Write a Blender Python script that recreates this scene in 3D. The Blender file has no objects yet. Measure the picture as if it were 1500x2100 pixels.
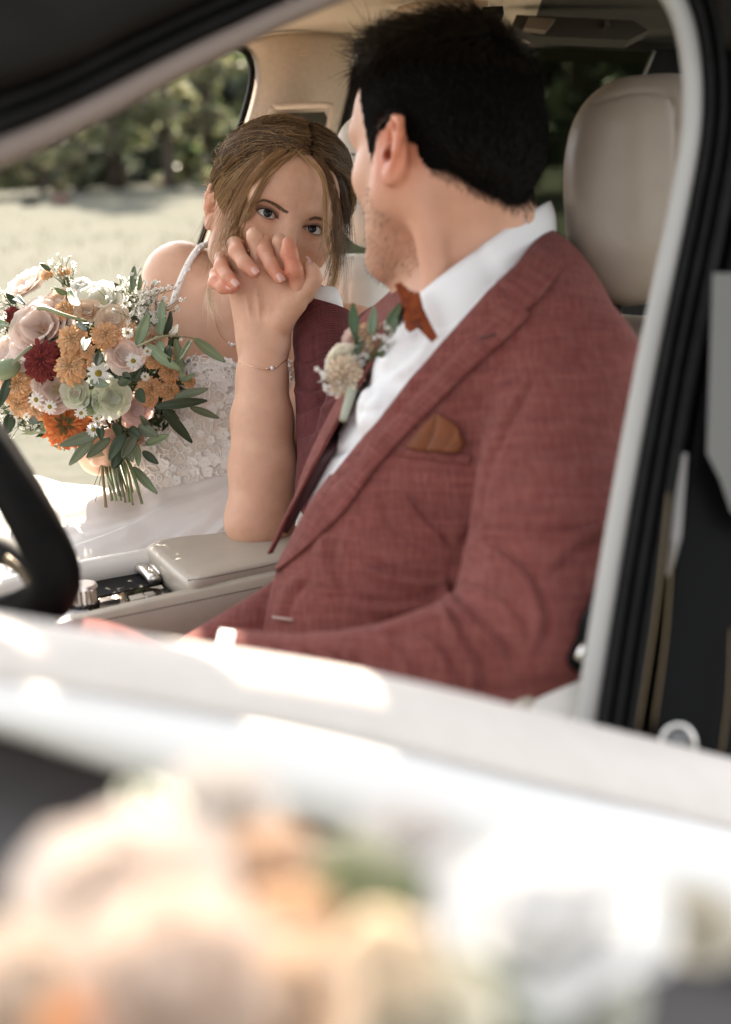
import bpy, bmesh, math, random
import numpy as np
from mathutils import Vector, Matrix

random.seed(7)
RNG = np.random.default_rng(7)
SC = bpy.context.scene
COL = SC.collection

# ------------------------------------------------------------------ camera
F = 2917.0                      # focal length in photograph pixels (50 mm on 36 mm tall frame)
PITCH = math.radians(14.8)
ROLL = math.radians(2.6)
CAMZ = 1.36
cam_d = bpy.data.cameras.new("camera")
cam = bpy.data.objects.new("camera", cam_d)
COL.objects.link(cam)
cam_d.sensor_fit = 'VERTICAL'
cam_d.sensor_height = 36.0
cam_d.sensor_width = 25.7
cam_d.lens = 50.0
cam_d.clip_start = 0.02
cam_d.clip_end = 2000.0
cam_d.dof.use_dof = True
cam_d.dof.focus_distance = 1.80
cam_d.dof.aperture_fstop = 3.2
cam_d.dof.aperture_blades = 0
RC = (Matrix.Rotation(math.radians(90) - PITCH, 3, 'X') @ Matrix.Rotation(-ROLL, 3, 'Z'))
cam.matrix_world = Matrix.Translation((0, 0, CAMZ)) @ RC.to_4x4()
SC.camera = cam
RCN = np.array(RC)
# view frame used for building: x right, y depth, z up of the camera -> world
VF = RCN @ np.array([[1, 0, 0], [0, 0, 1], [0, -1, 0]], float)
CAMP = np.array([0, 0, CAMZ])
UPV = VF.T @ np.array([0, 0, 1.0])        # world up seen in the view frame


def W(p):
    """view frame -> world, (n,3) or (3,)"""
    return np.asarray(p, float) @ VF.T + CAMP


def P(x, y, d):
    """a point seen at photograph pixel (x, y) at depth d metres, in the view frame"""
    return np.array([(x - 750.0) / F * d, d, (1050.0 - y) / F * d])


def PH(x, y, h):
    """the point at pixel (x, y) on the level plane h metres above the ground"""
    r = P(x, y, 1.0)
    return r * ((h - CAMZ) / float(r @ UPV))


def PW(x, y, h):
    return W(PH(x, y, h))

# ------------------------------------------------------------------ sky, sun, exposure
SUN_EL, SUN_AZ = math.radians(35), math.radians(-10)      # azimuth from +Y towards +X
SC.render.engine = 'CYCLES'
w = bpy.data.worlds.new("World")
SC.world = w
w.use_nodes = True
nt = w.node_tree
nt.nodes.clear()
sky = nt.nodes.new('ShaderNodeTexSky')
sky.sky_type = 'NISHITA'
sky.sun_disc = False
sky.sun_elevation = SUN_EL
sky.sun_rotation = SUN_AZ
sky.dust_density = 2.0
sky.air_density = 1.0
sky.ozone_density = 0.6
hs = nt.nodes.new('ShaderNodeHueSaturation')
hs.inputs['Saturation'].default_value = 0.10
bg = nt.nodes.new('ShaderNodeBackground')
bg.inputs['Strength'].default_value = 0.115
wo = nt.nodes.new('ShaderNodeOutputWorld')
nt.links.new(sky.outputs[0], hs.inputs['Color'])
nt.links.new(hs.outputs[0], bg.inputs[0])
nt.links.new(bg.outputs[0], wo.inputs[0])
sl = bpy.data.lights.new("sun", 'SUN')
sl.energy = 4.6
sl.angle = math.radians(0.6)
sl.color = (1.0, 0.87, 0.70)
so = bpy.data.objects.new("sun", sl)
COL.objects.link(so)
sdir = Vector((math.sin(SUN_AZ) * math.cos(SUN_EL), math.cos(SUN_AZ) * math.cos(SUN_EL), math.sin(SUN_EL)))
so.rotation_euler = sdir.to_track_quat('Z', 'Y').to_euler()
so.location = sdir * 30
SC.view_settings.view_transform = 'Standard'
SC.view_settings.look = 'None'
SC.view_settings.gamma = 1.0
SC.view_settings.use_curve_mapping = False
SC.view_settings.exposure = 2.25
SC.cycles.use_denoising = True
SC.cycles.max_bounces = 7
SC.cycles.diffuse_bounces = 4
SC.cycles.transparent_max_bounces = 12
SC.cycles.caustics_reflective = False
SC.cycles.caustics_refractive = False
SC.cycles.sample_clamp_indirect = 6.0

# ------------------------------------------------------------------ objects


def empty(name, loc_view, label, cat, group=None):
    o = bpy.data.objects.new(name, None)
    COL.objects.link(o)
    o.location = Vector(W(loc_view))
    o.empty_display_size = 0.05
    o['label'] = label
    o['category'] = cat
    if group:
        o['group'] = group
    return o


def root_loc(o):
    l = Vector((0, 0, 0))
    while o is not None:
        l = l + o.location
        o = o.parent
    return np.array(l)


def make(name, V, faces, mat, parent=None, smooth=True, world=False, origin=None, mats=None, fmat=None, col=None, cloth=None):
    """link ONE mesh object; V are view-frame points unless world=True"""
    V = np.asarray(V, float).reshape(-1, 3)
    Wv = V if world else W(V)
    if origin is None:
        org = Wv.mean(axis=0) if len(Wv) else np.zeros(3)
    else:
        org = np.asarray(origin, float)
    me = bpy.data.meshes.new(name)
    loc = Wv - org
    if isinstance(faces, np.ndarray) and faces.ndim == 2:
        n, k = faces.shape
        me.vertices.add(len(loc))
        me.vertices.foreach_set('co', loc.astype(np.float32).ravel())
        me.loops.add(n * k)
        me.loops.foreach_set('vertex_index', faces.astype(np.int32).ravel())
        me.polygons.add(n)
        me.polygons.foreach_set('loop_start', (np.arange(n) * k).astype(np.int32))
        me.update(calc_edges=True)
        me.validate()
    else:
        me.from_pydata([tuple(v) for v in loc], [], [tuple(int(i) for i in f) for f in faces])
    if mats:
        for m in mats:
            me.materials.append(m)
        if fmat is not None and len(fmat) == len(me.polygons):
            me.polygons.foreach_set('material_index', np.asarray(fmat, np.int32))
    elif mat is not None:
        me.materials.append(mat)
    if smooth:
        me.polygons.foreach_set('use_smooth', np.ones(len(me.polygons), bool))
    if col is not None and len(col) == len(me.vertices):
        a = me.color_attributes.new('tint', 'FLOAT_COLOR', 'POINT')
        c4 = np.ones((len(me.vertices), 4), np.float32)
        c4[:, :3] = col
        a.data.foreach_set('color', c4.ravel())
    if cloth is not None and len(cloth) == len(me.vertices):
        a = me.attributes.new('cloth', 'FLOAT_VECTOR', 'POINT')
        a.data.foreach_set('vector', np.asarray(cloth, np.float32).ravel())
    me.update()
    o = bpy.data.objects.new(name, me)
    COL.objects.link(o)
    if parent is not None:
        o.parent = parent
        o.location = Vector(org - root_loc(parent))
    else:
        o.location = Vector(org)
    return o


def copy_obj(src, parent=None):
    c = src.copy()
    COL.objects.link(c)
    c.parent = parent
    return c


def tag(o, label, cat, group=None, kind=None):
    if label:
        o['label'] = label
    if cat:
        o['category'] = cat
    if group:
        o['group'] = group
    if kind:
        o['kind'] = kind
    return o


def norm(v):
    v = np.asarray(v, float)
    return v / (np.linalg.norm(v) + 1e-12)


def frame_from(fwd, up):
    f = norm(fwd)
    l = norm(np.cross(up, f))
    u = np.cross(f, l)
    return f, l, u

# ------------------------------------------------------------------ meshers


class Mesh:
    """collects pieces into one vertex/face list"""

    def __init__(s):
        s.V, s.Fc, s.M, s.C, s.n = [], [], [], [], 0

    def add(s, V, faces, m=0, col=None):
        V = np.asarray(V, float)
        for f in faces:
            s.Fc.append(tuple(int(i) + s.n for i in f))
            s.M.append(m)
        s.V.append(V)
        s.C.append(np.tile(np.asarray(col if col is not None else (1, 1, 1), float), (len(V), 1)) if col is None or np.ndim(col) == 1 else np.asarray(col))
        s.n += len(V)

    def build(s, name, mat, parent=None, **kw):
        V = np.vstack(s.V) if s.V else np.zeros((0, 3))
        if 'mats' in kw:
            kw['fmat'] = s.M
        return make(name, V, s.Fc, mat, parent, col=np.vstack(s.C) if s.V else None, **kw)


def catmull(pts, n):
    """smooth resample of a polyline (rows may carry extra columns)"""
    p = np.asarray(pts, float)
    if len(p) < 3:
        t = np.linspace(0, 1, n)[:, None]
        return p[0] * (1 - t) + p[-1] * t
    q = np.vstack([2 * p[0] - p[1], p, 2 * p[-1] - p[-2]])
    seg = np.linalg.norm(np.diff(p[:, :3], axis=0), axis=1) ** 0.75
    cum = np.concatenate([[0], np.cumsum(seg)])
    ts = np.linspace(0, cum[-1], n)
    out = []
    for t in ts:
        i = int(min(np.searchsorted(cum, t, 'right') - 1, len(p) - 2))
        u = (t - cum[i]) / (cum[i + 1] - cum[i] + 1e-12)
        a, b, c, d = q[i], q[i + 1], q[i + 2], q[i + 3]
        out.append(0.5 * ((2 * b) + (-a + c) * u + (2 * a - 5 * b + 4 * c - d) * u * u + (-a + 3 * b - 3 * c + d) * u ** 3))
    return np.array(out)


def tube(path, radii, sides=8, caps=True, squash=None):
    """tube along a path; squash=(axis, factor) flattens the section along an axis"""
    p = np.asarray(path, float)
    n = len(p)
    r = np.broadcast_to(np.asarray(radii, float), (n,))
    T = np.gradient(p, axis=0)
    T /= np.linalg.norm(T, axis=1)[:, None] + 1e-12
    ref = np.array([0.13, 0.31, 0.94])
    if abs(T[0] @ ref) > 0.95:
        ref = np.array([0.9, 0.2, 0.1])
    a = norm(np.cross(T[0], ref))
    V = []
    ang = np.arange(sides) * 2 * math.pi / sides
    for i in range(n):
        a = norm(a - (a @ T[i]) * T[i])
        b = np.cross(T[i], a)
        ring = np.cos(ang)[:, None] * a + np.sin(ang)[:, None] * b
        if squash is not None:
            ax = np.asarray(squash[0], float)
            ring = ring - (ring @ ax)[:, None] * ax * (1 - squash[1])
        V.append(p[i] + ring * r[i])
    V = np.vstack(V)
    fs = []
    for i in range(n - 1):
        for j in range(sides):
            k = (j + 1) % sides
            fs.append((i * sides + j, i * sides + k, (i + 1) * sides + k, (i + 1) * sides + j))
    if caps:
        fs.append(tuple(range(sides - 1, -1, -1)))
        fs.append(tuple((n - 1) * sides + j for j in range(sides)))
    return V, fs


def sweep(path, normals, prof, closed=True):
    """sweep a 2D profile (u along the given side vector, w along depth) along a path; normals = side vectors"""
    p = np.asarray(path, float)
    prof = np.asarray(prof, float)
    T = np.gradient(p, axis=0)
    V = []
    for i in range(len(p)):
        t = norm(T[i])
        s = norm(normals[i] - (normals[i] @ t) * t)
        dp = np.cross(t, s)
        if dp[1] < 0:
            dp = -dp
        V.append(p[i] + prof[:, :1] * s + prof[:, 1:2] * dp)
    m = len(prof)
    V = np.vstack(V)
    fs = []
    for i in range(len(p) - 1):
        for j in range(m if closed else m - 1):
            k = (j + 1) % m
            fs.append((i * m + j, i * m + k, (i + 1) * m + k, (i + 1) * m + j))
    return V, fs


def grid_faces(nu, nv, wrap=False):
    fs = []
    for i in range(nu - 1):
        for j in range(nv - (0 if wrap else 1)):
            k = (j + 1) % nv
            fs.append((i * nv + j, i * nv + k, (i + 1) * nv + k, (i + 1) * nv + j))
    return fs


def thick_sheet(G, thick):
    """G: (nu,nv,3) grid of points -> closed sheet with thickness"""
    nu, nv, _ = G.shape
    du = np.gradient(G, axis=0)
    dv = np.gradient(G, axis=1)
    N = np.cross(du, dv)
    N /= np.linalg.norm(N, axis=2, keepdims=True) + 1e-12
    A = G.reshape(-1, 3)
    B = (G + N * thick).reshape(-1, 3)
    m = nu * nv
    fs = grid_faces(nu, nv)
    fs2 = [tuple(i + m for i in f[::-1]) for f in fs]
    rim = []
    idx = [(i, 0) for i in range(nu)] + [(nu - 1, j) for j in range(1, nv)] + [(i, nv - 1) for i in range(nu - 2, -1, -1)] + [(0, j) for j in range(nv - 2, 0, -1)]
    ids = [i * nv + j for i, j in idx]
    for a, b in zip(ids, ids[1:] + ids[:1]):
        rim.append((a, b, b + m, a + m))
    return np.vstack([A, B]), fs + fs2 + rim


def sphere_mesh(c, r, nu=10, nv=14, axes=None):
    V, fs = [], []
    for i in range(nu + 1):
        th = math.pi * i / nu
        for j in range(nv):
            ph = 2 * math.pi * j / nv
            V.append((math.sin(th) * math.cos(ph), math.sin(th) * math.sin(ph), math.cos(th)))
    V = np.array(V) * r
    if axes is not None:
        V = V @ np.asarray(axes)
    return V + np.asarray(c), grid_faces(nu + 1, nv, True)

# ------------------------------------------------------------------ signed-distance sculpting


class Sdf:
    def __init__(s):
        s.ops = []

    def _add(s, kind, k, fn, lo, hi):
        s.ops.append((kind, k, fn, np.asarray(lo, float), np.asarray(hi, float)))
        return s

    def cone(s, a, b, ra, rb, k=0.01, op='+', squash=None):
        """tapered round limb; squash=(axis, factor<1) flattens it along an axis"""
        a, b = np.asarray(a, float), np.asarray(b, float)
        ba = b - a
        L = float(ba @ ba) + 1e-12
        ax = None if squash is None else norm(squash[0])
        fc = 1.0 if squash is None else squash[1]

        def fn(x, y, z):
            px, py, pz = x - a[0], y - a[1], z - a[2]
            t = np.clip((px * ba[0] + py * ba[1] + pz * ba[2]) / L, 0, 1)
            qx, qy, qz = px - t * ba[0], py - t * ba[1], pz - t * ba[2]
            d2 = qx * qx + qy * qy + qz * qz
            if ax is not None:
                c = qx * ax[0] + qy * ax[1] + qz * ax[2]
                d2 = d2 + c * c * (1 / fc ** 2 - 1)
                return (np.sqrt(d2) - (ra + (rb - ra) * t)) * (0.5 + 0.5 * fc)
            return np.sqrt(d2) - (ra + (rb - ra) * t)
        R = max(ra, rb)
        return s._add(op, k, fn, np.minimum(a, b) - R, np.maximum(a, b) + R)

    def chain(s, pts, rad, k=0.006, op='+', squash=None):
        for i in range(len(pts) - 1):
            s.cone(pts[i], pts[i + 1], rad[i], rad[i + 1], k, op, squash)
        return s

    def ell(s, c, radii, axes=None, k=0.01, op='+'):
        c = np.asarray(c, float)
        A = np.eye(3) if axes is None else np.asarray(axes, float)
        r = np.asarray(radii, float)

        def fn(x, y, z):
            px, py, pz = x - c[0], y - c[1], z - c[2]
            q = [(px * A[i, 0] + py * A[i, 1] + pz * A[i, 2]) for i in range(3)]
            k0 = np.sqrt(sum((q[i] / r[i]) ** 2 for i in range(3)))
            k1 = np.sqrt(sum((q[i] / r[i] ** 2) ** 2 for i in range(3))) + 1e-9
            return k0 * (k0 - 1) / k1
        R = r.max()
        return s._add(op, k, fn, c - R, c + R)

    def box(s, c, half, axes=None, rad=0.01, k=0.01, op='+'):
        c = np.asarray(c, float)
        A = np.eye(3) if axes is None else np.asarray(axes, float)
        h = np.asarray(half, float) - rad

        def fn(x, y, z):
            px, py, pz = x - c[0], y - c[1], z - c[2]
            q = [np.abs(px * A[i, 0] + py * A[i, 1] + pz * A[i, 2]) - h[i] for i in range(3)]
            o = np.sqrt(sum(np.maximum(v, 0) ** 2 for v in q))
            return o + np.minimum(np.maximum(np.maximum(q[0], q[1]), q[2]), 0) - rad
        R = float(np.linalg.norm(half))
        return s._add(op, k, fn, c - R, c + R)

    def fn(s, f, lo, hi, k=0.01, op='+'):
        return s._add(op, k, f, lo, hi)

    def eval(s, x, y, z, lo=None, hi=None):
        d = np.full(np.broadcast(x, y, z).shape, 0.5, np.float32)
        for kind, k, fn, plo, phi in s.ops:
            m = k + 0.02
            if lo is not None and (np.any(plo - m > hi) or np.any(phi + m < lo)):
                if kind == '&':
                    d[:] = 0.5
                continue
            e = fn(x, y, z)
            if kind == '-':
                e = -e
            if kind in '-&':
                if k > 0:
                    h = np.maximum(k - np.abs(d - e), 0) / k
                    d = np.maximum(d, e) + h * h * k * 0.25
                else:
                    d = np.maximum(d, e)
            else:
                if k > 0:
                    h = np.maximum(k - np.abs(d - e), 0) / k
                    d = np.minimum(d, e) - h * h * k * 0.25
                else:
                    d = np.minimum(d, e)
        return d

    def mesh(s, vox, lo=None, hi=None, B=22):
        adds = [o for o in s.ops if o[0] == '+']
        if lo is None:
            lo = np.min([o[3] for o in adds], axis=0) - 0.012
        if hi is None:
            hi = np.max([o[4] for o in adds], axis=0) + 0.012
        lo, hi = np.asarray(lo, float), np.asarray(hi, float)
        nb = np.ceil((hi - lo) / (vox * B)).astype(int)
        bs = vox * B
        cs = [lo[i] + (np.arange(nb[i]) + 0.5) * bs for i in range(3)]
        dc = s.eval(cs[0][:, None, None], cs[1][None, :, None], cs[2][None, None, :])
        act = np.argwhere(np.abs(dc) < bs * 0.87 * 1.5 + 0.004)
        cells, verts, quads = [], [], []
        NX, NY, NZ = (nb * B + 3)

        def key(i, j, k):
            return (i.astype(np.int64) * NY + j) * NZ + k
        for b in act:
            o = b * B
            ax = [(lo[i] + (o[i] + np.arange(B + 2)) * vox) for i in range(3)]
            D = s.eval(ax[0][:, None, None], ax[1][None, :, None], ax[2][None, None, :],
                       np.array([a[0] for a in ax]), np.array([a[-1] for a in ax]))
            S = D < 0
            if S.all() or not S.any():
                continue
            # cell vertices
            n = B + 1
            cnt = np.zeros((n, n, n), np.float32)
            acc = np.zeros((n, n, n, 3), np.float32)
            idx = np.arange(n)
            for axd in range(3):
                oth = [q for q in range(3) if q != axd]
                for e0 in (0, 1):
                    for e1 in (0, 1):
                        s0 = [slice(0, n)] * 3
                        s0[oth[0]] = slice(e0, n + e0)
                        s0[oth[1]] = slice(e1, n + e1)
                        s1 = list(s0)
                        s1[axd] = slice(1, n + 1)
                        a, c = D[tuple(s0)], D[tuple(s1)]
                        cr = (a < 0) != (c < 0)
                        t = np.where(cr, a / np.where(cr, a - c, 1), 0)
                        cnt += cr
                        acc[..., axd] += np.where(cr, t, 0)
                        acc[..., oth[0]] += cr * e0
                        acc[..., oth[1]] += cr * e1
            ci = np.argwhere(cnt > 0)
            if not len(ci):
                continue
            pos = acc[ci[:, 0], ci[:, 1], ci[:, 2]] / cnt[ci[:, 0], ci[:, 1], ci[:, 2]][:, None]
            g = ci + o
            cells.append(key(g[:, 0], g[:, 1], g[:, 2]))
            verts.append(lo + (g + pos) * vox)
            # faces: edges owned by nodes 1..B (local)
            for axd in range(3):
                oth = [q for q in range(3) if q != axd]
                s0 = [slice(1, B + 1)] * 3
                s1 = list(s0)
                s1[axd] = slice(2, B + 2)
                a, c = S[tuple(s0)], S[tuple(s1)]
                ed = np.argwhere(a != c)
                if not len(ed):
                    continue
                flip = a[ed[:, 0], ed[:, 1], ed[:, 2]]
                e = ed + 1 + o
                u, v = (axd + 1) % 3, (axd + 2) % 3
                q = []
                for du, dv in ((0, 0), (1, 0), (1, 1), (0, 1)):
                    cc = e.copy()
                    cc[:, u] -= du
                    cc[:, v] -= dv
                    q.append(key(cc[:, 0], cc[:, 1], cc[:, 2]))
                q = np.stack(q, 1)
                q[~flip] = q[~flip][:, ::-1]
                quads.append(q)
        K = np.concatenate(cells)
        V = np.concatenate(verts)
        uk, first = np.unique(K, return_index=True)
        V = V[first]
        Q = np.concatenate(quads)
        fi = np.searchsorted(uk, Q.ravel()).clip(0, len(uk) - 1)
        ok = (uk[fi] == Q.ravel()).reshape(Q.shape).all(axis=1)
        Fq = fi.reshape(Q.shape)[ok]
        return V, Fq


def vnormals(V, Fq):
    a = V[Fq[:, 2]] - V[Fq[:, 0]]
    b = V[Fq[:, 3]] - V[Fq[:, 1]]
    fn = np.cross(a, b)
    N = np.zeros_like(V)
    for i in range(4):
        for c in range(3):
            N[:, c] += np.bincount(Fq[:, i], fn[:, c], len(V))
    return N / (np.linalg.norm(N, axis=1, keepdims=True) + 1e-12)


def relax(V, Fq, it=1, lam=0.5):
    E = np.concatenate([Fq[:, [0, 1]], Fq[:, [1, 2]], Fq[:, [2, 3]], Fq[:, [3, 0]]])
    E = np.concatenate([E, E[:, ::-1]])
    deg = np.bincount(E[:, 0], minlength=len(V)).astype(float)
    for _ in range(it):
        A = np.stack([np.bincount(E[:, 0], V[E[:, 1], c], len(V)) for c in range(3)], 1) / np.maximum(deg, 1)[:, None]
        V = V + lam * (A - V)
    return V


def keep_faces(V, Fq, mask):
    """keep faces whose vertices all pass the mask"""
    f = Fq[mask[Fq].all(axis=1)]
    used = np.unique(f)
    mp = np.full(len(V), -1)
    mp[used] = np.arange(len(used))
    return V[used], mp[f]


def biggest(V, Fq):
    """drop every piece but the largest connected one"""
    E = np.concatenate([Fq[:, [0, 1]], Fq[:, [1, 2]], Fq[:, [2, 3]], Fq[:, [3, 0]]])
    lab = np.arange(len(V))
    while True:
        m = np.minimum(lab[E[:, 0]], lab[E[:, 1]])
        new = lab.copy()
        np.minimum.at(new, lab[E[:, 0]], m)
        np.minimum.at(new, lab[E[:, 1]], m)
        np.minimum.at(new, E[:, 0], m)
        np.minimum.at(new, E[:, 1], m)
        new = new[new]
        if (new == lab).all():
            break
        lab = new
    best = np.bincount(lab).argmax()
    return keep_faces(V, Fq, lab == best)


def pix(V):
    """photograph pixel of view-frame points"""
    return np.stack([750 + F * V[:, 0] / V[:, 1], 1050 - F * V[:, 2] / V[:, 1]], 1)


def stroke_dist(q, pts):
    """signed distance and parameter (0..1) of 2D points q to a polyline"""
    pts = np.asarray(pts, float)
    if len(pts) > 2:
        pp = catmull(np.c_[pts, np.zeros(len(pts))], len(pts) * 6)[:, :2]
    else:
        pp = pts
    L = np.linalg.norm(np.diff(pp, axis=0), axis=1)
    cum = np.concatenate([[0], np.cumsum(L)])
    best = np.full(len(q), 1e9)
    sg = np.zeros(len(q))
    tt = np.zeros(len(q))
    for i in range(len(pp) - 1):
        ba = pp[i + 1] - pp[i]
        t = np.clip(((q - pp[i]) @ ba) / (ba @ ba + 1e-9), 0, 1)
        d = q - pp[i] - t[:, None] * ba
        dd = np.hypot(d[:, 0], d[:, 1])
        m = dd < best
        best[m] = dd[m]
        sg[m] = np.sign(ba[0] * d[m, 1] - ba[1] * d[m, 0])
        tt[m] = (cum[i] + t[m] * L[i]) / cum[-1]
    return best, sg, tt


def sculpt(V, N, strokes):
    """push the surface in or out along strokes seen from the front; (points, width px, depth m, kind)"""
    q = pix(V)
    front = np.clip(-(N * V).sum(1) / np.linalg.norm(V, axis=1) * 2.5 + 0.3, 0, 1)
    D = np.zeros(len(V))
    for pts, wd, dep, kind in strokes:
        lo, hi = np.min(pts, axis=0) - 4 * wd, np.max(pts, axis=0) + 4 * wd
        m = (q[:, 0] > lo[0]) & (q[:, 0] < hi[0]) & (q[:, 1] > lo[1]) & (q[:, 1] < hi[1])
        ii = np.nonzero(m)[0]
        if not len(ii):
            continue
        d, sg, t = stroke_dist(q[ii], pts)
        taper = np.clip(np.minimum(t, 1 - t) * 5 + 0.12, 0, 1) if kind != 'seam' else 1.0
        e = np.exp(-(d / wd) ** 2)
        if kind == 'fold':                # groove with a ridge on its positive side
            r = np.exp(-((d * sg - 1.5 * wd) / (1.4 * wd)) ** 2)
            D[ii] += dep * taper * (-e + 0.9 * r)
        elif kind == 'ridge':
            D[ii] += dep * taper * e
        else:
            D[ii] -= dep * taper * e
    return V + N * (D * front)[:, None]


_NG = {}


def vnoise(V, scale, seed=0):
    """smooth value noise in 3D, -1..1"""
    if seed not in _NG:
        _NG[seed] = np.random.default_rng(seed).uniform(-1, 1, 4096)
    tab = _NG[seed]
    p = V * scale + 100
    i = np.floor(p).astype(int)
    f = p - i
    f = f * f * (3 - 2 * f)
    r = np.zeros(len(V))
    for dx in (0, 1):
        for dy in (0, 1):
            for dz in (0, 1):
                h = ((i[:, 0] + dx) * 73856093 ^ (i[:, 1] + dy) * 19349663 ^ (i[:, 2] + dz) * 83492791) & 4095
                r += tab[h] * (f[:, 0] if dx else 1 - f[:, 0]) * (f[:, 1] if dy else 1 - f[:, 1]) * (f[:, 2] if dz else 1 - f[:, 2])
    return r

# ------------------------------------------------------------------ materials


class NT:
    def __init__(s, name):
        s.m = bpy.data.materials.new(name)
        s.m.use_nodes = True
        s.t = s.m.node_tree
        s.b = s.t.nodes['Principled BSDF']
        s.out = s.t.nodes['Material Output']

    def n(s, typ, **kw):
        x = s.t.nodes.new(typ)
        for k, v in kw.items():
            if hasattr(x, k):
                setattr(x, k, v)
            else:
                x.inputs[k].default_value = v
        return x

    def l(s, a, b):
        s.t.links.new(a, b)


def mat(name, color, rough=0.6, metal=0.0, noise=None, bump=None, spec=0.5, coat=0.0, sss=0.0, sheen=0.0, tint=False, transl=0.0, sssr=(0.01, 0.004, 0.002), alpha=1.0):
    """noise=(scale, second colour, detail); bump=(scale, strength, distance)"""
    a = NT(name)
    b = a.b
    b.inputs['Base Color'].default_value = (*color, 1)
    b.inputs['Roughness'].default_value = rough
    b.inputs['Metallic'].default_value = metal
    b.inputs['Specular IOR Level'].default_value = spec
    b.inputs['Coat Weight'].default_value = coat
    b.inputs['Coat Roughness'].default_value = 0.08
    b.inputs['Subsurface Weight'].default_value = sss
    b.inputs['Subsurface Radius'].default_value = sssr
    b.inputs['Subsurface Scale'].default_value = 1.0
    b.inputs['Sheen Weight'].default_value = sheen
    b.inputs['Alpha'].default_value = alpha
    src = None
    tc = a.n('ShaderNodeTexCoord')
    if noise:
        nz = a.n('ShaderNodeTexNoise', Scale=noise[0], Detail=noise[2] if len(noise) > 2 else 4.0)
        a.l(tc.outputs['Object'], nz.inputs['Vector'])
        mx = a.n('ShaderNodeMix', data_type='RGBA')
        mx.inputs[6].default_value = (*color, 1)
        mx.inputs[7].default_value = (*noise[1], 1)
        rmp = a.n('ShaderNodeMapRange')
        rmp.inputs[1].default_value = 0.35
        rmp.inputs[2].default_value = 0.65
        a.l(nz.outputs['Fac'], rmp.inputs[0])
        a.l(rmp.outputs[0], mx.inputs[0])
        src = mx.outputs[2]
    if tint:
        at = a.n('ShaderNodeAttribute', attribute_name='tint')
        mm = a.n('ShaderNodeMix', data_type='RGBA', blend_type='MULTIPLY')
        mm.inputs[0].default_value = 1
        if src is not None:
            a.l(src, mm.inputs[6])
        else:
            mm.inputs[6].default_value = (*color, 1)
        a.l(at.outputs['Color'], mm.inputs[7])
        src = mm.outputs[2]
    if src is not None:
        a.l(src, b.inputs['Base Color'])
    if bump:
        nz = a.n('ShaderNodeTexNoise', Scale=bump[0], Detail=3.0)
        a.l(tc.outputs['Object'], nz.inputs['Vector'])
        bp = a.n('ShaderNodeBump', Strength=bump[1], Distance=bump[2])
        a.l(nz.outputs['Fac'], bp.inputs['Height'])
        a.l(bp.outputs[0], b.inputs['Normal'])
    if transl > 0:
        tr = a.n('ShaderNodeBsdfTranslucent')
        if src is not None:
            a.l(src, tr.inputs['Color'])
        else:
            tr.inputs['Color'].default_value = (*color, 1)
        ms = a.n('ShaderNodeMixShader')
        ms.inputs[0].default_value = transl
        a.l(b.outputs[0], ms.inputs[1])
        a.l(tr.outputs[0], ms.inputs[2])
        a.l(ms.outputs[0], a.out.inputs['Surface'])
    return a.m
# ------------------------------------------------------------------ ground and trees
m_grass = mat('dry_grass', (0.110, 0.109, 0.092), 0.95, noise=(0.35, (0.094, 0.096, 0.077), 4), bump=(9, 0.6, 0.05), spec=0.03)
# one sheet to the horizon
gv, gn = [], 60
xs = np.sign(np.linspace(-1, 1, gn)) * np.abs(np.linspace(-1, 1, gn)) ** 2.2 * 900
G = np.stack(np.meshgrid(xs, xs, indexing='ij'), -1).reshape(-1, 2)
hgt = vnoise(np.c_[G, np.zeros(len(G))], 0.05, 3) * 0.12 * np.clip(np.hypot(G[:, 0], G[:, 1]) / 20, 0, 1)
ground = make('ground', np.c_[G, hgt], grid_faces(gn, gn), m_grass, world=True, origin=(0, 0, 0))
ground['kind'] = 'structure'

# rough grass tufts near the car and along the trees
m_blade = mat('grass_blades', (0.12, 0.12, 0.09), 0.9, tint=True, transl=0.3, spec=0.05)
r = np.random.default_rng(5)
ga = Mesh()
V, Fs, Cc = [], [], []
nb = 3600
dist = 6 + 44 * r.random(nb) ** 1.2
az = r.uniform(-0.42, 0.22, nb)
bx, by = dist * np.sin(az), dist * np.cos(az)
h = r.uniform(0.02, 0.06, nb) * (1 + 0.02 * dist)
wd = 0.006 + 0.0007 * dist
th = r.uniform(0, math.pi, nb)
lx, ly = r.normal(0, 0.4, nb) * h, r.normal(0, 0.4, nb) * h
Vb = np.stack([np.c_[bx - wd * np.cos(th), by - wd * np.sin(th), np.zeros(nb) - 0.05],
               np.c_[bx + wd * np.cos(th), by + wd * np.sin(th), np.zeros(nb) - 0.05],
               np.c_[bx + lx, by + ly, h]], 1).reshape(-1, 3)
Fb = np.arange(nb * 3).reshape(-1, 3)
cb = np.repeat(r.uniform(0.7, 1.35, (nb, 1)) * np.array([[1.05, 1, 0.9]]), 3, axis=0)
grass = make('grass', Vb, Fb, m_blade, world=True, origin=(0, 0, 0), smooth=False, col=cb)
grass['kind'] = 'stuff'

m_bark = mat('bark', (0.09, 0.07, 0.05), 0.9, noise=(6, (0.05, 0.04, 0.03), 5), bump=(20, 0.6, 0.02))
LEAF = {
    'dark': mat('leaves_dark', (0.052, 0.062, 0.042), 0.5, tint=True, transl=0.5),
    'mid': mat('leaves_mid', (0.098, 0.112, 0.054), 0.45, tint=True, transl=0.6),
    'pale': mat('leaves_pale', (0.235, 0.235, 0.14), 0.45, tint=True, transl=0.65),
}


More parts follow.
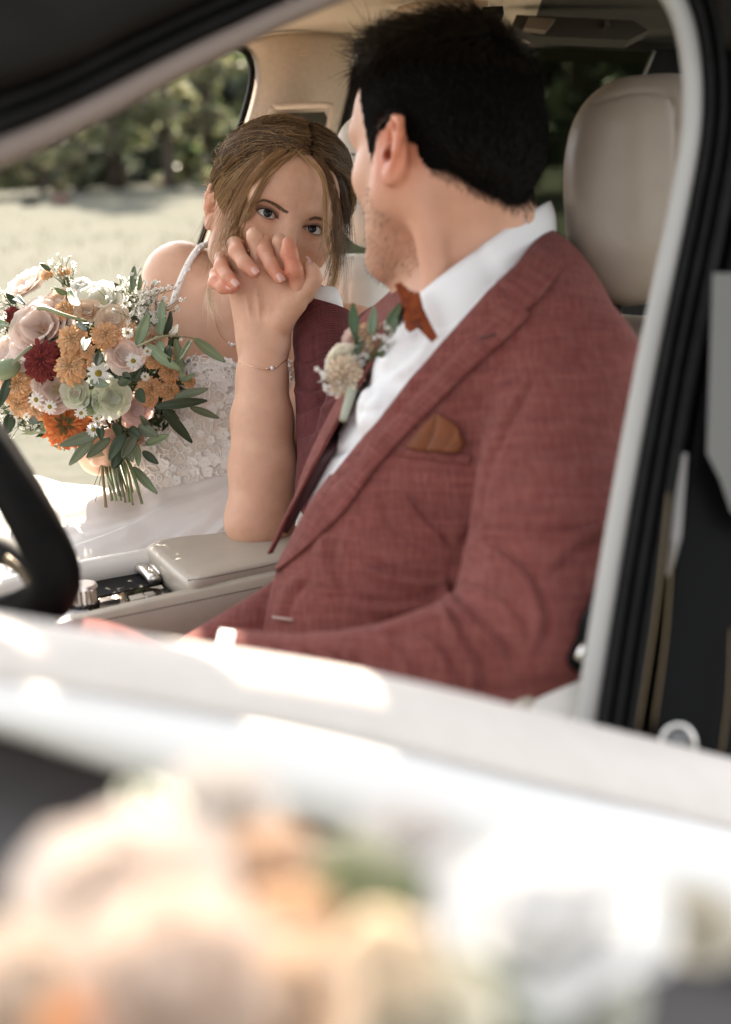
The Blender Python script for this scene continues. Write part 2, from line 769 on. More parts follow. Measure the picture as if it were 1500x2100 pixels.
def crown_mesh(seed, height, width, base, leaf, n, shape):
    """leaf-sized faces spread in clumps through the crown volume; z=0 at the ground"""
    r = np.random.default_rng(seed)
    ncl = 46
    ctr = []
    while len(ctr) < ncl:
        t = r.random()
        if shape == 'cone':
            rad = width * (1 - t) ** 0.8 + 0.2
        else:
            rad = width * math.sin(math.pi * (0.12 + 0.82 * t)) ** 0.6
        a = r.uniform(0, 2 * math.pi)
        q = rad * math.sqrt(r.uniform(0.15, 1))
        ctr.append((q * math.cos(a), q * math.sin(a), base + (height - base) * t))
    ctr = np.array(ctr)
    rs = r.uniform(0.25, 0.5, ncl) * width * 0.55
    cl = r.integers(0, ncl, n)
    d = r.normal(size=(n, 3))
    d /= np.linalg.norm(d, axis=1)[:, None]
    p = ctr[cl] + d * (rs[cl] * r.random(n) ** 0.4)[:, None] * np.array([1, 1, 0.7])
    p[:, 2] = np.maximum(p[:, 2], 0.15)
    u = r.normal(size=(n, 3))
    u /= np.linalg.norm(u, axis=1)[:, None]
    v = np.cross(u, r.normal(size=(n, 3)))
    v /= np.linalg.norm(v, axis=1)[:, None]
    s = leaf * r.uniform(0.6, 1.5, n)[:, None]
    Vv = np.stack([p - u * s, p + v * s * 0.55, p + u * s, p - v * s * 0.55], 1).reshape(-1, 3)
    shade = (0.75 + 0.5 * r.random(ncl))[cl] * r.uniform(0.75, 1.3, n)
    c = np.repeat(shade[:, None] * np.array([[1, 1, 1]]) * (1 + r.normal(0, 0.08, (n, 3))), 4, axis=0)
    return Vv, np.arange(n * 4).reshape(-1, 4), c, ctr


TREE_N = [0]


def tree(px, dist, height, width, base, leaf, n, kind, shape, label, cat='tree', name='tree'):
    TREE_N[0] += 1
    ray = W(P(px, 370, 1.0)) - CAMP
    x, y = ray[0] / ray[1] * dist, dist
    o = bpy.data.objects.new(name, None)
    COL.objects.link(o)
    o.location = (x, y, 0)
    tag(o, label, cat, 'trees and shrubs along the edge of the lawn')
    Vv, Fq, c, ctr = crown_mesh(100 + TREE_N[0], height, width, base, leaf, n, shape)
    make('crown', Vv + np.array([x, y, 0]), Fq, LEAF[kind], o, smooth=False, world=True, origin=(x, y, 0), col=c)
    r = np.random.default_rng(TREE_N[0])
    mb = Mesh()
    tr = 0.02 * height + 0.05
    spine = np.array([[0, 0, -0.1], [0.06, 0.02, height * 0.3], [-0.05, 0.05, height * 0.6], [0, 0, height * 0.9]])
    pth = catmull(spine, 10)
    Vt, ft = tube(pth, np.linspace(tr, tr * 0.2, 10), 8)
    mb.add(Vt, ft)
    for q in ctr[r.permutation(len(ctr))[:10]]:
        z = max(0.2, q[2] * 0.62)
        st = np.array([0, 0, z])
        Vt, ft = tube(catmull(np.array([st, st * 0.5 + q * 0.5 + np.array([0, 0, 0.1 * height * 0.3]), q]), 5), np.linspace(tr * 0.4, tr * 0.08, 5), 5)
        mb.add(Vt, ft)
    Vt = np.vstack(mb.V) + np.array([x, y, 0])
    make('trunk', Vt, mb.Fc, m_bark, o, world=True, origin=(x, y, 0))
    return o


tree(-150, 46, 5.0, 3.0, 0.2, 0.13, 3400, 'pale', 'round', 'pale leafy shrub at the far left end of the tree line', 'shrub', 'shrub')
tree(85, 44, 3.4, 1.9, 0.1, 0.11, 3600, 'pale', 'round', 'pale sunlit shrub standing left of the dark conifers', 'shrub', 'shrub')
tree(165, 52, 12.5, 2.6, 0.1, 0.16, 4200, 'dark', 'cone', 'dark conifer beside the pale shrub', 'tree', 'conifer_tree')
tree(240, 49, 13.5, 2.8, 0.1, 0.16, 4600, 'dark', 'cone', 'tall dark conifer in the middle of the tree line', 'tree', 'conifer_tree')
tree(345, 47, 8.5, 2.2, 0.1, 0.15, 3600, 'pale', 'round', 'pale green tree with bright sunlit leaves beside the conifers')
tree(430, 50, 12.0, 3.4, 0.1, 0.16, 5200, 'mid', 'round', 'broad mid green tree seen beside the passenger door pillar')
tree(560, 52, 12.0, 3.4, 0.1, 0.16, 4200, 'mid', 'round', 'mid green tree mostly behind the passenger door pillar')
tree(700, 50, 11.0, 3.4, 0.1, 0.16, 3600, 'dark', 'round', 'dark tree seen beyond the passenger headrest')
tree(1020, 30, 9.5, 3.0, 0.3, 0.14, 3600, 'dark', 'round', 'dark tree behind the groom seen through the rear window')
tree(1180, 31, 10, 3.0, 0.3, 0.14, 4600, 'dark', 'round', 'dark tree seen between the groom and the headrest')
tree(1345, 32, 10, 3.2, 0.3, 0.14, 3600, 'dark', 'round', 'dark tree above the grey driver headrest')

# shaded wood behind the first row of trees
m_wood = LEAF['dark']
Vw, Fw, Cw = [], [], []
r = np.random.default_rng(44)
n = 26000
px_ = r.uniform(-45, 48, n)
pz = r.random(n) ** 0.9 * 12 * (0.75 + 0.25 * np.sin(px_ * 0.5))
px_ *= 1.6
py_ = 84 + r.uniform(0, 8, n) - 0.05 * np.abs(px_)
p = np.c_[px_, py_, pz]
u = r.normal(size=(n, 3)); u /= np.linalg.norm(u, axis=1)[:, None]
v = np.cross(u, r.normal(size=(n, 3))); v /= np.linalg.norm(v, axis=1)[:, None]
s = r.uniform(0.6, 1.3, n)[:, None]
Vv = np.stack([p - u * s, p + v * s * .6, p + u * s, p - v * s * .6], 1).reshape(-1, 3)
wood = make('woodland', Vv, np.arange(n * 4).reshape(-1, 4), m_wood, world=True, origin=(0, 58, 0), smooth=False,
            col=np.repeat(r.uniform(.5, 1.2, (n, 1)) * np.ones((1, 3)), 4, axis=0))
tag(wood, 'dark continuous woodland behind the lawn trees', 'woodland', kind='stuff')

# low dark undergrowth closing the gaps below the crowns
r = np.random.default_rng(46)
n = 9000
ux = r.uniform(-40, 40, n)
uz = r.random(n) ** 1.1 * (2.2 + 0.8 * np.sin(ux * 0.7) + 0.5 * np.sin(ux * 1.9))
uy = 55.5 + r.uniform(0, 3.5, n)
p = np.c_[ux, uy, uz]
u = r.normal(size=(n, 3)); u /= np.linalg.norm(u, axis=1)[:, None]
v = np.cross(u, r.normal(size=(n, 3))); v /= np.linalg.norm(v, axis=1)[:, None]
s = r.uniform(0.2, 0.5, n)[:, None]
Vv = np.stack([p - u * s, p + v * s * .6, p + u * s, p - v * s * .6], 1).reshape(-1, 3)
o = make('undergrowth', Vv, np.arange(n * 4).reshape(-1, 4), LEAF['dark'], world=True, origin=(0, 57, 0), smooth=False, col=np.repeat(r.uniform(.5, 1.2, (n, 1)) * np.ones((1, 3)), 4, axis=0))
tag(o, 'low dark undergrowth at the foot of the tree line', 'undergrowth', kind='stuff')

# two low stumps far out on the lawn
m_stump = mat('stump_wood', (0.16, 0.10, 0.075), 0.8, noise=(12, (0.11, 0.07, 0.05), 3))
m_stump2 = mat('stump_dark', (0.085, 0.082, 0.062), 0.8, noise=(12, (0.06, 0.058, 0.045), 3))
for i, (px, mm, lb) in enumerate(((60, m_stump2, 'small grey stump far out on the sunny lawn'), (122, m_stump, 'small reddish stump far out on the sunny lawn'))):
    ray = W(P(px, 400, 1.0)) - CAMP
    d = 36.0
    x, y = ray[0] / ray[1] * d, d
    rs_ = np.random.default_rng(i)
    prof_ = [(0.27, -0.05), (0.235, 0.06), (0.215, 0.2), (0.21, 0.31), (0.19, 0.335), (0.0, 0.34)]
    V = []
    for rr, hh in prof_:
        for j in range(14):
            a = 2 * math.pi * j / 14
            w_ = 1 + 0.10 * math.sin(3 * a + i) + 0.05 * math.sin(7 * a)
            V.append((x + rr * w_ * math.cos(a), y + rr * w_ * math.sin(a), hh))
    o = make('tree_stump', np.array(V), grid_faces(6, 14, True), mm, world=True, origin=(x, y, 0))
    tag(o, lb, 'stump', 'stumps on the lawn')
# ------------------------------------------------------------------ the car
def lth(name, c, b=(260, 0.25, 0.0006)):
    return mat(name, c, 0.42, noise=(30, tuple(x * 0.93 for x in c), 3), bump=b, spec=0.4)


m_trim = mat('pillar_trim', (0.52, 0.42, 0.335), 0.75, noise=(120, (0.48, 0.385, 0.305), 2), bump=(700, 0.2, 0.0004))
m_trim_b = mat('pillar_trim_near', (0.34, 0.33, 0.312), 0.6, bump=(700, 0.2, 0.0004))
m_head = mat('headliner_cloth', (0.60, 0.47, 0.35), 0.95, noise=(300, (0.56, 0.46, 0.36), 2), bump=(900, 0.4, 0.0006))
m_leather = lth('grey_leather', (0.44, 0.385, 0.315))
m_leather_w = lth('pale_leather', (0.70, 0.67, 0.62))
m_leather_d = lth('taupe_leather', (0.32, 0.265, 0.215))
m_rubber = mat('rubber', (0.004, 0.004, 0.0042), 0.6, noise=(60, (0.007, 0.007, 0.0072), 2), spec=0.14)
m_gloss = mat('black_gloss', (0.003, 0.003, 0.0032), 0.35, spec=0.08)
m_piano = mat('piano_black', (0.010, 0.008, 0.007), 0.06, spec=0.6, noise=(40, (0.016, 0.013, 0.011), 2))
m_brownp = mat('dark_brown_panel', (0.008, 0.0063, 0.005), 0.6, noise=(5, (0.006, 0.005, 0.004), 2), spec=0.08)
m_black = mat('matt_black', (0.008, 0.007, 0.007), 0.7, spec=0.2)
m_chrome = mat('chrome', (0.80, 0.78, 0.75), 0.14, metal=1.0)
m_satin = mat('satin_metal', (0.72, 0.68, 0.64), 0.32, metal=1.0)
m_silver_panel = mat('silver_panel', (0.72, 0.70, 0.70), 0.28, metal=0.35)
m_white = mat('white_paint', (0.72, 0.71, 0.70), 0.35, coat=0.2, noise=(3, (0.69, 0.68, 0.67), 2))
m_sill = mat('door_sill_leather', (0.62, 0.575, 0.54), 0.6, noise=(40, (0.59, 0.545, 0.51), 3))
m_door_dark = mat('door_dark_panel', (0.055, 0.048, 0.050), 0.4, noise=(8, (0.042, 0.037, 0.039), 3))
m_brass = mat('brass_edge', (0.14, 0.10, 0.05), 0.5, metal=0.6)

car = empty('car', P(750, 2600, 1.3), 'white car with pale leather interior, its side window open to the couple inside', 'car')

# --- near window opening: trim, seals and outer panels swept along one path
path_px = [(-160, 378, .80), (0, 306, .86), (100, 264, .895), (200, 216, .92), (300, 163, .95), (400, 112, .975), (500, 64, 1.0), (600, 18, 1.02), (760, -45, 1.04), (960, -92, 1.06),
           (1150, -110, 1.07), (1280, -90, 1.075), (1352, -48, 1.08), (1394, 12, 1.08), (1416, 90, 1.08), (1424, 190, 1.08), (1418, 290, 1.075),
           (1393, 430, 1.07), (1362, 580, 1.06), (1318, 800, 1.045), (1264, 1100, 1.02), (1200, 1500, .985), (1168, 1740, .965)]
pp = catmull(np.array([np.r_[P(*q), 0] for q in path_px]), 120)[:, :3]
T = np.gradient(pp, axis=0)
Nrm = np.array([norm(np.cross(norm(t), np.array([0, 1.0, 0]))) for t in T])     # in the picture plane
cen = P(700, 800, 1.05)
for i in range(len(Nrm)):
    if Nrm[i] @ (pp[i] - cen) < 0:
        Nrm[i] *= -1


def band(name, u0, u1, w0, w1, m, par=None, rnd=0.3, i0=0, i1=None, bulge=0.0):
    """a rounded strip: u outward from the opening, w depth (away from the camera)"""
    k = 10
    a = np.arange(k) * 2 * math.pi / k
    ce = np.sign(np.cos(a)) * np.abs(np.cos(a)) ** rnd
    se = np.sign(np.sin(a)) * np.abs(np.sin(a)) ** rnd
    prof = np.c_[(u0 + u1) / 2 + ce * (u1 - u0) / 2, (w0 + w1) / 2 + se * (w1 - w0) / 2]
    V, fs = sweep(pp[i0:i1], Nrm[i0:i1], prof)
    n = len(pp[i0:i1])
    fs.append(tuple(range(k)))
    fs.append(tuple((n - 1) * k + j for j in range(k)))
    return make(name, V, fs, m, car if par is None else par)


m_trim_f = mat('pillar_trim_front', (0.21, 0.165, 0.143), 0.75, bump=(700, 0.2, 0.0004))
band('front_pillar_trim', -0.0062, 0.0075, -0.004, 0.014, m_trim_f, rnd=0.6, i0=0, i1=62)
frame_trim = band('window_frame_trim', -0.0075, 0.0075, -0.004, 0.014, m_trim_b, rnd=0.6, i0=61)
seal = band('door_seal', 0.0080, 0.0145, -0.014, 0.03, m_rubber, rnd=0.8)
band('seal_lip', 0.0160, 0.0225, -0.020, 0.02, m_rubber, seal, rnd=0.9)
band('seal_groove', 0.0140, 0.048, 0.004, 0.03, m_black, seal, rnd=0.5)
band('seal_bulb', 0.0240, 0.0345, -0.024, 0.01, m_rubber, seal, rnd=0.9)
# outer skin of the front pillar (front half of the path) and roof rail
band('pillar_cover', 0.0140, 0.30, -0.050, -0.030, m_brownp, rnd=0.15, i0=0, i1=46)
band('roof_rail', 0.0140, 0.30, -0.050, -0.030, m_brownp, rnd=0.15, i0=46, i1=70)
# centre pillar: gloss black cover with brass coloured edge lines
cp = band('centre_pillar_cover', 0.0390, 0.12, -0.012, 0.010, m_gloss, rnd=0.15, i0=70)
for (a, b, d0, d1) in (((1372, 1010), (1305, 1520), 1.0, .97), ((1380, 1110), (1340, 1495), 1.0, .97), ((1500, 1290), (1478, 1560), .99, .965)):
    V, fs = tube(catmull(np.array([P(*a, d0 - .014), P((a[0] + b[0]) / 2 + 6, (a[1] + b[1]) / 2, (d0 + d1) / 2 - .014), P(*b, d1 - .014)]), 10), 0.0008, 6)
    make('edge_line', V, fs, m_brass, cp)
# rear door glass beside the centre pillar
gl = [(1462, 560), (1450, 930), (1478, 985), (1500, 1050), (1700, 1120), (1700, 560)]
V = np.array([P(x, y, 0.99) for x, y in gl] + [P(x, y, 1.0) for x, y in gl])
n = len(gl)
make('rear_door_glass', V, [tuple(range(n)), tuple(range(2 * n - 1, n - 1, -1))] + [(i, (i + 1) % n, (i + 1) % n + n, i + n) for i in range(n)],
     mat('rear_glass_reflecting', (0.12, 0.118, 0.112), 0.4, spec=0.2), car, smooth=False)
# small round lock striker low on the centre pillar
V, fs = sphere_mesh(P(1388, 1530, .955), .012, 10, 14)
V = P(1388, 1530, .955) + (V - P(1388, 1530, .955)) * np.array([0.9, 0.4, 1.2])
lt = make('pillar_lamp', V, fs, mat('clear_lens', (0.10, 0.10, 0.10), 0.08, spec=0.8), car)
ringp = np.array([P(1388, 1530, .952) + np.array([0.0115 * math.cos(t), -0.004, 0.015 * math.sin(t)]) for t in np.linspace(0, 2 * math.pi, 25)])
V, fs = tube(ringp, 0.0016, 6, caps=False)
make('lamp_ring', V, fs, m_chrome, lt)
# pale latch plate between seal and cover
V = np.array([P(1404, 930, 1.005), P(1410, 930, 1.005), P(1398, 1100, 1.0), P(1376, 1180, 1.0), P(1368, 1180, 1.0), P(1386, 1030, 1.0)])
V = np.vstack([V, V + np.array([0, .006, 0])])
make('latch_plate', V, [(0, 1, 2, 3, 4, 5), (11, 10, 9, 8, 7, 6)] + [(i, (i + 1) % 6, (i + 1) % 6 + 6, i + 6) for i in range(6)], mat('latch_grey', (0.20, 0.19, 0.185), 0.5), car, smooth=False)

# --- headliner: from the near rail over to the far rail
near_e = [P(590, 16, 1.02), P(640, -8, 1.05), P(760, -55, 1.07), P(900, -90, 1.09), P(1150, -120, 1.10), P(1420, -105, 1.11), P(1700, -60, 1.15)]
far_e = [P(235, 128, 2.30), P(350, 106, 2.36), P(480, 93, 2.42), P(600, 87, 2.44), P(700, 84, 2.46), P(950, 84, 2.6), P(1250, 96, 2.75), P(1560, 110, 2.9)]
ne, fe = catmull(np.array(near_e), 41), catmull(np.array(far_e), 41)
tt = np.linspace(0, 1, 17)
Gd = np.array([[ne[i] * (1 - t) + fe[i] * t + UPV * (0.055 * math.sin(math.pi * t) ** 0.7) for t in tt] for i in range(41)])
V, fs = thick_sheet(Gd[:27], 0.03)
make('headliner', V, fs, m_head, car)
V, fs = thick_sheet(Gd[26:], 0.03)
make('rear_headliner', V, fs, mat('headliner_painted_shade', (0.035, 0.029, 0.022), 0.95, noise=(300, (0.028, 0.023, 0.018), 2)), car)  # darker copy of the headliner cloth; rear cabin shade painted into its colour
# outer roof skin above, closes off the sky
Gr = Gd.copy() + UPV * 0.06
V, fs = thick_sheet(Gr, 0.02)
make('roof', V, fs, m_white, car)
V, fs = tube(catmull(np.array([P(490, 70, 2.42), P(300, 120, 2.15), P(150, 190, 1.98), P(-100, 290, 1.75)]), 16), 0.014, 8)
make('far_front_pillar', V, fs, m_trim, car)

# overhead lamp console and grab handle near the roof
def slab(pxs, d, th, m, name, par=car, rad=None):
    V = np.array([P(x, y, d) for x, y in pxs])
    n = len(V)
    V = np.vstack([V, V + np.array([0, th, 0])])
    return make(name, V, [tuple(range(n)), tuple(range(2 * n - 1, n - 1, -1))] + [(i, (i + 1) % n, (i + 1) % n + n, i + n) for i in range(n)], m, par, smooth=False)


V, fs = tube(catmull(np.array([P(812, 40, 2.2), P(830, 24, 2.15), P(880, 14, 2.1), P(940, 12, 2.1), P(1000, 16, 2.1)]), 14), 0.010, 8)
make('grab_handle', V, fs, m_head, car)
slab([(835, 18), (985, 12), (990, 24), (838, 32)], 2.24, .02, m_black, 'visor_gap')
slab([(990, 14), (1032, 12), (1034, 28), (1000, 30)], 2.0, .03, m_black, 'clip')
oc = slab([(1060, 30), (1300, 42), (1330, 62), (1290, 82), (1100, 74), (1050, 52)], 2.3, .04, mat('lamp_housing', (0.04, 0.033, 0.026), 0.7), 'overhead_lamp')
slab([(1085, 34), (1140, 38), (1120, 62), (1075, 56)], 2.28, .02, mat('lamp_cover', (0.16, 0.12, 0.09), 0.6), 'lamp_cover', oc)
slab([(1240, 40), (1252, 40), (1252, 52), (1240, 52)], 2.28, .02, m_chrome, 'hook', oc)

# --- far centre pillar with its inset panel
# left edge along the passenger window, right edge along the rear door window
le = [(478, 92), (512, 112), (524, 150), (516, 205), (490, 290), (452, 400), (412, 520), (380, 640), (340, 800)]
re = [(728, 84), (728, 130), (722, 180), (712, 225), (698, 280), (680, 345), (662, 420), (640, 530), (610, 700)]
lc, rc_ = catmull(np.array([P(*q, 2.36) for q in le]), 40), catmull(np.array([P(*q, 2.44) for q in re]), 40)
Gp = np.array([[lc[i] * (1 - t) + rc_[i] * t - np.array([0, 0.05 * math.sin(math.pi * t) ** 0.6, 0]) for t in np.linspace(0, 1, 15)] for i in range(40)])
V, fs = thick_sheet(Gp, -0.02)
fp = make('far_pillar_trim', V, fs, m_trim, car)
fp['label'] = 'beige pillar trim with a small inset panel behind the bride'
# black seal along the passenger window edge
V, fs = tube(lc + np.array([-0.004, -0.01, 0]), 0.0055, 7)
make('far_window_seal', V, fs, m_rubber, car)
V, fs = tube(rc_[4:] + np.array([0.004, -0.01, 0]), 0.006, 7)
make('rear_window_seal', V, fs, m_black, car)
# inset frame with a dark recess
fr = [(560, 219), (668, 216), (682, 226), (676, 262), (660, 300), (540, 306), (552, 250)]
ring = catmull(np.array([P(x, y, 2.315) for x, y in fr + fr[:1]]), 48)
V, fs = tube(ring, 0.0055, 8)
make('inset_frame', V, fs, m_trim, fp)
slab([(575, 232), (666, 229), (671, 240), (655, 296), (560, 300)], 2.318, .02, mat('inset_dark', (0.035, 0.034, 0.026), 0.3), 'inset_panel', fp)
# embossed plate with letters on the upper pillar
V, fs = tube(catmull(np.array([P(617, 106, 2.335), P(632, 103, 2.335), P(632, 111, 2.335), P(617, 113, 2.335), P(617, 106, 2.335)]), 16), 0.0012, 5)
lg = make('embossed_mark', V, fs, m_trim, fp)
for k in range(4):
    x = 648 + k * 15
    V, fs = tube(np.array([P(x, 103, 2.335), P(x, 112, 2.335), P(x + 9, 112, 2.335)]), 0.0011, 5)
    make('embossed_letter', V, fs, m_trim, lg)

# --- rear cabin: dark cards of real panels with thickness, tinted glass
glass = NT('tinted_glass')
tb = glass.n('ShaderNodeBsdfTransparent')
tb.inputs[0].default_value = (0.30, 0.33, 0.27, 1)
gb = glass.n('ShaderNodeBsdfGlossy', Roughness=0.03)
gb.inputs[0].default_value = (1, 1, 1, 1)
ms = glass.n('ShaderNodeMixShader')
ms.inputs[0].default_value = 0.05
glass.l(tb.outputs[0], ms.inputs[1])
glass.l(gb.outputs[0], ms.inputs[2])
glass.l(ms.outputs[0], glass.out.inputs['Surface'])
rg = [(724, 84), (900, 90), (1345, 106), (1300, 545), (640, 560), (662, 420), (700, 280)]
V = np.array([P(x, y, 2.62) for x, y in rg] + [P(x, y, 2.625) for x, y in rg])
n = len(rg)
make('rear_window_glass', V, [tuple(range(n)), tuple(range(2 * n - 1, n - 1, -1))] + [(i, (i + 1) % n, (i + 1) % n + n, i + n) for i in range(n)], glass.m, car, smooth=False)
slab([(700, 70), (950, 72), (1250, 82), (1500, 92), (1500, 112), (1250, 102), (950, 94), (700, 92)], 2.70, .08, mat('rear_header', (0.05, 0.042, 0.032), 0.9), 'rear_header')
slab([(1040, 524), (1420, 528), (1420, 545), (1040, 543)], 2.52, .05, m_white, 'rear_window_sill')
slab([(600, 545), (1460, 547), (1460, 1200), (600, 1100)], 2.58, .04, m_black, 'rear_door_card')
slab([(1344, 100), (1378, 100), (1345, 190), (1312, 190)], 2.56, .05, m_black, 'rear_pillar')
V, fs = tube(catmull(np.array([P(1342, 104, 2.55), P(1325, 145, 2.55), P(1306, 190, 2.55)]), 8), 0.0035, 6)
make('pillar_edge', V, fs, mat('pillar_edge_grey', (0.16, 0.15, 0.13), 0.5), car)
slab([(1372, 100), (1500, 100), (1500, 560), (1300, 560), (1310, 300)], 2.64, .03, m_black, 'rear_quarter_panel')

# --- seats
def leather_obj(sdf, vox, m, name, par, seams=(), it=1):
    V, Fq = sdf.mesh(vox)
    V = relax(V, Fq, it)
    if seams:
        N = vnormals(V, Fq)
        V = sculpt(V, N, seams)
    return make(name, V, Fq, m, par)


def superell(c, half, axes, ex, bulge=0.0):
    """rounded pillow: |x|^ex + ... = 1 as a distance-like field"""
    c, h, A = np.asarray(c, float), np.asarray(half, float), np.asarray(axes, float)

    def fn(x, y, z):
        p = (x - c[0], y - c[1], z - c[2])
        q = [np.abs(p[0] * A[i, 0] + p[1] * A[i, 1] + p[2] * A[i, 2]) / h[i] for i in range(3)]
        g = (q[0] ** ex + q[1] ** ex + q[2] ** ex) ** (1 / ex)
        return (g - 1) * h.min() * 0.9
    R = np.linalg.norm(h) * 0.9
    return fn, c - R, c + R


# driver seat
dseat_ax = np.array([norm((0.96, 0.10, 0.10)), norm((-0.2, 0.97, 0.15)), norm((-0.13, -0.12, 0.98))])
s = Sdf()
hc = P(1312, 405, 1.45)
# outline of the headrest: narrower at the top left, cut by the pillar on the right
f1, lo, hi = superell(hc, (0.078, 0.050, 0.107), dseat_ax, 2.7)
s.fn(f1, lo, hi, 0.0)
s.box(hc + np.array([0.012, -0.006, 0.012]), (0.060, 0.046, 0.096), dseat_ax, 0.040, 0.03)
seat = s
ds = empty('driver_seat', P(1150, 1500, 1.35), None, None)
del ds['label'], ds['category']
ds.parent = car
ds.location = Vector(W(P(1150, 1500, 1.35))) - car.location
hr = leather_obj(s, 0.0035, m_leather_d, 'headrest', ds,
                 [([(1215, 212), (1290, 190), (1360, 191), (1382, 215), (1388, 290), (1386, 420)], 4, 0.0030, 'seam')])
hr['label'] = 'taupe leather headrest behind the groom'
V, fs = tube(np.array([P(1262, 560, 1.47), P(1250, 720, 1.47)]), 0.010, 10)
make('headrest_post', V, fs, m_black, hr)
V, fs = tube(np.array([P(1350, 560, 1.45), P(1346, 720, 1.46)]), 0.010, 10)
make('headrest_post', V, fs, m_black, hr)
s = Sdf()
s.cone(P(1345, 800, 1.50), P(1180, 1330, 1.36), 0.072, 0.085, 0.05)
s.cone(P(1120, 800, 1.58), P(900, 1330, 1.52), 0.075, 0.085, 0.05)
s.cone(P(1230, 810, 1.56), P(1040, 1330, 1.46), 0.08, 0.085, 0.06)
s.cone(P(1290, 900, 1.36), P(1135, 1500, 1.20), 0.045, 0.060, 0.05)
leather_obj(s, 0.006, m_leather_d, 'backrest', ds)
s = Sdf()
s.cone(P(1150, 1560, 1.22), P(560, 1760, 1.14), 0.075, 0.07, 0.05)
s.cone(P(1050, 1500, 1.42), P(560, 1690, 1.32), 0.085, 0.075, 0.06)
leather_obj(s, 0.007, m_leather, 'seat_cushion', ds)
# side trim of the seat, pale with fine piping, visible under the elbow
s = Sdf()
s.cone(P(1262, 1240, 1.13), P(1120, 1600, 1.06), 0.030, 0.050, 0.02)
leather_obj(s, 0.004, m_leather_w, 'side_bolster', ds)
V, fs = tube(catmull(np.array([P(1230, 1215, 1.12), P(1160, 1330, 1.09), P(1080, 1450, 1.06), P(1020, 1540, 1.04)]), 14), 0.010, 8)
make('bolster_piping', V, fs, m_leather, ds)
s = Sdf()
s.chain([P(1245, 1215, 1.075), P(1222, 1290, 1.065), P(1188, 1352, 1.055)], [0.010, 0.012, 0.0105], 0.01)
bk = leather_obj(s, 0.002, m_gloss, 'seat_lever', ds)
V, fs = tube(np.array([P(1205, 1322, 1.043), P(1186, 1352, 1.041)]), 0.0042, 8)
make('lever_tip', V, fs, m_chrome, bk)
V, fs = tube(catmull(np.array([P(1330, 1120, 1.12), P(1275, 1200, 1.10), P(1235, 1240, 1.085)]), 10), 0.011, 8, squash=((0, 1, 0), 0.35))
make('belt_strap', V, fs, m_black, ds)

# passenger seat
ps = empty('passenger_seat', P(760, 1000, 2.2), None, None)
del ps['label'], ps['category']
ps.parent = car
ps.location = Vector(W(P(760, 1000, 2.2))) - car.location
s = Sdf()
f1, lo, hi = superell(P(765, 372, 2.16), (0.060, 0.055, 0.100), np.array([norm((1, 0.05, 0.06)), norm((-.05, 1, 0)), norm((-0.06, 0, 1))]), 2.6)
s.fn(f1, lo, hi, 0.0)
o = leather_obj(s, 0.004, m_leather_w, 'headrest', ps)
V, fs = tube(np.array([P(770, 480, 2.17), P(772, 540, 2.17)]), 0.009, 8)
make('headrest_post', V, fs, m_chrome, o)
s = Sdf()
s.box(P(800, 900, 2.20), (0.16, 0.055, 0.285), np.array([norm((1, 0.1, 0.03)), norm((-.1, 1, 0)), norm((-0.03, 0, 1))]), 0.052, 0.02)
s.cone(P(742, 610, 2.15), P(722, 1100, 2.10), 0.040, 0.05, 0.05)
o = leather_obj(s, 0.005, m_leather_w, 'backrest', ps, [([(716, 545), (712, 600), (706, 660)], 4, 0.003, 'seam'), ([(842, 545), (828, 600), (822, 660)], 4, 0.003, 'seam')])
o['label'] = 'pale leather seat back right of the bride'
s = Sdf()
s.box(P(300, 1275, 2.05), (0.42, 0.26, 0.06), np.array([norm((1, 0.1, 0.12)), norm((-.1, 1, -.2)), norm((-0.1, .2, 1))]), 0.05, 0.02)
leather_obj(s, 0.009, m_leather_w, 'seat_cushion', ps)

# --- centre console
con = empty('centre_console', P(300, 1300, 1.6), None, None)
del con['label'], con['category']
con.parent = car
con.location = Vector(W(P(300, 1300, 1.6))) - car.location
ARM = float((P(430, 1150, 1.64) @ UPV)) + CAMZ          # height of the armrest top


def top(x, y, dh=0.0):
    return PH(x, y, ARM + dh)


def deck(name, pxs, dh, th, m, par, bev=0.0):
    """a panel lying level: outline pixels on the plane ARM+dh, thickness downwards"""
    A = np.array([top(x, y, dh) for x, y in pxs])
    n = len(A)
    B = A - UPV * th
    V = np.vstack([A, B])
    fs = [tuple(range(n)), tuple(range(2 * n - 1, n - 1, -1))] + [(i, (i + 1) % n, (i + 1) % n + n, i + n) for i in range(n)]
    o = make(name, V, fs, m, par, smooth=False)
    if bev:
        b = o.modifiers.new('bevel', 'BEVEL')
        b.width = bev
        b.segments = 3
        b.limit_method = 'ANGLE'
    return o


# side wall of the console facing the driver, with a rounded top edge
tp = [(-120, 1345), (60, 1302), (200, 1268), (330, 1238), (450, 1213), (570, 1186), (720, 1155)]
tops = catmull(np.array([top(x, y, -0.018) for x, y in tp]), 40)
side = norm(np.cross(norm(tops[-1] - tops[0]), UPV))
if side[1] > 0:
    side = -side
prof = [(0, 0.0), (0.006, -0.002), (0.011, -0.008), (0.013, -0.02), (0.016, -0.06), (0.022, -0.12), (0.03, -0.24)]
Gc = np.array([[p + side * a + UPV * b for a, b in prof] for p in tops])
V, fs = thick_sheet(Gc, -0.012)
cs = make('console_side', V, fs, m_leather, con)
mst = mat('thread', (0.17, 0.15, 0.13), 0.8)
from mathutils.bvhtree import BVHTree


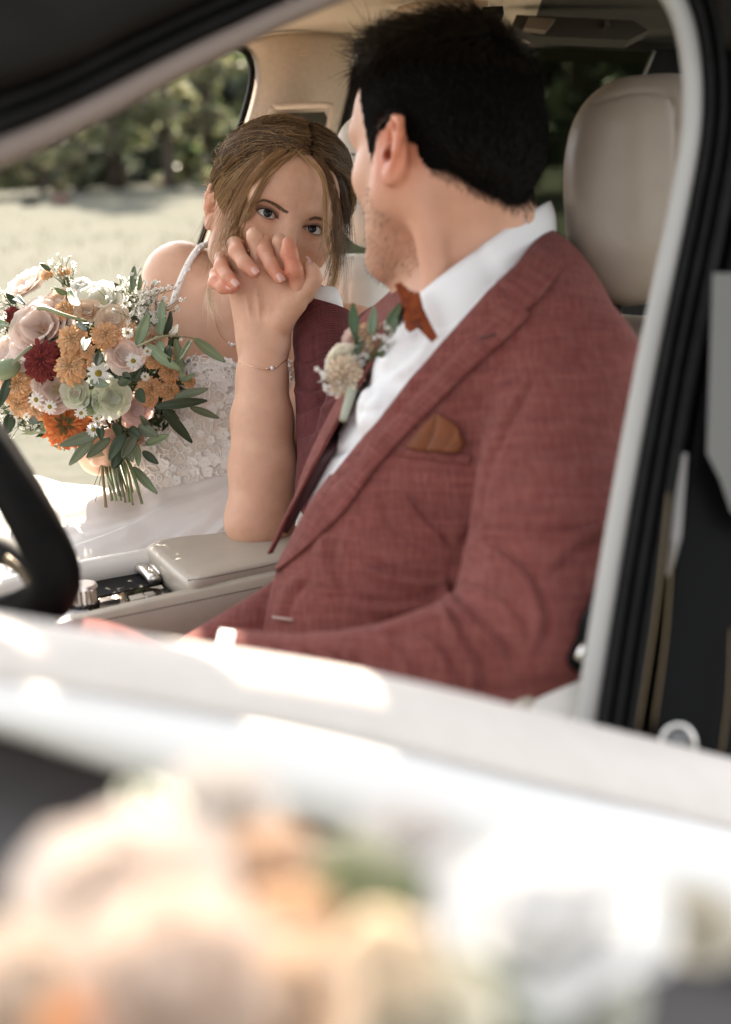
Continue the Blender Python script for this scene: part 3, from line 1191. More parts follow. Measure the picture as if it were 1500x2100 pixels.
def stitches(name, V, fs, pxs, n, par, gap=0.45, rr=0.0008):
    """a row of separate stitches laid on a built surface"""
    t = BVHTree.FromPolygons([tuple(v) for v in V], [tuple(int(i) for i in f) for f in fs])
    q = catmull(np.c_[np.array(pxs, float), np.zeros(len(pxs))], n * 2 + 1)[:, :2]
    m_ = Mesh()
    for i in range(0, n * 2, 2):
        e = []
        for x, y in (q[i], q[i] * 0.4 + q[i + 1] * 0.6, q[i + 1] * 1.15 - q[i] * 0.15):
            h_ = t.ray_cast(Vector((0, 0, 0)), Vector(P(x, y, 1.0)).normalized())
            if h_[0] is not None:
                e.append(P(x, y, h_[0].y - 0.0006))
        if len(e) == 3:
            Vt, ft = tube(np.array(e), rr, 5)
            m_.add(Vt, ft)
    if m_.n:
        o = m_.build(name, mst, par)
        o['kind'] = 'stuff'


stitches('stitching', V, fs, [(150, 1284), (250, 1264), (350, 1243), (450, 1222), (540, 1203)], 62, cs)
# black deck
deck('gloss_deck', [(-60, 1248), (160, 1186), (320, 1148), (420, 1128), (560, 1180), (440, 1218), (330, 1240), (200, 1266), (60, 1300), (-80, 1330)], -0.030, 0.02, m_piano, con, 0.001)
deck('deck_rail', [(-60, 1296), (40, 1270), (200, 1229), (330, 1200), (334, 1206), (200, 1236), (40, 1277), (-60, 1304)], -0.024, 0.006, m_satin, con, 0.001)
deck('tray', [(-40, 1246), (150, 1196), (300, 1163), (328, 1196), (180, 1228), (-10, 1272)], -0.0275, 0.002, m_black, con)
# far kerb of the console, pale
tp2 = [(-200, 1262), (0, 1206), (160, 1170), (330, 1139), (440, 1118)]
tops2 = catmull(np.array([top(x, y, -0.012) for x, y in tp2]), 24)
Gc = np.array([[p - side * a + UPV * b for a, b in ((0, -0.022), (0.002, -0.004), (0.008, 0), (0.02, 0), (0.028, -0.006), (0.034, -0.10))] for p in tops2])
V, fs = thick_sheet(Gc, 0.006)
make('console_edge', V, fs, m_leather_w, con)
# silver panel with buttons at the front
sp_ = deck('control_panel', [(-60, 1255), (100, 1225), (160, 1236), (190, 1262), (120, 1286), (-70, 1330)], -0.022, 0.01, m_silver_panel, con, 0.002)
deck('button_surround', [(-20, 1252), (70, 1238), (92, 1250), (84, 1266), (-20, 1290)], -0.0205, 0.004, m_satin, sp_, 0.002)
deck('button', [(-20, 1256), (66, 1243), (84, 1252), (76, 1263), (-20, 1284)], -0.0195, 0.004, m_silver_panel, sp_, 0.001)
deck('button', [(40, 1256), (74, 1250), (78, 1258), (44, 1265)], -0.0185, 0.003, m_satin, sp_, 0.001)
deck('button', [(116, 1240), (128, 1238), (138, 1250), (126, 1252)], -0.0205, 0.004, m_satin, sp_, 0.001)
# crystal selector knob
kb = top(172, 1248, -0.026)


def disc(c, r0, r1, h0, h1, m, name, par, k=28, ridges=0.0, rx=1.0):
    e1 = norm(np.cross(side, UPV))
    a = np.arange(k) * 2 * math.pi / k
    V, rings = [], [(r0 * .0, h0), (r0, h0), (r0, h0 + (h1 - h0) * .1), (r1, h0 + (h1 - h0) * .85), (r1 * .94, h1), (0.0, h1)]
    for q, (rr, hh) in enumerate(rings):
        for j in range(k):
            w_ = 1 - (ridges if (j % 2 and 0 < q < 4) else 0)
            V.append(c + (e1 * math.cos(a[j]) * rx + side * math.sin(a[j])) * rr * w_ + UPV * hh)
    return make(name, np.array(V), grid_faces(len(rings), k, True), m, par, smooth=False)


kn = disc(kb, 0.018, 0.0185, 0.0, 0.008, m_piano, 'selector_knob', con, 40, 0.10)
m_crystal = mat('crystal', (0.62, 0.55, 0.48), 0.12, metal=0.7)
disc(kb + UPV * 0.008, 0.0165, 0.0155, 0.0, 0.017, m_crystal, 'crystal_body', kn, 36, 0.12)
disc(kb + UPV * 0.0245, 0.0175, 0.0165, 0.0, 0.004, m_satin, 'knob_cap', kn, 36)
# start switch block
sb = deck('start_switch', [(246, 1218), (296, 1205), (322, 1208), (330, 1220), (280, 1236), (250, 1234)], -0.018, 0.012, m_piano, con, 0.002)
deck('switch_bar', [(244, 1222), (252, 1215), (262, 1231), (254, 1237)], -0.012, 0.014, m_chrome, sb, 0.0012)
deck('switch_cap', [(266, 1223), (290, 1217), (296, 1224), (270, 1231)], -0.0135, 0.008, m_satin, sb, 0.0012)
deck('switch_cap', [(297, 1216), (312, 1213), (318, 1218), (302, 1223)], -0.0135, 0.008, m_satin, sb, 0.0012)
# two silver roller covers by the armrest
for (x0, y0, x1, y1, wd) in ((286, 1164, 318, 1190, 0.016), (308, 1159, 334, 1180, 0.011), (322, 1154, 338, 1168, 0.006)):
    a_, b_ = top(x0, y0, -0.022), top(x1, y1, -0.022)
    V, fs = tube(catmull(np.array([a_, (a_ + b_) / 2 + UPV * 0.003, b_]), 8), wd * 0.5, 10, squash=(UPV, 0.8))
    make('roller_cover', V, fs, m_satin, con)
# armrest lid: a cushion with a rounded edge
ao = [(298, 1119), (340, 1104), (440, 1093), (600, 1078), (700, 1078), (720, 1120), (640, 1142), (560, 1157), (470, 1176), (408, 1192), (382, 1191), (350, 1166)]
base = np.array([top(x, y, 0.0) for x, y in ao])
ctr_ = base.mean(axis=0)
oc_ = catmull(np.vstack([np.c_[base, np.zeros(len(base))], np.r_[base[0], 0][None]]), 73)[:-1, :3]
rings = [(0.0, 0.004), (0.55, 0.0035), (0.88, 0.0025), (0.96, 0.0005), (0.99, -0.003), (1.0, -0.008), (1.0, -0.022), (0.985, -0.030), (0.93, -0.034), (0.0, -0.034)]
V = np.vstack([ctr_ + (oc_ - ctr_) * a + UPV * b for a, b in rings])
arm_o = make('armrest', V, grid_faces(len(rings), 72, True), m_leather, con)
arm_o['label'] = 'grey leather armrest lid under the bride elbow'
stitches('stitching', V, grid_faces(len(rings), 72, True), [(386, 1190), (430, 1184), (480, 1174), (530, 1164), (575, 1153)], 36, arm_o)
# dark joint between the lid and the console
gp = catmull(np.array([top(x, y, -0.033) for x, y in ((352, 1172), (384, 1200), (410, 1204), (470, 1193), (560, 1174), (680, 1148))]), 30)
Vt, ft = tube(gp + side * 0.004, 0.0035, 8)
make('lid_joint', Vt, ft, m_black, arm_o)
# footwell / tunnel under the console, dark
slab([(250, 1330), (560, 1270), (560, 1800), (250, 1800)], 1.62, .05, m_black, 'tunnel_carpet', con)

# --- steering wheel seen almost edge on
sw = empty('steering_wheel', P(-120, 900, 1.2), None, None)
del sw['label'], sw['category']
sw.parent = car
sw.location = Vector(W(P(-120, 900, 1.2))) - car.location
rim = catmull(np.array([P(-400, 640, 1.32), P(-210, 720, 1.27), P(-80, 840, 1.22), P(20, 985, 1.185), P(84, 1100, 1.165), P(114, 1172, 1.16), P(104, 1222, 1.165), P(40, 1262, 1.19), P(-60, 1270, 1.24), P(-200, 1210, 1.30), P(-330, 1080, 1.36)]), 60)
V, fs = tube(rim, 0.0205, 14)
rm = make('rim', V, fs, mat('wheel_leather', (0.0045, 0.0038, 0.0034), 0.6, noise=(50, (0.003, 0.0026, 0.0024), 3), bump=(400, 0.2, 0.0004), spec=0.07), sw)
V, fs = tube(catmull(np.array([P(-160, 1130, 1.26), P(-60, 1122, 1.23), P(10, 1130, 1.21), P(56, 1160, 1.19), P(84, 1205, 1.175)]), 16), np.linspace(0.016, 0.010, 16), 10)
make('spoke', V, fs, m_black, sw)
V, fs = tube(catmull(np.array([P(14, 1146, 1.19), P(50, 1175, 1.178), P(72, 1212, 1.168)]), 8), 0.0045, 8)
make('spoke_trim', V, fs, mat('spoke_trim_brass', (0.10, 0.075, 0.045), 0.45, metal=0.7), sw)
s = Sdf().ell(P(-210, 960, 1.27), (0.08, 0.05, 0.10), k=0)
leather_obj(s, 0.006, m_black, 'hub', sw)
# indicator stalk with a pale tip
V, fs = tube(catmull(np.array([P(-60, 1235, 1.30), P(-10, 1240, 1.29), P(12, 1262, 1.285), P(14, 1300, 1.28)]), 12), 0.0085, 10)
make('stalk', V, fs, m_satin, car)

# --- the open front door in the foreground
def dpath(pts, n=40):
    return catmull(np.array([P(*q) for q in pts]), n)


dtop = dpath([(-250, 1228, .55), (0, 1272, .60), (360, 1325, .67), (740, 1384, .74), (1100, 1466, .80), (1500, 1563, .86), (1800, 1640, .90)])
dmid = dpath([(-250, 1340, .52), (0, 1390, .57), (360, 1450, .635), (740, 1518, .70), (1100, 1605, .755), (1500, 1700, .81), (1800, 1780, .85)])
dlow = dpath([(-250, 1440, .515), (0, 1500, .565), (300, 1598, .625), (740, 1705, .695), (1100, 1810, .75), (1500, 1935, .80), (1800, 2030, .84)])
door = empty('front_door', P(700, 1700, .7), None, None)
del door['label'], door['category']
door.parent = car
door.location = Vector(W(P(700, 1700, .7))) - car.location
back = dtop + np.array([0.01, 0.09, -0.02])
Gs = np.array([[back[i] * (1 - t) + dtop[i] * t + np.array([0, 0, 0.006 * math.sin(math.pi * t)]) for t in np.linspace(0, 1, 5)] +
               [dtop[i] * (1 - t) + dmid[i] * t + np.array([0, -0.006, 0.004]) * math.sin(math.pi * t) for t in np.linspace(0.15, 1, 7)] for i in range(40)])
V, fs = thick_sheet(Gs, 0.008)
make('door_top', V, fs, m_sill, door)
Gs = np.array([[dmid[i] * (1 - t) + dlow[i] * t + np.array([0, -0.014, 0.0]) * (0.35 + math.sin(math.pi * t)) for t in np.linspace(0.0, 1, 9)] for i in range(40)])
V, fs = thick_sheet(Gs, 0.008)
make('door_skin', V, fs, m_white, door)
low2 = dlow + np.array([0, 0.03, -0.55])
Gs = np.array([[dlow[i] * (1 - t) + low2[i] * t + np.array([0, 0.012, 0]) for t in np.linspace(0, 1, 5)] for i in range(40)])
V, fs = thick_sheet(Gs, 0.01)
make('lower_panel', V, fs, m_door_dark, door)
# ------------------------------------------------------------------ materials for people and cloth
def skin(name, c, c2):
    a = NT(name)
    b = a.b
    tc = a.n('ShaderNodeTexCoord')
    nz = a.n('ShaderNodeTexNoise', Scale=38.0, Detail=5.0)
    a.l(tc.outputs['Object'], nz.inputs['Vector'])
    mr = a.n('ShaderNodeMapRange')
    mr.inputs[1].default_value, mr.inputs[2].default_value = 0.3, 0.7
    a.l(nz.outputs['Fac'], mr.inputs[0])
    mx = a.n('ShaderNodeMix', data_type='RGBA')
    mx.inputs[6].default_value, mx.inputs[7].default_value = (*c, 1), (*c2, 1)
    a.l(mr.outputs[0], mx.inputs[0])
    at = a.n('ShaderNodeAttribute', attribute_name='tint')
    mm = a.n('ShaderNodeMix', data_type='RGBA', blend_type='MULTIPLY')
    mm.inputs[0].default_value = 1
    a.l(mx.outputs[2], mm.inputs[6])
    a.l(at.outputs['Color'], mm.inputs[7])
    a.l(mm.outputs[2], b.inputs['Base Color'])
    b.inputs['Roughness'].default_value = 0.47
    sp_ = a.n('ShaderNodeMapRange')
    sp_.inputs[1].default_value, sp_.inputs[2].default_value, sp_.inputs[3].default_value, sp_.inputs[4].default_value = 0.1, 0.6, 0.0, 0.33
    a.l(at.outputs['Fac'], sp_.inputs[0])
    a.l(sp_.outputs[0], b.inputs['Specular IOR Level'])
    ss_ = a.n('ShaderNodeMapRange')
    ss_.inputs[1].default_value, ss_.inputs[2].default_value, ss_.inputs[3].default_value, ss_.inputs[4].default_value = 0.1, 0.6, 0.0, 0.16
    a.l(at.outputs['Fac'], ss_.inputs[0])
    a.l(ss_.outputs[0], b.inputs['Subsurface Weight'])
    b.inputs['Subsurface Radius'].default_value = (0.010, 0.0035, 0.0018)
    b.inputs['Subsurface Scale'].default_value = 0.7
    n2 = a.n('ShaderNodeTexNoise', Scale=420.0, Detail=2.0)
    a.l(tc.outputs['Object'], n2.inputs['Vector'])
    bp = a.n('ShaderNodeBump', Strength=0.3, Distance=0.0007)
    a.l(n2.outputs['Fac'], bp.inputs['Height'])
    a.l(bp.outputs[0], b.inputs['Normal'])
    return a.m


def heather(name, c1, c2, c3, rot=0.0, bumpd=0.0005, stripe=False):
    """slubby two tone suiting: long streaks along both thread directions"""
    a = NT(name)
    b = a.b
    at = a.n('ShaderNodeAttribute', attribute_name='cloth')
    facs = []
    for sc in ((520, 40, 48), (34, 40, 520), (14, 14, 150)):
        mp = a.n('ShaderNodeMapping')
        mp.inputs['Scale'].default_value = sc
        mp.inputs['Rotation'].default_value = (0, rot, 0)
        a.l(at.outputs['Vector'], mp.inputs['Vector'])
        nz = a.n('ShaderNodeTexNoise', Scale=1.0, Detail=3.0, Roughness=0.6)
        a.l(mp.outputs[0], nz.inputs['Vector'])
        mr = a.n('ShaderNodeMapRange')
        mr.inputs[1].default_value, mr.inputs[2].default_value = 0.34, 0.66
        a.l(nz.outputs['Fac'], mr.inputs[0])
        facs.append(mr.outputs[0])
    m1 = a.n('ShaderNodeMix', data_type='RGBA')
    m1.inputs[6].default_value, m1.inputs[7].default_value = (*c1, 1), (*c2, 1)
    a.l(facs[1], m1.inputs[0])
    m2 = a.n('ShaderNodeMix', data_type='RGBA')
    m2.inputs[7].default_value = (*c3, 1)
    a.l(m1.outputs[2], m2.inputs[6])
    ml = a.n('ShaderNodeMath', operation='MULTIPLY')
    ml.inputs[1].default_value = 0.55
    a.l(facs[0], ml.inputs[0])
    a.l(ml.outputs[0], m2.inputs[0])
    m3 = a.n('ShaderNodeMix', data_type='RGBA', blend_type='SOFT_LIGHT')
    m3.inputs[0].default_value = 0.14
    a.l(m2.outputs[2], m3.inputs[6])
    a.l(facs[2], m3.inputs[7])
    last = m3.outputs[2]
    if stripe:
        sx = a.n('ShaderNodeSeparateXYZ')
        a.l(at.outputs['Vector'], sx.inputs[0])
        mu = a.n('ShaderNodeMath', operation='MULTIPLY')
        mu.inputs[1].default_value = 2 * math.pi / 0.0024
        a.l(sx.outputs['Z'], mu.inputs[0])
        sn = a.n('ShaderNodeMath', operation='SINE')
        a.l(mu.outputs[0], sn.inputs[0])
        mr = a.n('ShaderNodeMapRange')
        mr.inputs[1].default_value, mr.inputs[2].default_value = 0.45, 1.0
        mr.inputs[4].default_value = 0.28
        a.l(sn.outputs[0], mr.inputs[0])
        m4 = a.n('ShaderNodeMix', data_type='RGBA')
        m4.inputs[7].default_value = (0.40, 0.17, 0.15, 1)
        a.l(last, m4.inputs[6])
        a.l(mr.outputs[0], m4.inputs[0])
        last = m4.outputs[2]
    a.l(last, b.inputs['Base Color'])
    b.inputs['Roughness'].default_value = 0.85
    b.inputs['Specular IOR Level'].default_value = 0.08
    b.inputs['Sheen Weight'].default_value = 0.04
    b.inputs['Sheen Roughness'].default_value = 0.4
    bp = a.n('ShaderNodeBump', Strength=0.12, Distance=bumpd)
    ad = a.n('ShaderNodeMath', operation='ADD')
    a.l(facs[0], ad.inputs[0])
    a.l(facs[1], ad.inputs[1])
    a.l(ad.outputs[0], bp.inputs['Height'])
    a.l(bp.outputs[0], b.inputs['Normal'])
    return a.m


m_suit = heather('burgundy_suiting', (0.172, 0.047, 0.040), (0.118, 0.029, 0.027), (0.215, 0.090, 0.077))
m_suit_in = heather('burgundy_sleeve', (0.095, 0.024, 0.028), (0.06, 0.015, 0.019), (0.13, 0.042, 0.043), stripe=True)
m_shirt = mat('white_shirt', (0.78, 0.78, 0.79), 0.8, bump=(500, 0.15, 0.0004), sheen=0.1)
m_cream = mat('cream_lining', (0.70, 0.63, 0.52), 0.75)
m_lining = mat('dark_lining', (0.045, 0.014, 0.016), 0.6)
m_skin_g = skin('skin_groom', (0.62, 0.355, 0.245), (0.58, 0.315, 0.215))
m_skin_b = skin('skin_bride', (0.65, 0.395, 0.275), (0.61, 0.35, 0.24))
m_nail_g = mat('nail_plain', (0.62, 0.34, 0.28), 0.25, coat=0.4)
m_nail_b = mat('nail_pink', (0.55, 0.30, 0.27), 0.12, coat=1.0)


def hair_mat(name, rough=0.38, spec=0.4):
    a = NT(name)
    at = a.n('ShaderNodeAttribute', attribute_name='tint')
    a.l(at.outputs['Color'], a.b.inputs['Base Color'])
    a.b.inputs['Roughness'].default_value = rough
    a.b.inputs['Specular IOR Level'].default_value = spec
    return a.m


m_hair_g = hair_mat('hair_groom', 0.55, 0.12)
m_cap_g = mat('hair_underlayer', (0.004, 0.0035, 0.003), 0.95, spec=0.02)
m_cap_b = mat('hair_underlayer_brown', (0.045, 0.024, 0.012), 0.9, spec=0.05)
m_hair_b = hair_mat('hair_bride', 0.33, 0.5)
m_lash = mat('lash', (0.010, 0.007, 0.006), 0.6)
m_brow = mat('brow_hair', (0.16, 0.095, 0.06), 0.6)


def strands(name, mat_, paths, r0, r1, cols, parent, segs=8, sides=3):
    """many hair strands as thin tapered tubes in one mesh; paths: (n,k,3)"""
    pt = np.asarray(paths, float)
    n, k, _ = pt.shape
    T = np.gradient(pt, axis=1)
    T /= np.linalg.norm(T, axis=2, keepdims=True) + 1e-12
    ref = np.array([0.21, 0.77, 0.60])
    A = np.cross(T, ref)
    A /= np.linalg.norm(A, axis=2, keepdims=True) + 1e-9
    Bv = np.cross(T, A)
    rr = np.linspace(1, 0, k)[None, :, None] ** 0.6 * (np.asarray(r0).reshape(-1, 1, 1) - r1) + r1
    V = np.stack([pt + (A * math.cos(a) + Bv * math.sin(a)) * rr for a in np.arange(sides) * 2 * math.pi / sides], 2)   # n,k,sides,3
    idx = np.arange(n * k * sides).reshape(n, k, sides)
    nx = np.roll(idx, -1, axis=2)
    Fq = np.stack([idx[:, :-1], nx[:, :-1], nx[:, 1:], idx[:, 1:]], -1).reshape(-1, 4)
    C = np.repeat(np.asarray(cols, float), k * sides, axis=0)
    return make(name, V.reshape(-1, 3), Fq, mat_, parent, col=C)


class Fr:
    """head frame: forward, left, up axes in the view frame"""

    def __init__(s, c, fwd, up):
        s.c = np.asarray(c, float)
        s.f, s.l, s.u = frame_from(fwd, up)
        s.A = np.array([s.f, s.l, s.u])

    def __call__(s, f, l, u):
        return s.c + s.f * f + s.l * l + s.u * u

    def loc(s, V):
        return (np.asarray(V) - s.c) @ s.A.T


def head_sdf(S, h, k=1.0, male=True, eyes=True):
    """skull, face, jaw, nose, lips, ears; eye level is u = 0; sizes in metres"""
    def ell(c, r, kk, op='+', ax=None):
        S.ell(h(*[q * k for q in c]), np.array(r) * k, h.A if ax is None else ax, kk * k, op)

    def con(a, b, ra, rb, kk, op='+'):
        S.cone(h(*[q * k for q in a]), h(*[q * k for q in b]), ra * k, rb * k, kk * k, op)
    j = 1.0 if male else 0.90
    ell((-0.012, 0, 0.034), (0.098, 0.0765, 0.084), 0.0)
    ell((0.030, 0, -0.026), (0.062, 0.060 * (1 if male else .97), 0.084), 0.03)
    ell((0.052, 0, 0.045), (0.045, 0.058, 0.045), 0.03)
    for s in (-1, 1):
        con((0.000, s * 0.056 * j, -0.060), (0.068, s * 0.016 * j, -0.103), 0.018, 0.016, 0.03)
        con((-0.002, s * 0.058 * j, -0.055), (-0.01, s * 0.066, 0.0), 0.016, 0.014, 0.03)
        ell((0.062 if not male else 0.055, s * 0.043, -0.028), (0.022, 0.022, 0.018) if not male else (0.020, 0.016, 0.016), 0.025)
        con((0.086, s * 0.014, 0.018), (0.074, s * 0.046, 0.020), 0.011 if male else 0.009, 0.010, 0.018)
        # hollow of the eye
        ell((0.098, s * 0.032, -0.001), (0.018, 0.020, 0.0125), 0.014, '-')
    ell((0.076, 0, -0.107), (0.018, 0.020, 0.014), 0.02)
    con((0.088, 0, 0.008), (0.112, 0, -0.040), 0.0075, 0.0105, 0.016)
    for s in (-1, 1):
        ell((0.099, s * 0.011, -0.043), (0.010, 0.0085, 0.008), 0.008)
    con((0.089, -0.018, -0.069), (0.089, 0.018, -0.069), 0.0065, 0.0065, 0.012)
    con((0.088, -0.015, -0.078), (0.088, 0.015, -0.078), 0.0068, 0.0068, 0.008)
    if eyes:
        for s in (-1, 1):
            ec = h(0.0755 * k, s * 0.0315 * k, 0)
            S.ell(ec, np.array([0.0138] * 3) * k, h.A, 0.006 * k)
            # outward axes of this eye
            ef = norm(h.f + 0.14 * s * h.l)
            el = norm(h.l * s - ef * (h.l * s @ ef))       # towards the outer corner
            eu = h.u

            def carve(x, y, z, ec=ec, ef=ef, el=el, eu=eu):
                px, py, pz = x - ec[0], y - ec[1], z - ec[2]
                a = px * el[0] + py * el[1] + pz * el[2]
                b = px * eu[0] + py * eu[1] + pz * eu[2]
                c = px * ef[0] + py * ef[1] + pz * ef[2]
                wd = 0.0138 * k
                q = 1 - np.clip((a / wd) ** 2, 0, 2)
                hi_ = 0.0055 * k * q + 0.0009 * k * (a / wd)
                lo_ = -0.0042 * k * q + 0.0009 * k * (a / wd)
                return np.maximum(np.maximum(b - hi_, lo_ - b), np.maximum(0.003 * k - c, np.abs(a) - wd)) * 0.8
            S.fn(carve, ec - 0.03, ec + 0.03, 0.0009, '-')


def _unused():
    pass


def ear_sdf(S, h, s, pos, k=1.0, tilt=-0.2, out=0.35):
    """an ear with rim, inner fold, hollow and lobe on side s; pos = (f, l, u)"""
    o = h(*pos)
    up = norm(h.u + tilt * h.f)
    back = norm(-h.f * (1 - out * 0.4) + h.l * s * out)           # towards the rear edge of the ear
    nrm = norm(np.cross(up, back)) * s
    if nrm @ (h.l * s) < 0:
        nrm = -nrm

    def q(a, b, c=0.0):
        return o + (back * a + up * b + nrm * c) * k
    S.ell(q(0.006, 0.000, 0.004), np.array([0.017, 0.029, 0.006]) * k, np.array([back, up, nrm]), 0.008)
    rim = [(-0.008, 0.012, 0.006), (-0.006, 0.026, 0.009), (0.004, 0.032, 0.011), (0.016, 0.027, 0.012), (0.021, 0.012, 0.012), (0.018, -0.006, 0.011), (0.011, -0.020, 0.009)]
    S.chain([q(*p) for p in rim], [0.0032, 0.0036, 0.004, 0.0042, 0.004, 0.0036, 0.0034], 0.003)
    S.ell(q(0.004, -0.026, 0.007), np.array([0.009, 0.010, 0.0055]) * k, np.array([back, up, nrm]), 0.006)
    S.chain([q(0.004, 0.020, 0.010), q(0.012, 0.012, 0.011), q(0.012, -0.004, 0.010), q(0.006, -0.014, 0.009)], [0.0028] * 4, 0.004)
    S.ell(q(0.002, -0.002, 0.013), np.array([0.008, 0.010, 0.010]) * k, np.array([back, up, nrm]), 0.003, '-')
    S.ell(q(-0.002, 0.014, 0.013), np.array([0.0065, 0.005, 0.007]) * k, np.array([back, up, nrm]), 0.003, '-')
    S.ell(q(-0.009, -0.003, 0.006), np.array([0.004, 0.007, 0.006]) * k, np.array([back, up, nrm]), 0.004)


def blob(V, c, r):
    return np.exp(-(((V - c) ** 2).sum(1)) / r ** 2)


def lerp_tint(C, wgt, t):
    return C * (1 - wgt[:, None]) + C * np.asarray(t)[None] * wgt[:, None]


from mathutils.bvhtree import BVHTree


def thin(o, weight, ratio):
    """collapse the dense mesh where weight is high (parts under clothes), keep it fine where it shows"""
    g = o.vertex_groups.new(name='covered')
    for lv in (1.0, 0.55):
        ids = np.nonzero(np.isclose(weight, lv))[0]
        if len(ids):
            g.add([int(i) for i in ids], float(lv), 'REPLACE')
    md = o.modifiers.new('thin', 'DECIMATE')
    md.ratio = ratio
    md.vertex_group = 'covered'
    md.vertex_group_factor = 6.0
    dg = bpy.context.evaluated_depsgraph_get()
    me = bpy.data.meshes.new_from_object(o.evaluated_get(dg))
    o.modifiers.clear()
    old = o.data
    me.name = old.name
    o.data = me
    bpy.data.meshes.remove(old)
    o.vertex_groups.clear()
    o.data.polygons.foreach_set('use_smooth', np.ones(len(o.data.polygons), bool))


class Drape:
    """looks up where the line of sight meets a built surface, so cloth pieces can be laid on it"""

    def __init__(s, V, Fq):
        s.t = BVHTree.FromPolygons([tuple(v) for v in V], [tuple(int(i) for i in f) for f in Fq])

    def d(s, x, y, default=1.4):
        r = Vector(P(x, y, 1.0))
        hit = s.t.ray_cast(Vector((0, 0, 0)), r.normalized())
        return hit[0].y if hit[0] is not None else default


def lay(dr, pts, off, default=1.4):
    """(n,2) pixels -> points off metres in front of the surface"""
    out = []
    for (x, y), o in zip(pts, np.broadcast_to(off, (len(pts),))):
        d = dr.d(x, y, default)
        out.append(P(x, y, d - o))
    return np.array(out)


def nail(name, m, par, tip, prev, up, wdt, ln, lift=0.0):
    """a nail plate on the back of a fingertip: curved thick sheet"""
    ax = norm(np.asarray(tip) - np.asarray(prev))
    up = norm(up - (up @ ax) * ax)
    sd = np.cross(ax, up)
    G = np.zeros((7, 7, 3))
    for i, t in enumerate(np.linspace(-1, 1, 7)):
        for j, v in enumerate(np.linspace(-1, 1, 7)):
            w_ = wdt * (1 - 0.25 * max(0, t) ** 2 - 0.2 * max(0, -t) ** 3)
            G[i, j] = tip + ax * (t * ln) + sd * (v * w_) + up * (lift - 0.0022 * v * v - 0.0014 * max(0, t) ** 2)
    V, fs = thick_sheet(G, 0.0008)
    return make(name, V, fs, m, par)
# ------------------------------------------------------------------ the groom
groom = empty('person', P(820, 1800, 1.4), 'man in burgundy suit and white shirt in the driver seat, face turned away', 'person', 'couple in the car')
gh = Fr(P(905, 302, 1.40), (-0.60, 0.80, -0.02), (0.06, 0.02, 1.0))
SPL = np.array([0.5, -0.87, 0.0])
GN = norm((-0.87, -0.5, 0.05))
neckB = P(985, 610, 1.43)
pelvis = P(730, 1560, 1.40)
spine = norm(neckB - pelvis)
GN = norm(GN - (GN @ spine) * spine)
GL = np.cross(spine, GN)
if GL[1] > 0:
    GL = -GL
TA = np.array([GL, GN, spine])
shL, elL, wrL = P(1165, 775, 1.300), P(1095, 1352, 1.125), P(478, 1388, 1.125)
shR, elR, wrR = P(815, 735, 1.58), P(705, 1000, 1.690), P(652, 636, 1.815)

def hairline(L):
    """>0 where hair grows (groom head-local coordinates)"""
    f, l, u = L[:, 0], np.abs(L[:, 1]), L[:, 2]
    # bottom edge as a function of f: fringe high at the front, sideburn before the ear, round the ear, down to the nape
    bot = np.interp(f, [-0.14, -0.095, -0.080, -0.066, -0.055, -0.046, -0.038, -0.030, -0.010, -0.004, 0.002, 0.026, 0.034, 0.042, 0.052, 0.066, 0.080, 0.12],
                    [-0.076, -0.076, -0.068, -0.052, -0.044, -0.034, -0.016, -0.004, -0.004, -0.008, -0.012, -0.014, 0.010, 0.040, 0.058, 0.066, 0.072, 0.078])
    return u - bot



# --- body: one continuous surface
S = Sdf()
head_sdf(S, gh, 0.985, True, eyes=True)
ear_sdf(S, gh, 1, (-0.0235, 0.0720, -0.026), 0.90, tilt=-0.22, out=0.10)
ear_sdf(S, gh, -1, (-0.022, 0.0720 * -1, -0.026), 0.85, tilt=-0.22, out=0.02)
S.cone(P(945, 400, 1.42), P(985, 650, 1.43), 0.056, 0.064, 0.03)
S.cone(gh(-0.03, 0.048, -0.045), P(905, 655, 1.36), 0.012, 0.014, 0.03)       # neck muscle
S.cone(gh(-0.055, 0.0, -0.02), P(1005, 650, 1.45), 0.040, 0.038, 0.035)
S.ell(P(945, 930, 1.44), (0.15, 0.085, 0.22), TA, 0.06)
S.ell(P(830, 1250, 1.41), (0.13, 0.085, 0.17), TA, 0.06)
S.cone(P(1000, 660, 1.42), shL, 0.05, 0.045, 0.05)
S.cone(P(980, 660, 1.44), shR, 0.05, 0.042, 0.05)
S.cone(shL, elL, 0.045, 0.038, 0.02)
S.cone(elL, wrL, 0.036, 0.025, 0.02)
S.cone(shR, elR, 0.042, 0.036, 0.02)
S.cone(elR, wrR, 0.034, 0.024, 0.02)
# left hand going down behind the door edge
S.cone(wrL, P(400, 1428, 1.12), 0.024, 0.026, 0.01, squash=((0, 1, 0), 0.7))
for i, (a, b, c) in enumerate((((372, 1416), (330, 1441), (312, 1476)), ((370, 1438), (326, 1468), (312, 1506)), ((376, 1460), (336, 1492), (322, 1528)), ((392, 1476), (356, 1506), (346, 1536)))):
    S.chain([P(400, 1431 + i * 9, 1.12), P(*a, 1.115), P(*b, 1.11), P(*c, 1.125)], [0.012, 0.0092, 0.0086, 0.0075], 0.004)
S.chain([P(430, 1396, 1.11), P(395, 1388, 1.095), P(365, 1404, 1.09)], [0.012, 0.0105, 0.0085], 0.006)
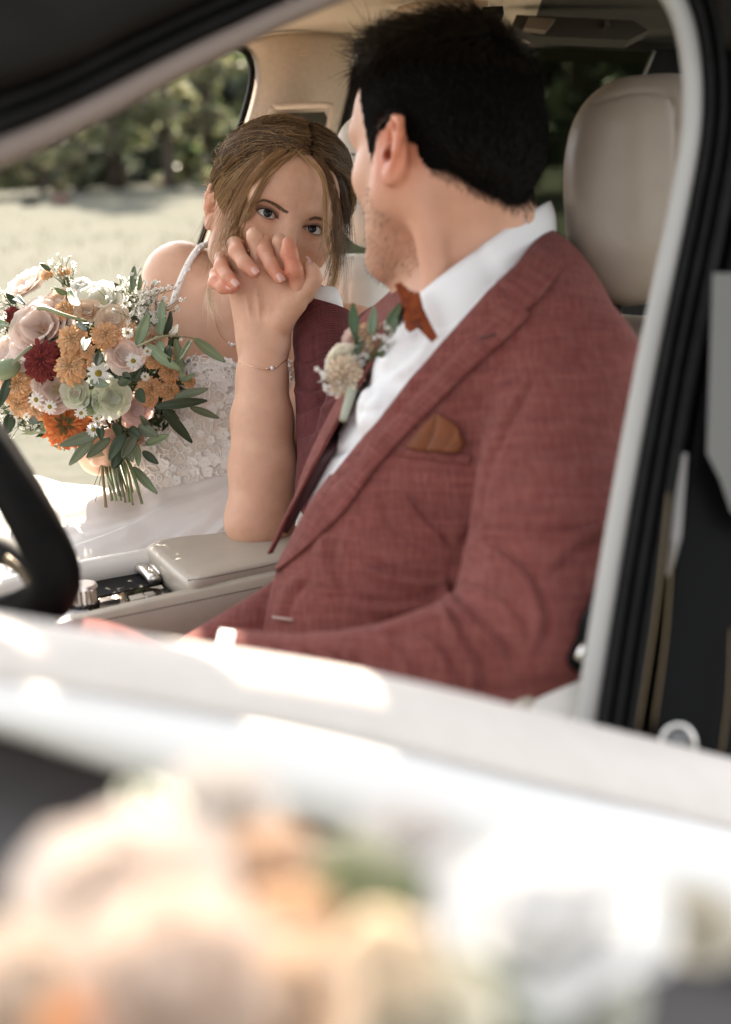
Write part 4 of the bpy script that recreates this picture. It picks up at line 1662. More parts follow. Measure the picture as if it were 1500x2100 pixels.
# right hand clasped over the bride's
GF = [
    [(456, 548, 1.764), (444, 563, 1.748), (441, 579, 1.732), (458, 590, 1.720), (474, 591, 1.716)],
    [(470, 528, 1.764), (456, 531, 1.745), (454, 548, 1.728), (468, 569, 1.714), (483, 583, 1.708)],
    [(492, 510, 1.764), (482, 503, 1.745), (486, 517, 1.725), (503, 541, 1.711), (522, 557, 1.706)],
    [(552, 512, 1.764), (541, 500, 1.745), (543, 517, 1.724), (557, 544, 1.710), (574, 570, 1.706)],
]
GR = [[.0080, .0082, .0080, .0076, .0068], [.0090, .0092, .0088, .0082, .0072], [.0098, .0102, .0098, .0090, .0078], [.0098, .0102, .0098, .0088, .0074]]
for pts, rr in zip(GF, GR):
    S.chain([P(*p) for p in pts], rr, 0.0035)
GT = [(592, 499, 1.722), (593, 520, 1.714), (604, 554, 1.710), (614, 584, 1.724), (624, 604, 1.758)]
S.chain([P(*p) for p in GT], [.0084, .0099, .0094, .0112, .0125], 0.006)
S.cone(P(470, 545, 1.785), P(560, 530, 1.785), 0.014, 0.015, 0.01)
S.cone(P(470, 550, 1.785), P(612, 615, 1.79), 0.014, 0.018, 0.02)
S.cone(P(560, 530, 1.785), P(618, 605, 1.79), 0.014, 0.018, 0.02)
S.cone(P(606, 592, 1.80), wrR, 0.022, 0.024, 0.02)
Vb_, Fb_ = biggest(*S.mesh(0.0017))
Vb_ = relax(Vb_, Fb_, 1, 0.4)
Nb_ = vnormals(Vb_, Fb_)
# knuckle folds on the fingers, thumb creases
st = []
for pts in GF:
    st.append(([(pts[2][0] - 7, pts[2][1] + 3), (pts[2][0] + 8, pts[2][1] - 4)], 1.6, 0.0006, 'groove'))
    a, b = np.array(pts[3][:2]), np.array(pts[4][:2])
st += [([(586, 522), (602, 528)], 1.8, 0.0010, 'groove'), ([(590, 560), (608, 573), (622, 566)], 1.6, 0.0010, 'groove'), ([(592, 553), (610, 564)], 1.3, 0.0006, 'groove')]
Vb_ = sculpt(Vb_, Nb_, st)
C = np.ones((len(Vb_), 3))
C *= (1 + 0.05 * vnoise(Vb_, 55, 1))[:, None] * np.array([1, 1, 1])
L_ = gh.loc(Vb_)
ear_w = np.clip(blob(Vb_, gh(-0.028, 0.084, -0.023), 0.033) * 1.5, 0, 1)
C = lerp_tint(C, ear_w, (1.0, 0.66, 0.56))
C = lerp_tint(C, np.clip(blob(Vb_, gh(-0.020, 0.080, -0.028), 0.007) * 1.3, 0, 1), (0.35, 0.16, 0.12))
# stubble on the jaw and cheek
beard = np.clip((-L_[:, 2] - 0.024 - 0.35 * np.clip(0.02 - L_[:, 0], 0, 1)) / 0.055, 0, 1) * np.clip((L_[:, 0] + 0.012) / 0.025, 0, 1) * np.clip((L_[:, 2] + 0.135) / 0.02, 0, 1) * (L_[:, 2] > -0.14)
beard *= np.clip(0.75 + 0.35 * vnoise(Vb_, 260, 2), 0, 1) * (np.linalg.norm(L_, axis=1) < 0.16)
C = lerp_tint(C, beard * 0.42, (0.70, 0.71, 0.74))
hz = hairline(L_) + 0.004 * vnoise(Vb_, 130, 8) + 0.003 * vnoise(Vb_, 300, 9)
on_head = (np.linalg.norm(L_ - np.array([-0.01, 0, 0.02]), axis=1) < 0.135) & (np.abs(L_[:, 1]) < 0.084)
scalp = np.clip((hz + 0.012) / 0.018, 0, 1) ** 1.3 * on_head * np.clip((np.linalg.norm(L_ - np.array([-0.026, 0.082, -0.024]), axis=1) - 0.024) / 0.012, 0, 1)
C = lerp_tint(C, scalp, (0.014, 0.014, 0.016))
C = lerp_tint(C, blob(Vb_, P(860, 470, 1.36), 0.05) * 0.5, (1.0, 0.88, 0.84))
# warmer knuckles and fingertips
for pts in GF:
    for q_ in pts[1:]:
        C = lerp_tint(C, blob(Vb_, P(*q_), 0.013) * 0.42, (1.0, 0.82, 0.76))
    C = lerp_tint(C, blob(Vb_, P(*pts[2]), 0.012) * 0.6, (1.0, 0.70, 0.63))
    C = lerp_tint(C, blob(Vb_, P(*pts[4]), 0.013) * 0.7, (1.0, 0.66, 0.62))
C = lerp_tint(C, np.clip(blob(Vb_, P(604, 545, 1.705), 0.022) + blob(Vb_, P(592, 505, 1.712), 0.015), 0, 1) * 0.75, (1.0, 0.62, 0.54))
gbody = make('body', Vb_, Fb_, m_skin_g, groom, col=C)
qb = pix(Vb_)
seen = (np.linalg.norm(Vb_ - gh.c, axis=1) < 0.17) & (Nb_[:, 1] < 0.35) | (qb[:, 0] < 700) & (qb[:, 1] < 660)
thin(gbody, np.where(seen, 0.0, 1.0), 0.30)
for pts in GF[:]:
    tip, prev = P(*pts[4]), P(*pts[3])
    ax = norm(tip - prev)
    upv = norm(np.array([0.0, -1, 0.25]) - (np.array([0.0, -1, 0.25]) @ ax) * ax)
    nail('nail', m_nail_g, gbody, tip + upv * 0.0064 + ax * 0.0025, prev + upv * 0.0064, upv, 0.0050, 0.0058, 0.0016)

# eyes (only the lashes of one show)
m_eye_w = mat('eye_white', (0.55, 0.49, 0.455), 0.35, coat=0.1, spec=0.3)
m_iris = mat('iris', (0.006, 0.0075, 0.0072), 0.25, coat=0.10, spec=0.3, noise=(900, (0.018, 0.021, 0.020), 3))
m_pupil = mat('pupil', (0.003, 0.003, 0.003), 0.1, coat=0.15, spec=0.3)


def eyeball(par, c, gaze, r, iris=0.50, pup=0.20):
    g = norm(gaze)
    a = norm(np.cross(g, (0.1, 0.2, 1)))
    b = np.cross(g, a)
    th = np.concatenate([np.linspace(0, pup, 4), np.linspace(pup, iris, 6)[1:], np.linspace(iris, math.pi, 16)[1:]])
    k = 28
    V = []
    for t in th:
        rr = r * (1 + 0.035 * math.exp(-(t / 0.42) ** 2))
        for j in range(k):
            ph = 2 * math.pi * j / k
            V.append(c + rr * (g * math.cos(t) + (a * math.cos(ph) + b * math.sin(ph)) * math.sin(t)))
    fs = grid_faces(len(th), k, True)
    fm = []
    for i in range(len(th) - 1):
        fm += [2 if th[i + 1] <= pup + 1e-6 else 1 if th[i + 1] <= iris + 1e-6 else 0] * k
    return make('eye', np.array(V), fs, None, par, mats=[m_eye_w, m_iris, m_pupil], fmat=fm)


for s in (-1, 1):
    eyeball(gbody, gh(0.0765 * 1.02, s * 0.0315 * 1.02, 0), gh.f, 0.0122)
r = np.random.default_rng(3)
pts = []
for i in range(26):
    t = i / 25
    a = gh(0.0765 + 0.0125 * math.cos((t - .5) * 1.9), 0.0315 + 0.0135 * math.sin((t - .5) * 2.2), 0.0035 * math.sin(math.pi * t) + 0.001)
    pts.append([a, a + gh.f * 0.004 + gh.u * 0.001, a + gh.f * 0.0075 + gh.l * 0.002 * (t - .4) + gh.u * 0.004])
strands('eyelashes', m_lash, np.array(pts), 0.0004, 0.0001, np.ones((26, 3)), gbody)

# --- hair: a fitted cap and several thousand short strands
S = Sdf()
S.ell(gh(-0.012, 0, 0.034), (0.100, 0.080, 0.086), gh.A, 0.0)
S.ell(gh(0.030, 0, 0.074), (0.072, 0.060, 0.035), gh.A, 0.03)
S.ell(gh(-0.065, 0, -0.018), (0.045, 0.066, 0.060), gh.A, 0.03)
S.ell(gh(0.086, 0.020, 0.080), (0.038, 0.046, 0.024), gh.A, 0.03)
Vh, Fh = S.mesh(0.003)


Lh = gh.loc(Vh)
Vh2, Fh2 = keep_faces(Vh, Fh, hairline(Lh) > 0.0)
L2 = gh.loc(Vh2)
tw_ = np.clip((L2[:, 2] - 0.05) / 0.05, 0, 1)
Vh2 = Vh2 + (Vh2 - gh(-0.012, 0, 0.02)) * (0.05 * tw_ * vnoise(Vh2, 34, 14) + 0.02 * tw_ * vnoise(Vh2, 80, 15))[:, None]
edge = np.clip(1 - hairline(L2) / 0.055, 0, 1) ** 1.2
TB = BVHTree.FromPolygons([tuple(v) for v in Vb_], [tuple(int(i) for i in f) for f in Fb_])
near_ = np.array([np.array(TB.find_nearest(Vector(v))[0]) for v in Vh2])
Vh2 = Vh2 * (1 - edge[:, None]) + (near_ + (gh(-0.012, 0, 0.02) - near_) * -0.018) * edge[:, None]
hair_g = make('hair', Vh2, Fh2, m_cap_g, groom, col=np.tile(np.array([[0.006, 0.005, 0.0045]]), (len(Vh2), 1)))
r = np.random.default_rng(12)
Nh = vnormals(Vh2, Fh2)
wv = np.ones(len(Vh2))
pick = r.choice(len(Vh2), 21000)
pick = pick[Nh[pick][:, 1] < 0.45]
p0, n0 = Vh2[pick], Nh[pick]
L0 = gh.loc(p0)
topw = np.clip((L0[:, 2] - 0.05) / 0.05, 0, 1)[:, None]
front = np.clip((L0[:, 0] - 0.0) / 0.06, 0, 1)[:, None]
down = -gh.u * 0.9 - gh.f * 0.55
tp_dir = gh.f * 0.75 + gh.l * 0.15 + gh.u * 0.25
flow = topw * (tp_dir[None] + front * gh.u[None] * 0.35) + (1 - topw) * down[None]
flow += r.normal(0, 0.22, flow.shape) * (0.35 + topw)
clump = np.stack([vnoise(p0, 45, 20 + i) for i in range(3)], 1)
flow += clump * (0.25 + 1.1 * topw)
flow -= (flow * n0).sum(1, keepdims=True) * n0 * 0.85
flow /= np.linalg.norm(flow, axis=1, keepdims=True)
ln = (0.010 + 0.022 * topw[:, 0] + 0.007 * topw[:, 0] * front[:, 0]) * r.uniform(0.6, 1.3, len(p0))
hl = hairline(L0)
ln *= np.clip(0.35 + hl / 0.05, 0.35, 1) * np.where((front[:, 0] > .6) & (topw[:, 0] < .6), 0.6, 1)
lift = (0.22 + 0.30 * topw[:, 0] + 0.12 * topw[:, 0] * front[:, 0]) * r.uniform(0.5, 1.4, len(p0))
k = 5
tt = np.linspace(0, 1, k)
pa = p0[:, None] + flow[:, None] * (ln[:, None] * tt)[:, :, None] + n0[:, None] * ((lift * ln)[:, None] * (tt - 0.35 * tt ** 2))[:, :, None] - n0[:, None] * 0.002
cc = np.array([[0.009, 0.0068, 0.0055]]) * r.uniform(0.6, 1.8, (len(p0), 1)) + topw * np.array([[0.055, 0.036, 0.021]]) * r.random((len(p0), 1)) ** 2 * 1.6  # browner strands on top paint in the sunlit highlights
strands('hair_strands', m_hair_g, pa, 0.00036, 0.00010, cc, hair_g)
# sparse fade below the hairline at the nape and sideburn
Lb = L_
hb = hairline(Lb)
cand = np.nonzero((hb < 0.02) & (hb > -0.012) & (Lb[:, 2] > -0.080) & (Lb[:, 0] < 0.05) & (np.linalg.norm(Lb - np.array([-0.026, 0.082, -0.024]), axis=1) > 0.031) & (np.abs(Lb[:, 1]) < 0.085) & (np.linalg.norm(Lb, axis=1) < 0.13))[0]
pk = r.choice(cand, min(len(cand), 8000))
pk = pk[r.random(len(pk)) < np.clip((hb[pk] + 0.012) / 0.02, 0, 1) ** 1.3]
p1, n1 = Vb_[pk], Nb_[pk]
fl = np.tile(down, (len(pk), 1)) + r.normal(0, 0.3, (len(pk), 3))
fl -= (fl * n1).sum(1, keepdims=True) * n1 * 0.9
fl /= np.linalg.norm(fl, axis=1, keepdims=True)
pa = p1[:, None] + fl[:, None] * (0.007 * r.uniform(.6, 1.3, (len(pk), 1)) * np.linspace(0, 1, 3))[:, :, None] + n1[:, None] * (0.0018 * np.linspace(0, 1, 3))[None, :, None]
strands('hair_fade', m_hair_g, pa, 0.00024, 0.00008, np.tile([[0.016, 0.012, 0.010]], (len(pk), 1)), hair_g)
# eyebrow of the visible side and short beard hairs
bm = np.nonzero(beard > 0.35)[0]
pk = r.choice(bm, min(len(bm), 1500))
p1, n1 = Vb_[pk], Nb_[pk]
fl = -gh.u[None] + 0.2 * gh.f[None] + r.normal(0, 0.35, (len(pk), 3))
pa = p1[:, None] + (fl * 0.0022)[:, None] * np.linspace(0, 1, 3)[None, :, None] + n1[:, None] * (0.0016 * np.linspace(0, 1, 3))[None, :, None]
strands('beard', m_hair_g, pa, 0.00012, 0.00006, np.tile([[0.055, 0.045, 0.040]], (len(pk), 1)), groom)

# --- jacket
def jacket_core(S, off):
    S.ell(P(945, 930, 1.440), np.array([0.178, 0.112, 0.245]) + off, TA, 0.0)
    S.ell(P(820, 1240, 1.405), np.array([0.158, 0.112, 0.215]) + off, TA, 0.09)
    S.ell(P(760, 1480, 1.38), np.array([0.165, 0.12, 0.15]) + off, TA, 0.08)
    S.cone(P(1062, 650, 1.425), P(1140, 728, 1.322), 0.044 + off, 0.063 + off, 0.05)
    S.cone(P(985, 660, 1.45), P(830, 735, 1.545), 0.050 + off, 0.060 + off, 0.05)
    S.ell(P(985, 760, 1.39), np.array([0.11, 0.085, 0.10]) + off, TA, 0.06)


OPEN = [(1112, 470), (1060, 545), (1003, 595), (905, 702), (840, 776), (803, 828), (737, 907), (686, 968), (640, 1030), (600, 1105), (566, 1172), (550, 1225), (532, 1288),
        (512, 1296), (534, 1222), (556, 1140), (600, 1050), (642, 968), (676, 905), (700, 860), (735, 800), (770, 740), (800, 690), (860, 560), (1000, 420)]
OP = np.array(OPEN, float)


def poly_px(x, y, z):
    """signed distance (metres at that depth) to the jacket opening seen from the front; negative inside"""
    yy = np.maximum(y, 0.05)
    u, v = 750 + F * x / yy, 1050 - F * z / yy
    u, v = np.broadcast_arrays(u, v)
    d = np.full(u.shape, 1e9)
    sgn = np.ones(u.shape)
    n = len(OP)
    for i in range(n):
        a, b = OP[i], OP[(i + 1) % n]
        ex, ey = b[0] - a[0], b[1] - a[1]
        wx, wy = u - a[0], v - a[1]
        t = np.clip((wx * ex + wy * ey) / (ex * ex + ey * ey), 0, 1)
        d = np.minimum(d, (wx - ex * t) ** 2 + (wy - ey * t) ** 2)
        c1, c2, c3 = v >= a[1], v < b[1], ex * wy > ey * wx
        fl = (c1 & c2 & c3) | (~c1 & ~c2 & ~c3)
        sgn = np.where(fl, -sgn, sgn)
    dp = sgn * np.sqrt(d) / F * yy
    # only the front of the chest: nearer than the mid plane of the torso
    s_ = (x - neckB[0]) * GN[0] + (y - neckB[1]) * GN[1] + (z - neckB[2]) * GN[2]
    return np.maximum(dp, -0.01 - s_)


S = Sdf()
jacket_core(S, 0.0)
# hollow so that the opening shows the shirt inside
Sin = Sdf()
jacket_core(Sin, -0.012)
lo_, hi_ = np.array([-0.6, 0.9, -0.9]), np.array([0.7, 2.0, 0.5])
S.fn(lambda x, y, z: poly_px(x, y, z), P(440, 1340, 1.30) - 0.3, P(1120, 420, 1.50) + 0.3, 0.006, '-')
# neck hole
S.cone(P(985, 590, 1.428), P(940, 430, 1.42), 0.066, 0.095, 0.01, '-')
# left sleeve with its own seam at the armhole
S.cone(P(1166, 778, 1.303), elL, 0.071, 0.066, 0.018)
S.cone(P(1165, 1120, 1.19), P(1110, 1360, 1.125), 0.062, 0.066, 0.03)
S.cone(elL, P(700, 1436, 1.125), 0.064, 0.050, 0.02)
S.cone(P(700, 1436, 1.125), P(470, 1384, 1.125), 0.050, 0.036, 0.02)
Vj, Fj = S.mesh(0.0030)
Vj = relax(Vj, Fj, 1, 0.5)
Nj = vnormals(Vj, Fj)
folds = [
    ([(1100, 770), (1062, 830), (1028, 890), (1003, 955), (988, 1010), (976, 1060), (955, 1105), (930, 1150)], 9, 0.0050, 'groove'),
    ([(1104, 765), (1066, 826), (1034, 886), (1010, 950)], 7, 0.0022, 'fold'),
    ([(919, 1166), (932, 1218), (971, 1263), (1036, 1328), (1052, 1375)], 10, 0.0065, 'fold'),
    ([(913, 1225), (951, 1309), (984, 1373), (987, 1430)], 9, 0.0060, 'fold'),
    ([(862, 1285), (913, 1341), (945, 1415)], 9, 0.0050, 'fold'),
    ([(985, 1100), (1061, 1150), (1102, 1205), (1120, 1280), (1100, 1350)], 11, 0.0060, 'fold'),
    ([(950, 1120), (1000, 1085), (1094, 1092), (1175, 1084), (1262, 1058)], 9, 0.0055, 'fold'),
    ([(1250, 1100), (1180, 1130), (1130, 1180)], 10, 0.0045, 'fold'),
    ([(940, 1190), (1010, 1210), (1070, 1270), (1085, 1330)], 9, 0.0035, 'fold'),
    ([(618, 1322), (640, 1352), (668, 1390)], 7, 0.0050, 'fold'),
    ([(668, 1330), (708, 1358), (735, 1386)], 7, 0.0050, 'fold'),
    ([(712, 1330), (768, 1390)], 7, 0.0045, 'fold'),
    ([(560, 1318), (575, 1350), (598, 1380)], 7, 0.0040, 'fold'),
    ([(790, 1300), (836, 1350), (862, 1400)], 8, 0.0040, 'fold'),
    ([(738, 1147), (822, 1176), (906, 1182), (930, 1170)], 12, 0.0060, 'fold'),
    ([(700, 1215), (780, 1235), (880, 1222), (920, 1195)], 12, 0.0045, 'fold'),
    ([(764, 1280), (841, 1265), (906, 1248)], 10, 0.0045, 'fold'),
    ([(835, 1002), (868, 1053), (910, 1095), (932, 1122)], 10, 0.0050, 'fold'),
    ([(780, 1010), (800, 1070), (850, 1110), (905, 1130)], 13, 0.0035, 'fold'),
    ([(690, 1090), (682, 1150), (712, 1215)], 16, 0.0045, 'fold'),
    ([(1240, 840), (1180, 900), (1100, 930)], 18, 0.0025, 'fold'),
    ([(1270, 950), (1190, 985), (1090, 990)], 18, 0.0025, 'fold'),
    ([(1010, 1010), (1050, 1030), (1130, 1030)], 13, 0.0025, 'fold'),
    ([(1160, 640), (1190, 700), (1180, 760)], 16, 0.0018, 'groove'),
    ([(640, 1180), (600, 1230), (585, 1290)], 12, 0.0030, 'fold'),
]
Vj = sculpt(Vj, Nj, [(a, b * 0.8, c * 0.95, d) for a, b, c, d in folds])
Vj = Vj + Nj * (0.0013 * vnoise(Vj, 14, 31) + 0.00025 * vnoise(Vj, 45, 32))[:, None]
fa_ = norm(wrL - elL)
end_ = (Vj - P(490, 1388, 1.125)) @ fa_
Vj = Vj - np.where((end_ > 0) & (np.linalg.norm(Vj - P(440, 1380, 1.125), axis=1) < 0.08), end_, 0)[:, None] * fa_
cl = Vj.copy()
jkt = make('jacket', Vj, Fj, m_suit, groom, cloth=cl)
DJ = Drape(Vj, Fj)
# right sleeve behind the lapel, striped shade of the same cloth
S = Sdf()
S.cone(shR, elR, 0.064, 0.052, 0.02)
S.cone(elR, P(664, 700, 1.785), 0.054, 0.038, 0.02)
S.cone(P(664, 700, 1.785), P(656, 590, 1.797), 0.038, 0.034, 0.004)
S.cone(P(705, 820, 1.83), P(715, 980, 1.78), 0.045, 0.05, 0.03)
Vs, Fs_ = S.mesh(0.0030)
np_ = norm(np.array([0.25, 0, 0.96]))
Vs = Vs - np.maximum((Vs - P(660, 624, 1.793)) @ np_, 0)[:, None] * np_
Ns = vnormals(Vs, Fs_)
Vs = sculpt(Vs, Ns, [([(596, 780), (640, 800), (700, 770)], 7, 0.004, 'fold'), ([(600, 850), (650, 830), (705, 800)], 8, 0.005, 'fold'), ([(612, 900), (650, 880), (690, 860)], 7, 0.004, 'fold'),
                     ([(590, 730), (630, 740), (680, 720)], 7, 0.003, 'fold'), ([(640, 660), (650, 760), (660, 860)], 3, 0.0016, 'seam')])
ax = norm(wrR - elR)
sd_ = norm(np.cross(ax, (0, 1, 0)))
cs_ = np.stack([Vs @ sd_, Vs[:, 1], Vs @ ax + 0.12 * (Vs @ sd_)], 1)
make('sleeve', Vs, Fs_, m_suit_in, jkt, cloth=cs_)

# shirt: body under the jacket with soft bulges, collar, cuffs
S = Sdf()
jacket_core(S, -0.016)
S.cone(P(985, 590, 1.428), P(940, 430, 1.42), 0.060, 0.09, 0.01, '-')
S.ell(P(838, 752, 1.375), (0.030, 0.030, 0.034), None, 0.03)
S.ell(P(772, 850, 1.355), (0.020, 0.022, 0.024), None, 0.02)
Vs, Fs_ = biggest(*S.mesh(0.0045))
Vs = relax(Vs, Fs_, 2)
Ns = vnormals(Vs, Fs_)
Vs = sculpt(Vs, Ns, [([(870, 690), (830, 720), (790, 770)], 8, 0.005, 'fold'), ([(900, 700), (850, 760), (800, 790)], 8, 0.004, 'fold'), ([(770, 800), (740, 830), (722, 870)], 7, 0.005, 'fold'),
                     ([(800, 830), (752, 845), (724, 838)], 6, 0.005, 'groove'), ([(740, 905), (700, 925), (664, 935)], 6, 0.005, 'groove')])
shirt = make('shirt', Vs, Fs_, m_shirt, groom)
cN = P(978, 524, 1.418)
Ax, Bx = P(1098, 440, 1.462) - cN, np.array([-0.004, -0.071, -0.006])
Ax2, Bx2 = P(1122, 505, 1.475) - P(1012, 612, 1.42), np.array([0.004, -0.084, -0.004])
G = []
for th in np.linspace(math.radians(-120), math.radians(176), 60):
    sq_ = 1 + 0.30 * abs(math.sin(2 * th)) ** 0.6 * (math.cos(th) > 0) + 0.10 * max(0, math.cos(th)) ** 2
    a = cN + (Ax * math.cos(th) + Bx * math.sin(th)) * sq_
    b = P(1012, 612, 1.42) + (Ax2 * math.cos(th) + Bx2 * math.sin(th)) * (1 + 0.18 * abs(math.sin(2 * th)) ** 0.6 * (math.cos(th) > 0))
    row = []
    for t in np.linspace(0, 1, 9):
        q = a * (1 - t) + b * t
        q = q + norm(q - (cN * (1 - t) + P(1012, 612, 1.42) * t)) * 0.004 * math.sin(math.pi * t)
        row.append(q)
    G.append(row)
V, fs = thick_sheet(np.array(G), -0.0022)
make('collar', V, fs, m_shirt, shirt)
# cuff at the left wrist
V, fs = tube(np.array([P(530, 1392, 1.125), P(480, 1384, 1.124), P(436, 1376, 1.122)]), [0.034, 0.0345, 0.034], 24, squash=((0, 1, 0), 0.85))
make('cuff', V, fs, m_shirt, shirt)
V, fs = tube(np.array([P(662, 668, 1.792), P(654, 628, 1.790), P(649, 612, 1.794)]), [0.030, 0.0305, 0.030], 20, squash=((0, 1, 0), 0.8))
make('cuff', V, fs, m_shirt, shirt)

# lapels and collar of the jacket laid over it
def strip_on(dr, A, B, offs, n=50, m=9, th=0.0022, cl=True, name='lapel', mt=None, par=None, default=1.36):
    a, b = catmull(np.c_[np.array(A, float), np.zeros(len(A))], n)[:, :2], catmull(np.c_[np.array(B, float), np.zeros(len(B))], n)[:, :2]
    G = np.zeros((n, m, 3))
    D = np.zeros((n, m))
    for i in range(n):
        for j in range(m):
            t = j / (m - 1)
            q = a[i] * (1 - t) + b[i] * t
            D[i, j] = dr.d(q[0], q[1], np.nan)
    # fill holes over the opening by the nearest surface value in the row
    for i in range(n):
        row = D[i]
        ok = ~np.isnan(row)
        if ok.any():
            D[i] = np.interp(np.arange(m), np.nonzero(ok)[0], row[ok])
        else:
            D[i] = D[i - 1] if i else default
    for _ in range(6):
        D[1:-1] = (D[:-2] + D[1:-1] * 2 + D[2:]) / 4
        D[:, 1:-1] = (D[:, :-2] + D[:, 1:-1] * 2 + D[:, 2:]) / 4
    for i in range(n):
        for j in range(m):
            t = j / (m - 1)
            q = a[i] * (1 - t) + b[i] * t
            G[i, j] = P(q[0], q[1], D[i, j] - np.interp(t, np.linspace(0, 1, len(offs)), offs))
    V, fs = thick_sheet(G, th)
    V2 = V.copy()
    # cloth direction runs along the lapel
    return make(name, V, fs, mt or m_suit, par, cloth=np.stack([V2[:, 0] * 0.77 - V2[:, 2] * 0.64, V2[:, 1], V2[:, 0] * 0.64 + V2[:, 2] * 0.77], 1))


inner = [(1056, 548), (1003, 593), (905, 700), (840, 774), (803, 826), (737, 905), (686, 966), (640, 1028), (598, 1105), (566, 1168)]
outer = [(1086, 648), (1040, 694), (957, 769), (887, 839), (817, 909), (761, 974), (714, 1039), (660, 1095), (610, 1140), (566, 1172)]
strip_on(DJ, inner, outer, [0.003, 0.0075, 0.0065, 0.005, 0.0035], th=0.0016, name='lapel', par=jkt)
strip_on(DJ, [(1113, 478), (1082, 515), (1056, 548), (1020, 580)], [(1156, 545), (1128, 588), (1098, 622), (1074, 640)], [0.005, 0.0085, 0.0075, 0.0045], n=24, th=0.0016, name='collar', par=jkt)
# far lapel seen on its inner side
strip_on(DJ, [(798, 700), (748, 775), (712, 840), (676, 905), (640, 975), (600, 1055), (560, 1135)], [(770, 735), (728, 800), (690, 862), (654, 925), (618, 990), (580, 1065), (548, 1135)], [0.002, 0.009, 0.009, 0.004], name='lapel', par=jkt)
# dark lining visible inside the opening
strip_on(DJ, [(790, 770), (735, 850), (690, 925), (640, 1010), (590, 1095)], [(745, 785), (700, 862), (662, 928), (620, 1005), (575, 1090)], [-0.004, -0.002, -0.002], n=24, m=5, name='lining', mt=m_lining, par=jkt)
# lapel buttonhole, front buttonhole
for pts, rr, mm in (([(984, 694), (1000, 690), (1017, 684)], 0.0010, m_lining), ([(560, 1266), (580, 1269), (602, 1272)], 0.0015, mat('buttonhole_thread', (0.33, 0.24, 0.20), 0.7))):
    V, fs = tube(catmull(lay(DJ, pts, 0.0125 if mm is m_lining else 0.0010), 10), rr, 6)
    make('buttonhole', V, fs, mm, jkt)
# breast pocket welt and pocket square
strip_on(DJ, [(820, 915), (880, 921), (968, 930)], [(815, 936), (876, 944), (964, 954)], [0.0015, 0.0032, 0.0005], n=20, m=6, th=0.002, name='breast_pocket', par=jkt)
m_rust = mat('rust_satin', (0.165, 0.042, 0.009), 0.6, noise=(60, (0.13, 0.038, 0.010), 3), spec=0.25)
for A, B, o in (([(832, 917), (856, 884), (894, 846)], [(872, 926), (890, 895), (898, 850)], 0.0045), ([(872, 924), (888, 890), (896, 848)], [(934, 926), (950, 905), (936, 870)], 0.007), ([(905, 926), (925, 900), (934, 872)], [(940, 928), (951, 912), (946, 890)], 0.0085)):
    strip_on(DJ, A, B, [o, o + 0.003, o], n=12, m=6, th=0.0014, name='pocket_square', mt=m_rust, par=jkt)
# bow tie: two pleated wings and a knot, turned towards the bride
m_tie = mat('tan_tie', (0.25, 0.055, 0.013), 0.6, spec=0.15, noise=(90, (0.15, 0.03, 0.008), 4), bump=(300, 0.3, 0.0005))
tie = None
for k, (pxs, d_, th_) in enumerate((
        ([(813, 584), (822, 581), (848, 626), (842, 642), (830, 626)], 1.320, .004),
        ([(824, 586), (832, 590), (852, 622), (846, 640), (838, 620)], 1.316, .004),
        ([(841, 614), (843, 606), (859, 602), (866, 632), (880, 662), (895, 690), (887, 697), (858, 668), (842, 677), (834, 670), (831, 645)], 1.312, .006),
        ([(842, 622), (859, 617), (864, 648), (847, 655)], 1.306, .007))):
    A = np.array([P(x, y, d_ + 0.0012 * math.sin(x * .7)) for x, y in pxs])
    n = len(A)
    V = np.vstack([A, A + np.array([0, th_, 0])])
    o = make('bow_tie' if tie is None else 'tie_wing' if k < 3 else 'tie_knot', V, [tuple(range(n)), tuple(range(2 * n - 1, n - 1, -1))] + [(i, (i + 1) % n, (i + 1) % n + n, i + n) for i in range(n)], m_tie, groom if tie is None else tie, smooth=False)
    b_ = o.modifiers.new('bevel', 'BEVEL')
    b_.width, b_.segments, b_.limit_method = 0.0012, 2, 'ANGLE'
    tie = tie or o
for a, b in (((848, 652), (884, 692)), ((842, 660), (868, 676))):
    V, fs = tube(np.array([P(*a, 1.3115), P(*b, 1.3115)]), 0.0006, 5)
    make('pleat', V, fs, m_lining, tie)

# --- trousers: thighs run forward under the wheel
S = Sdf()
S.cone(P(690, 1580, 1.30), P(170, 1452, 1.14), 0.085, 0.064, 0.03)
S.cone(P(170, 1452, 1.14), P(-120, 1530, 1.10), 0.064, 0.062, 0.03)
S.cone(P(660, 1540, 1.50), P(330, 1520, 1.42), 0.088, 0.075, 0.03)
S.cone(P(585, 1235, 1.40), P(455, 1400, 1.36), 0.025, 0.060, 0.03)
Vs, Fs_ = S.mesh(0.005)
Vs = relax(Vs, Fs_, 1)
Ns = vnormals(Vs, Fs_)
Vs = sculpt(Vs, Ns, [([(180, 1290), (200, 1330)], 8, 0.004, 'fold'), ([(240, 1290), (262, 1335)], 8, 0.005, 'fold'), ([(300, 1300), (318, 1345)], 8, 0.004, 'fold'), ([(130, 1290), (140, 1330)], 8, 0.004, 'fold')])
make('trousers', Vs, Fs_, m_suit, groom, cloth=Vs)
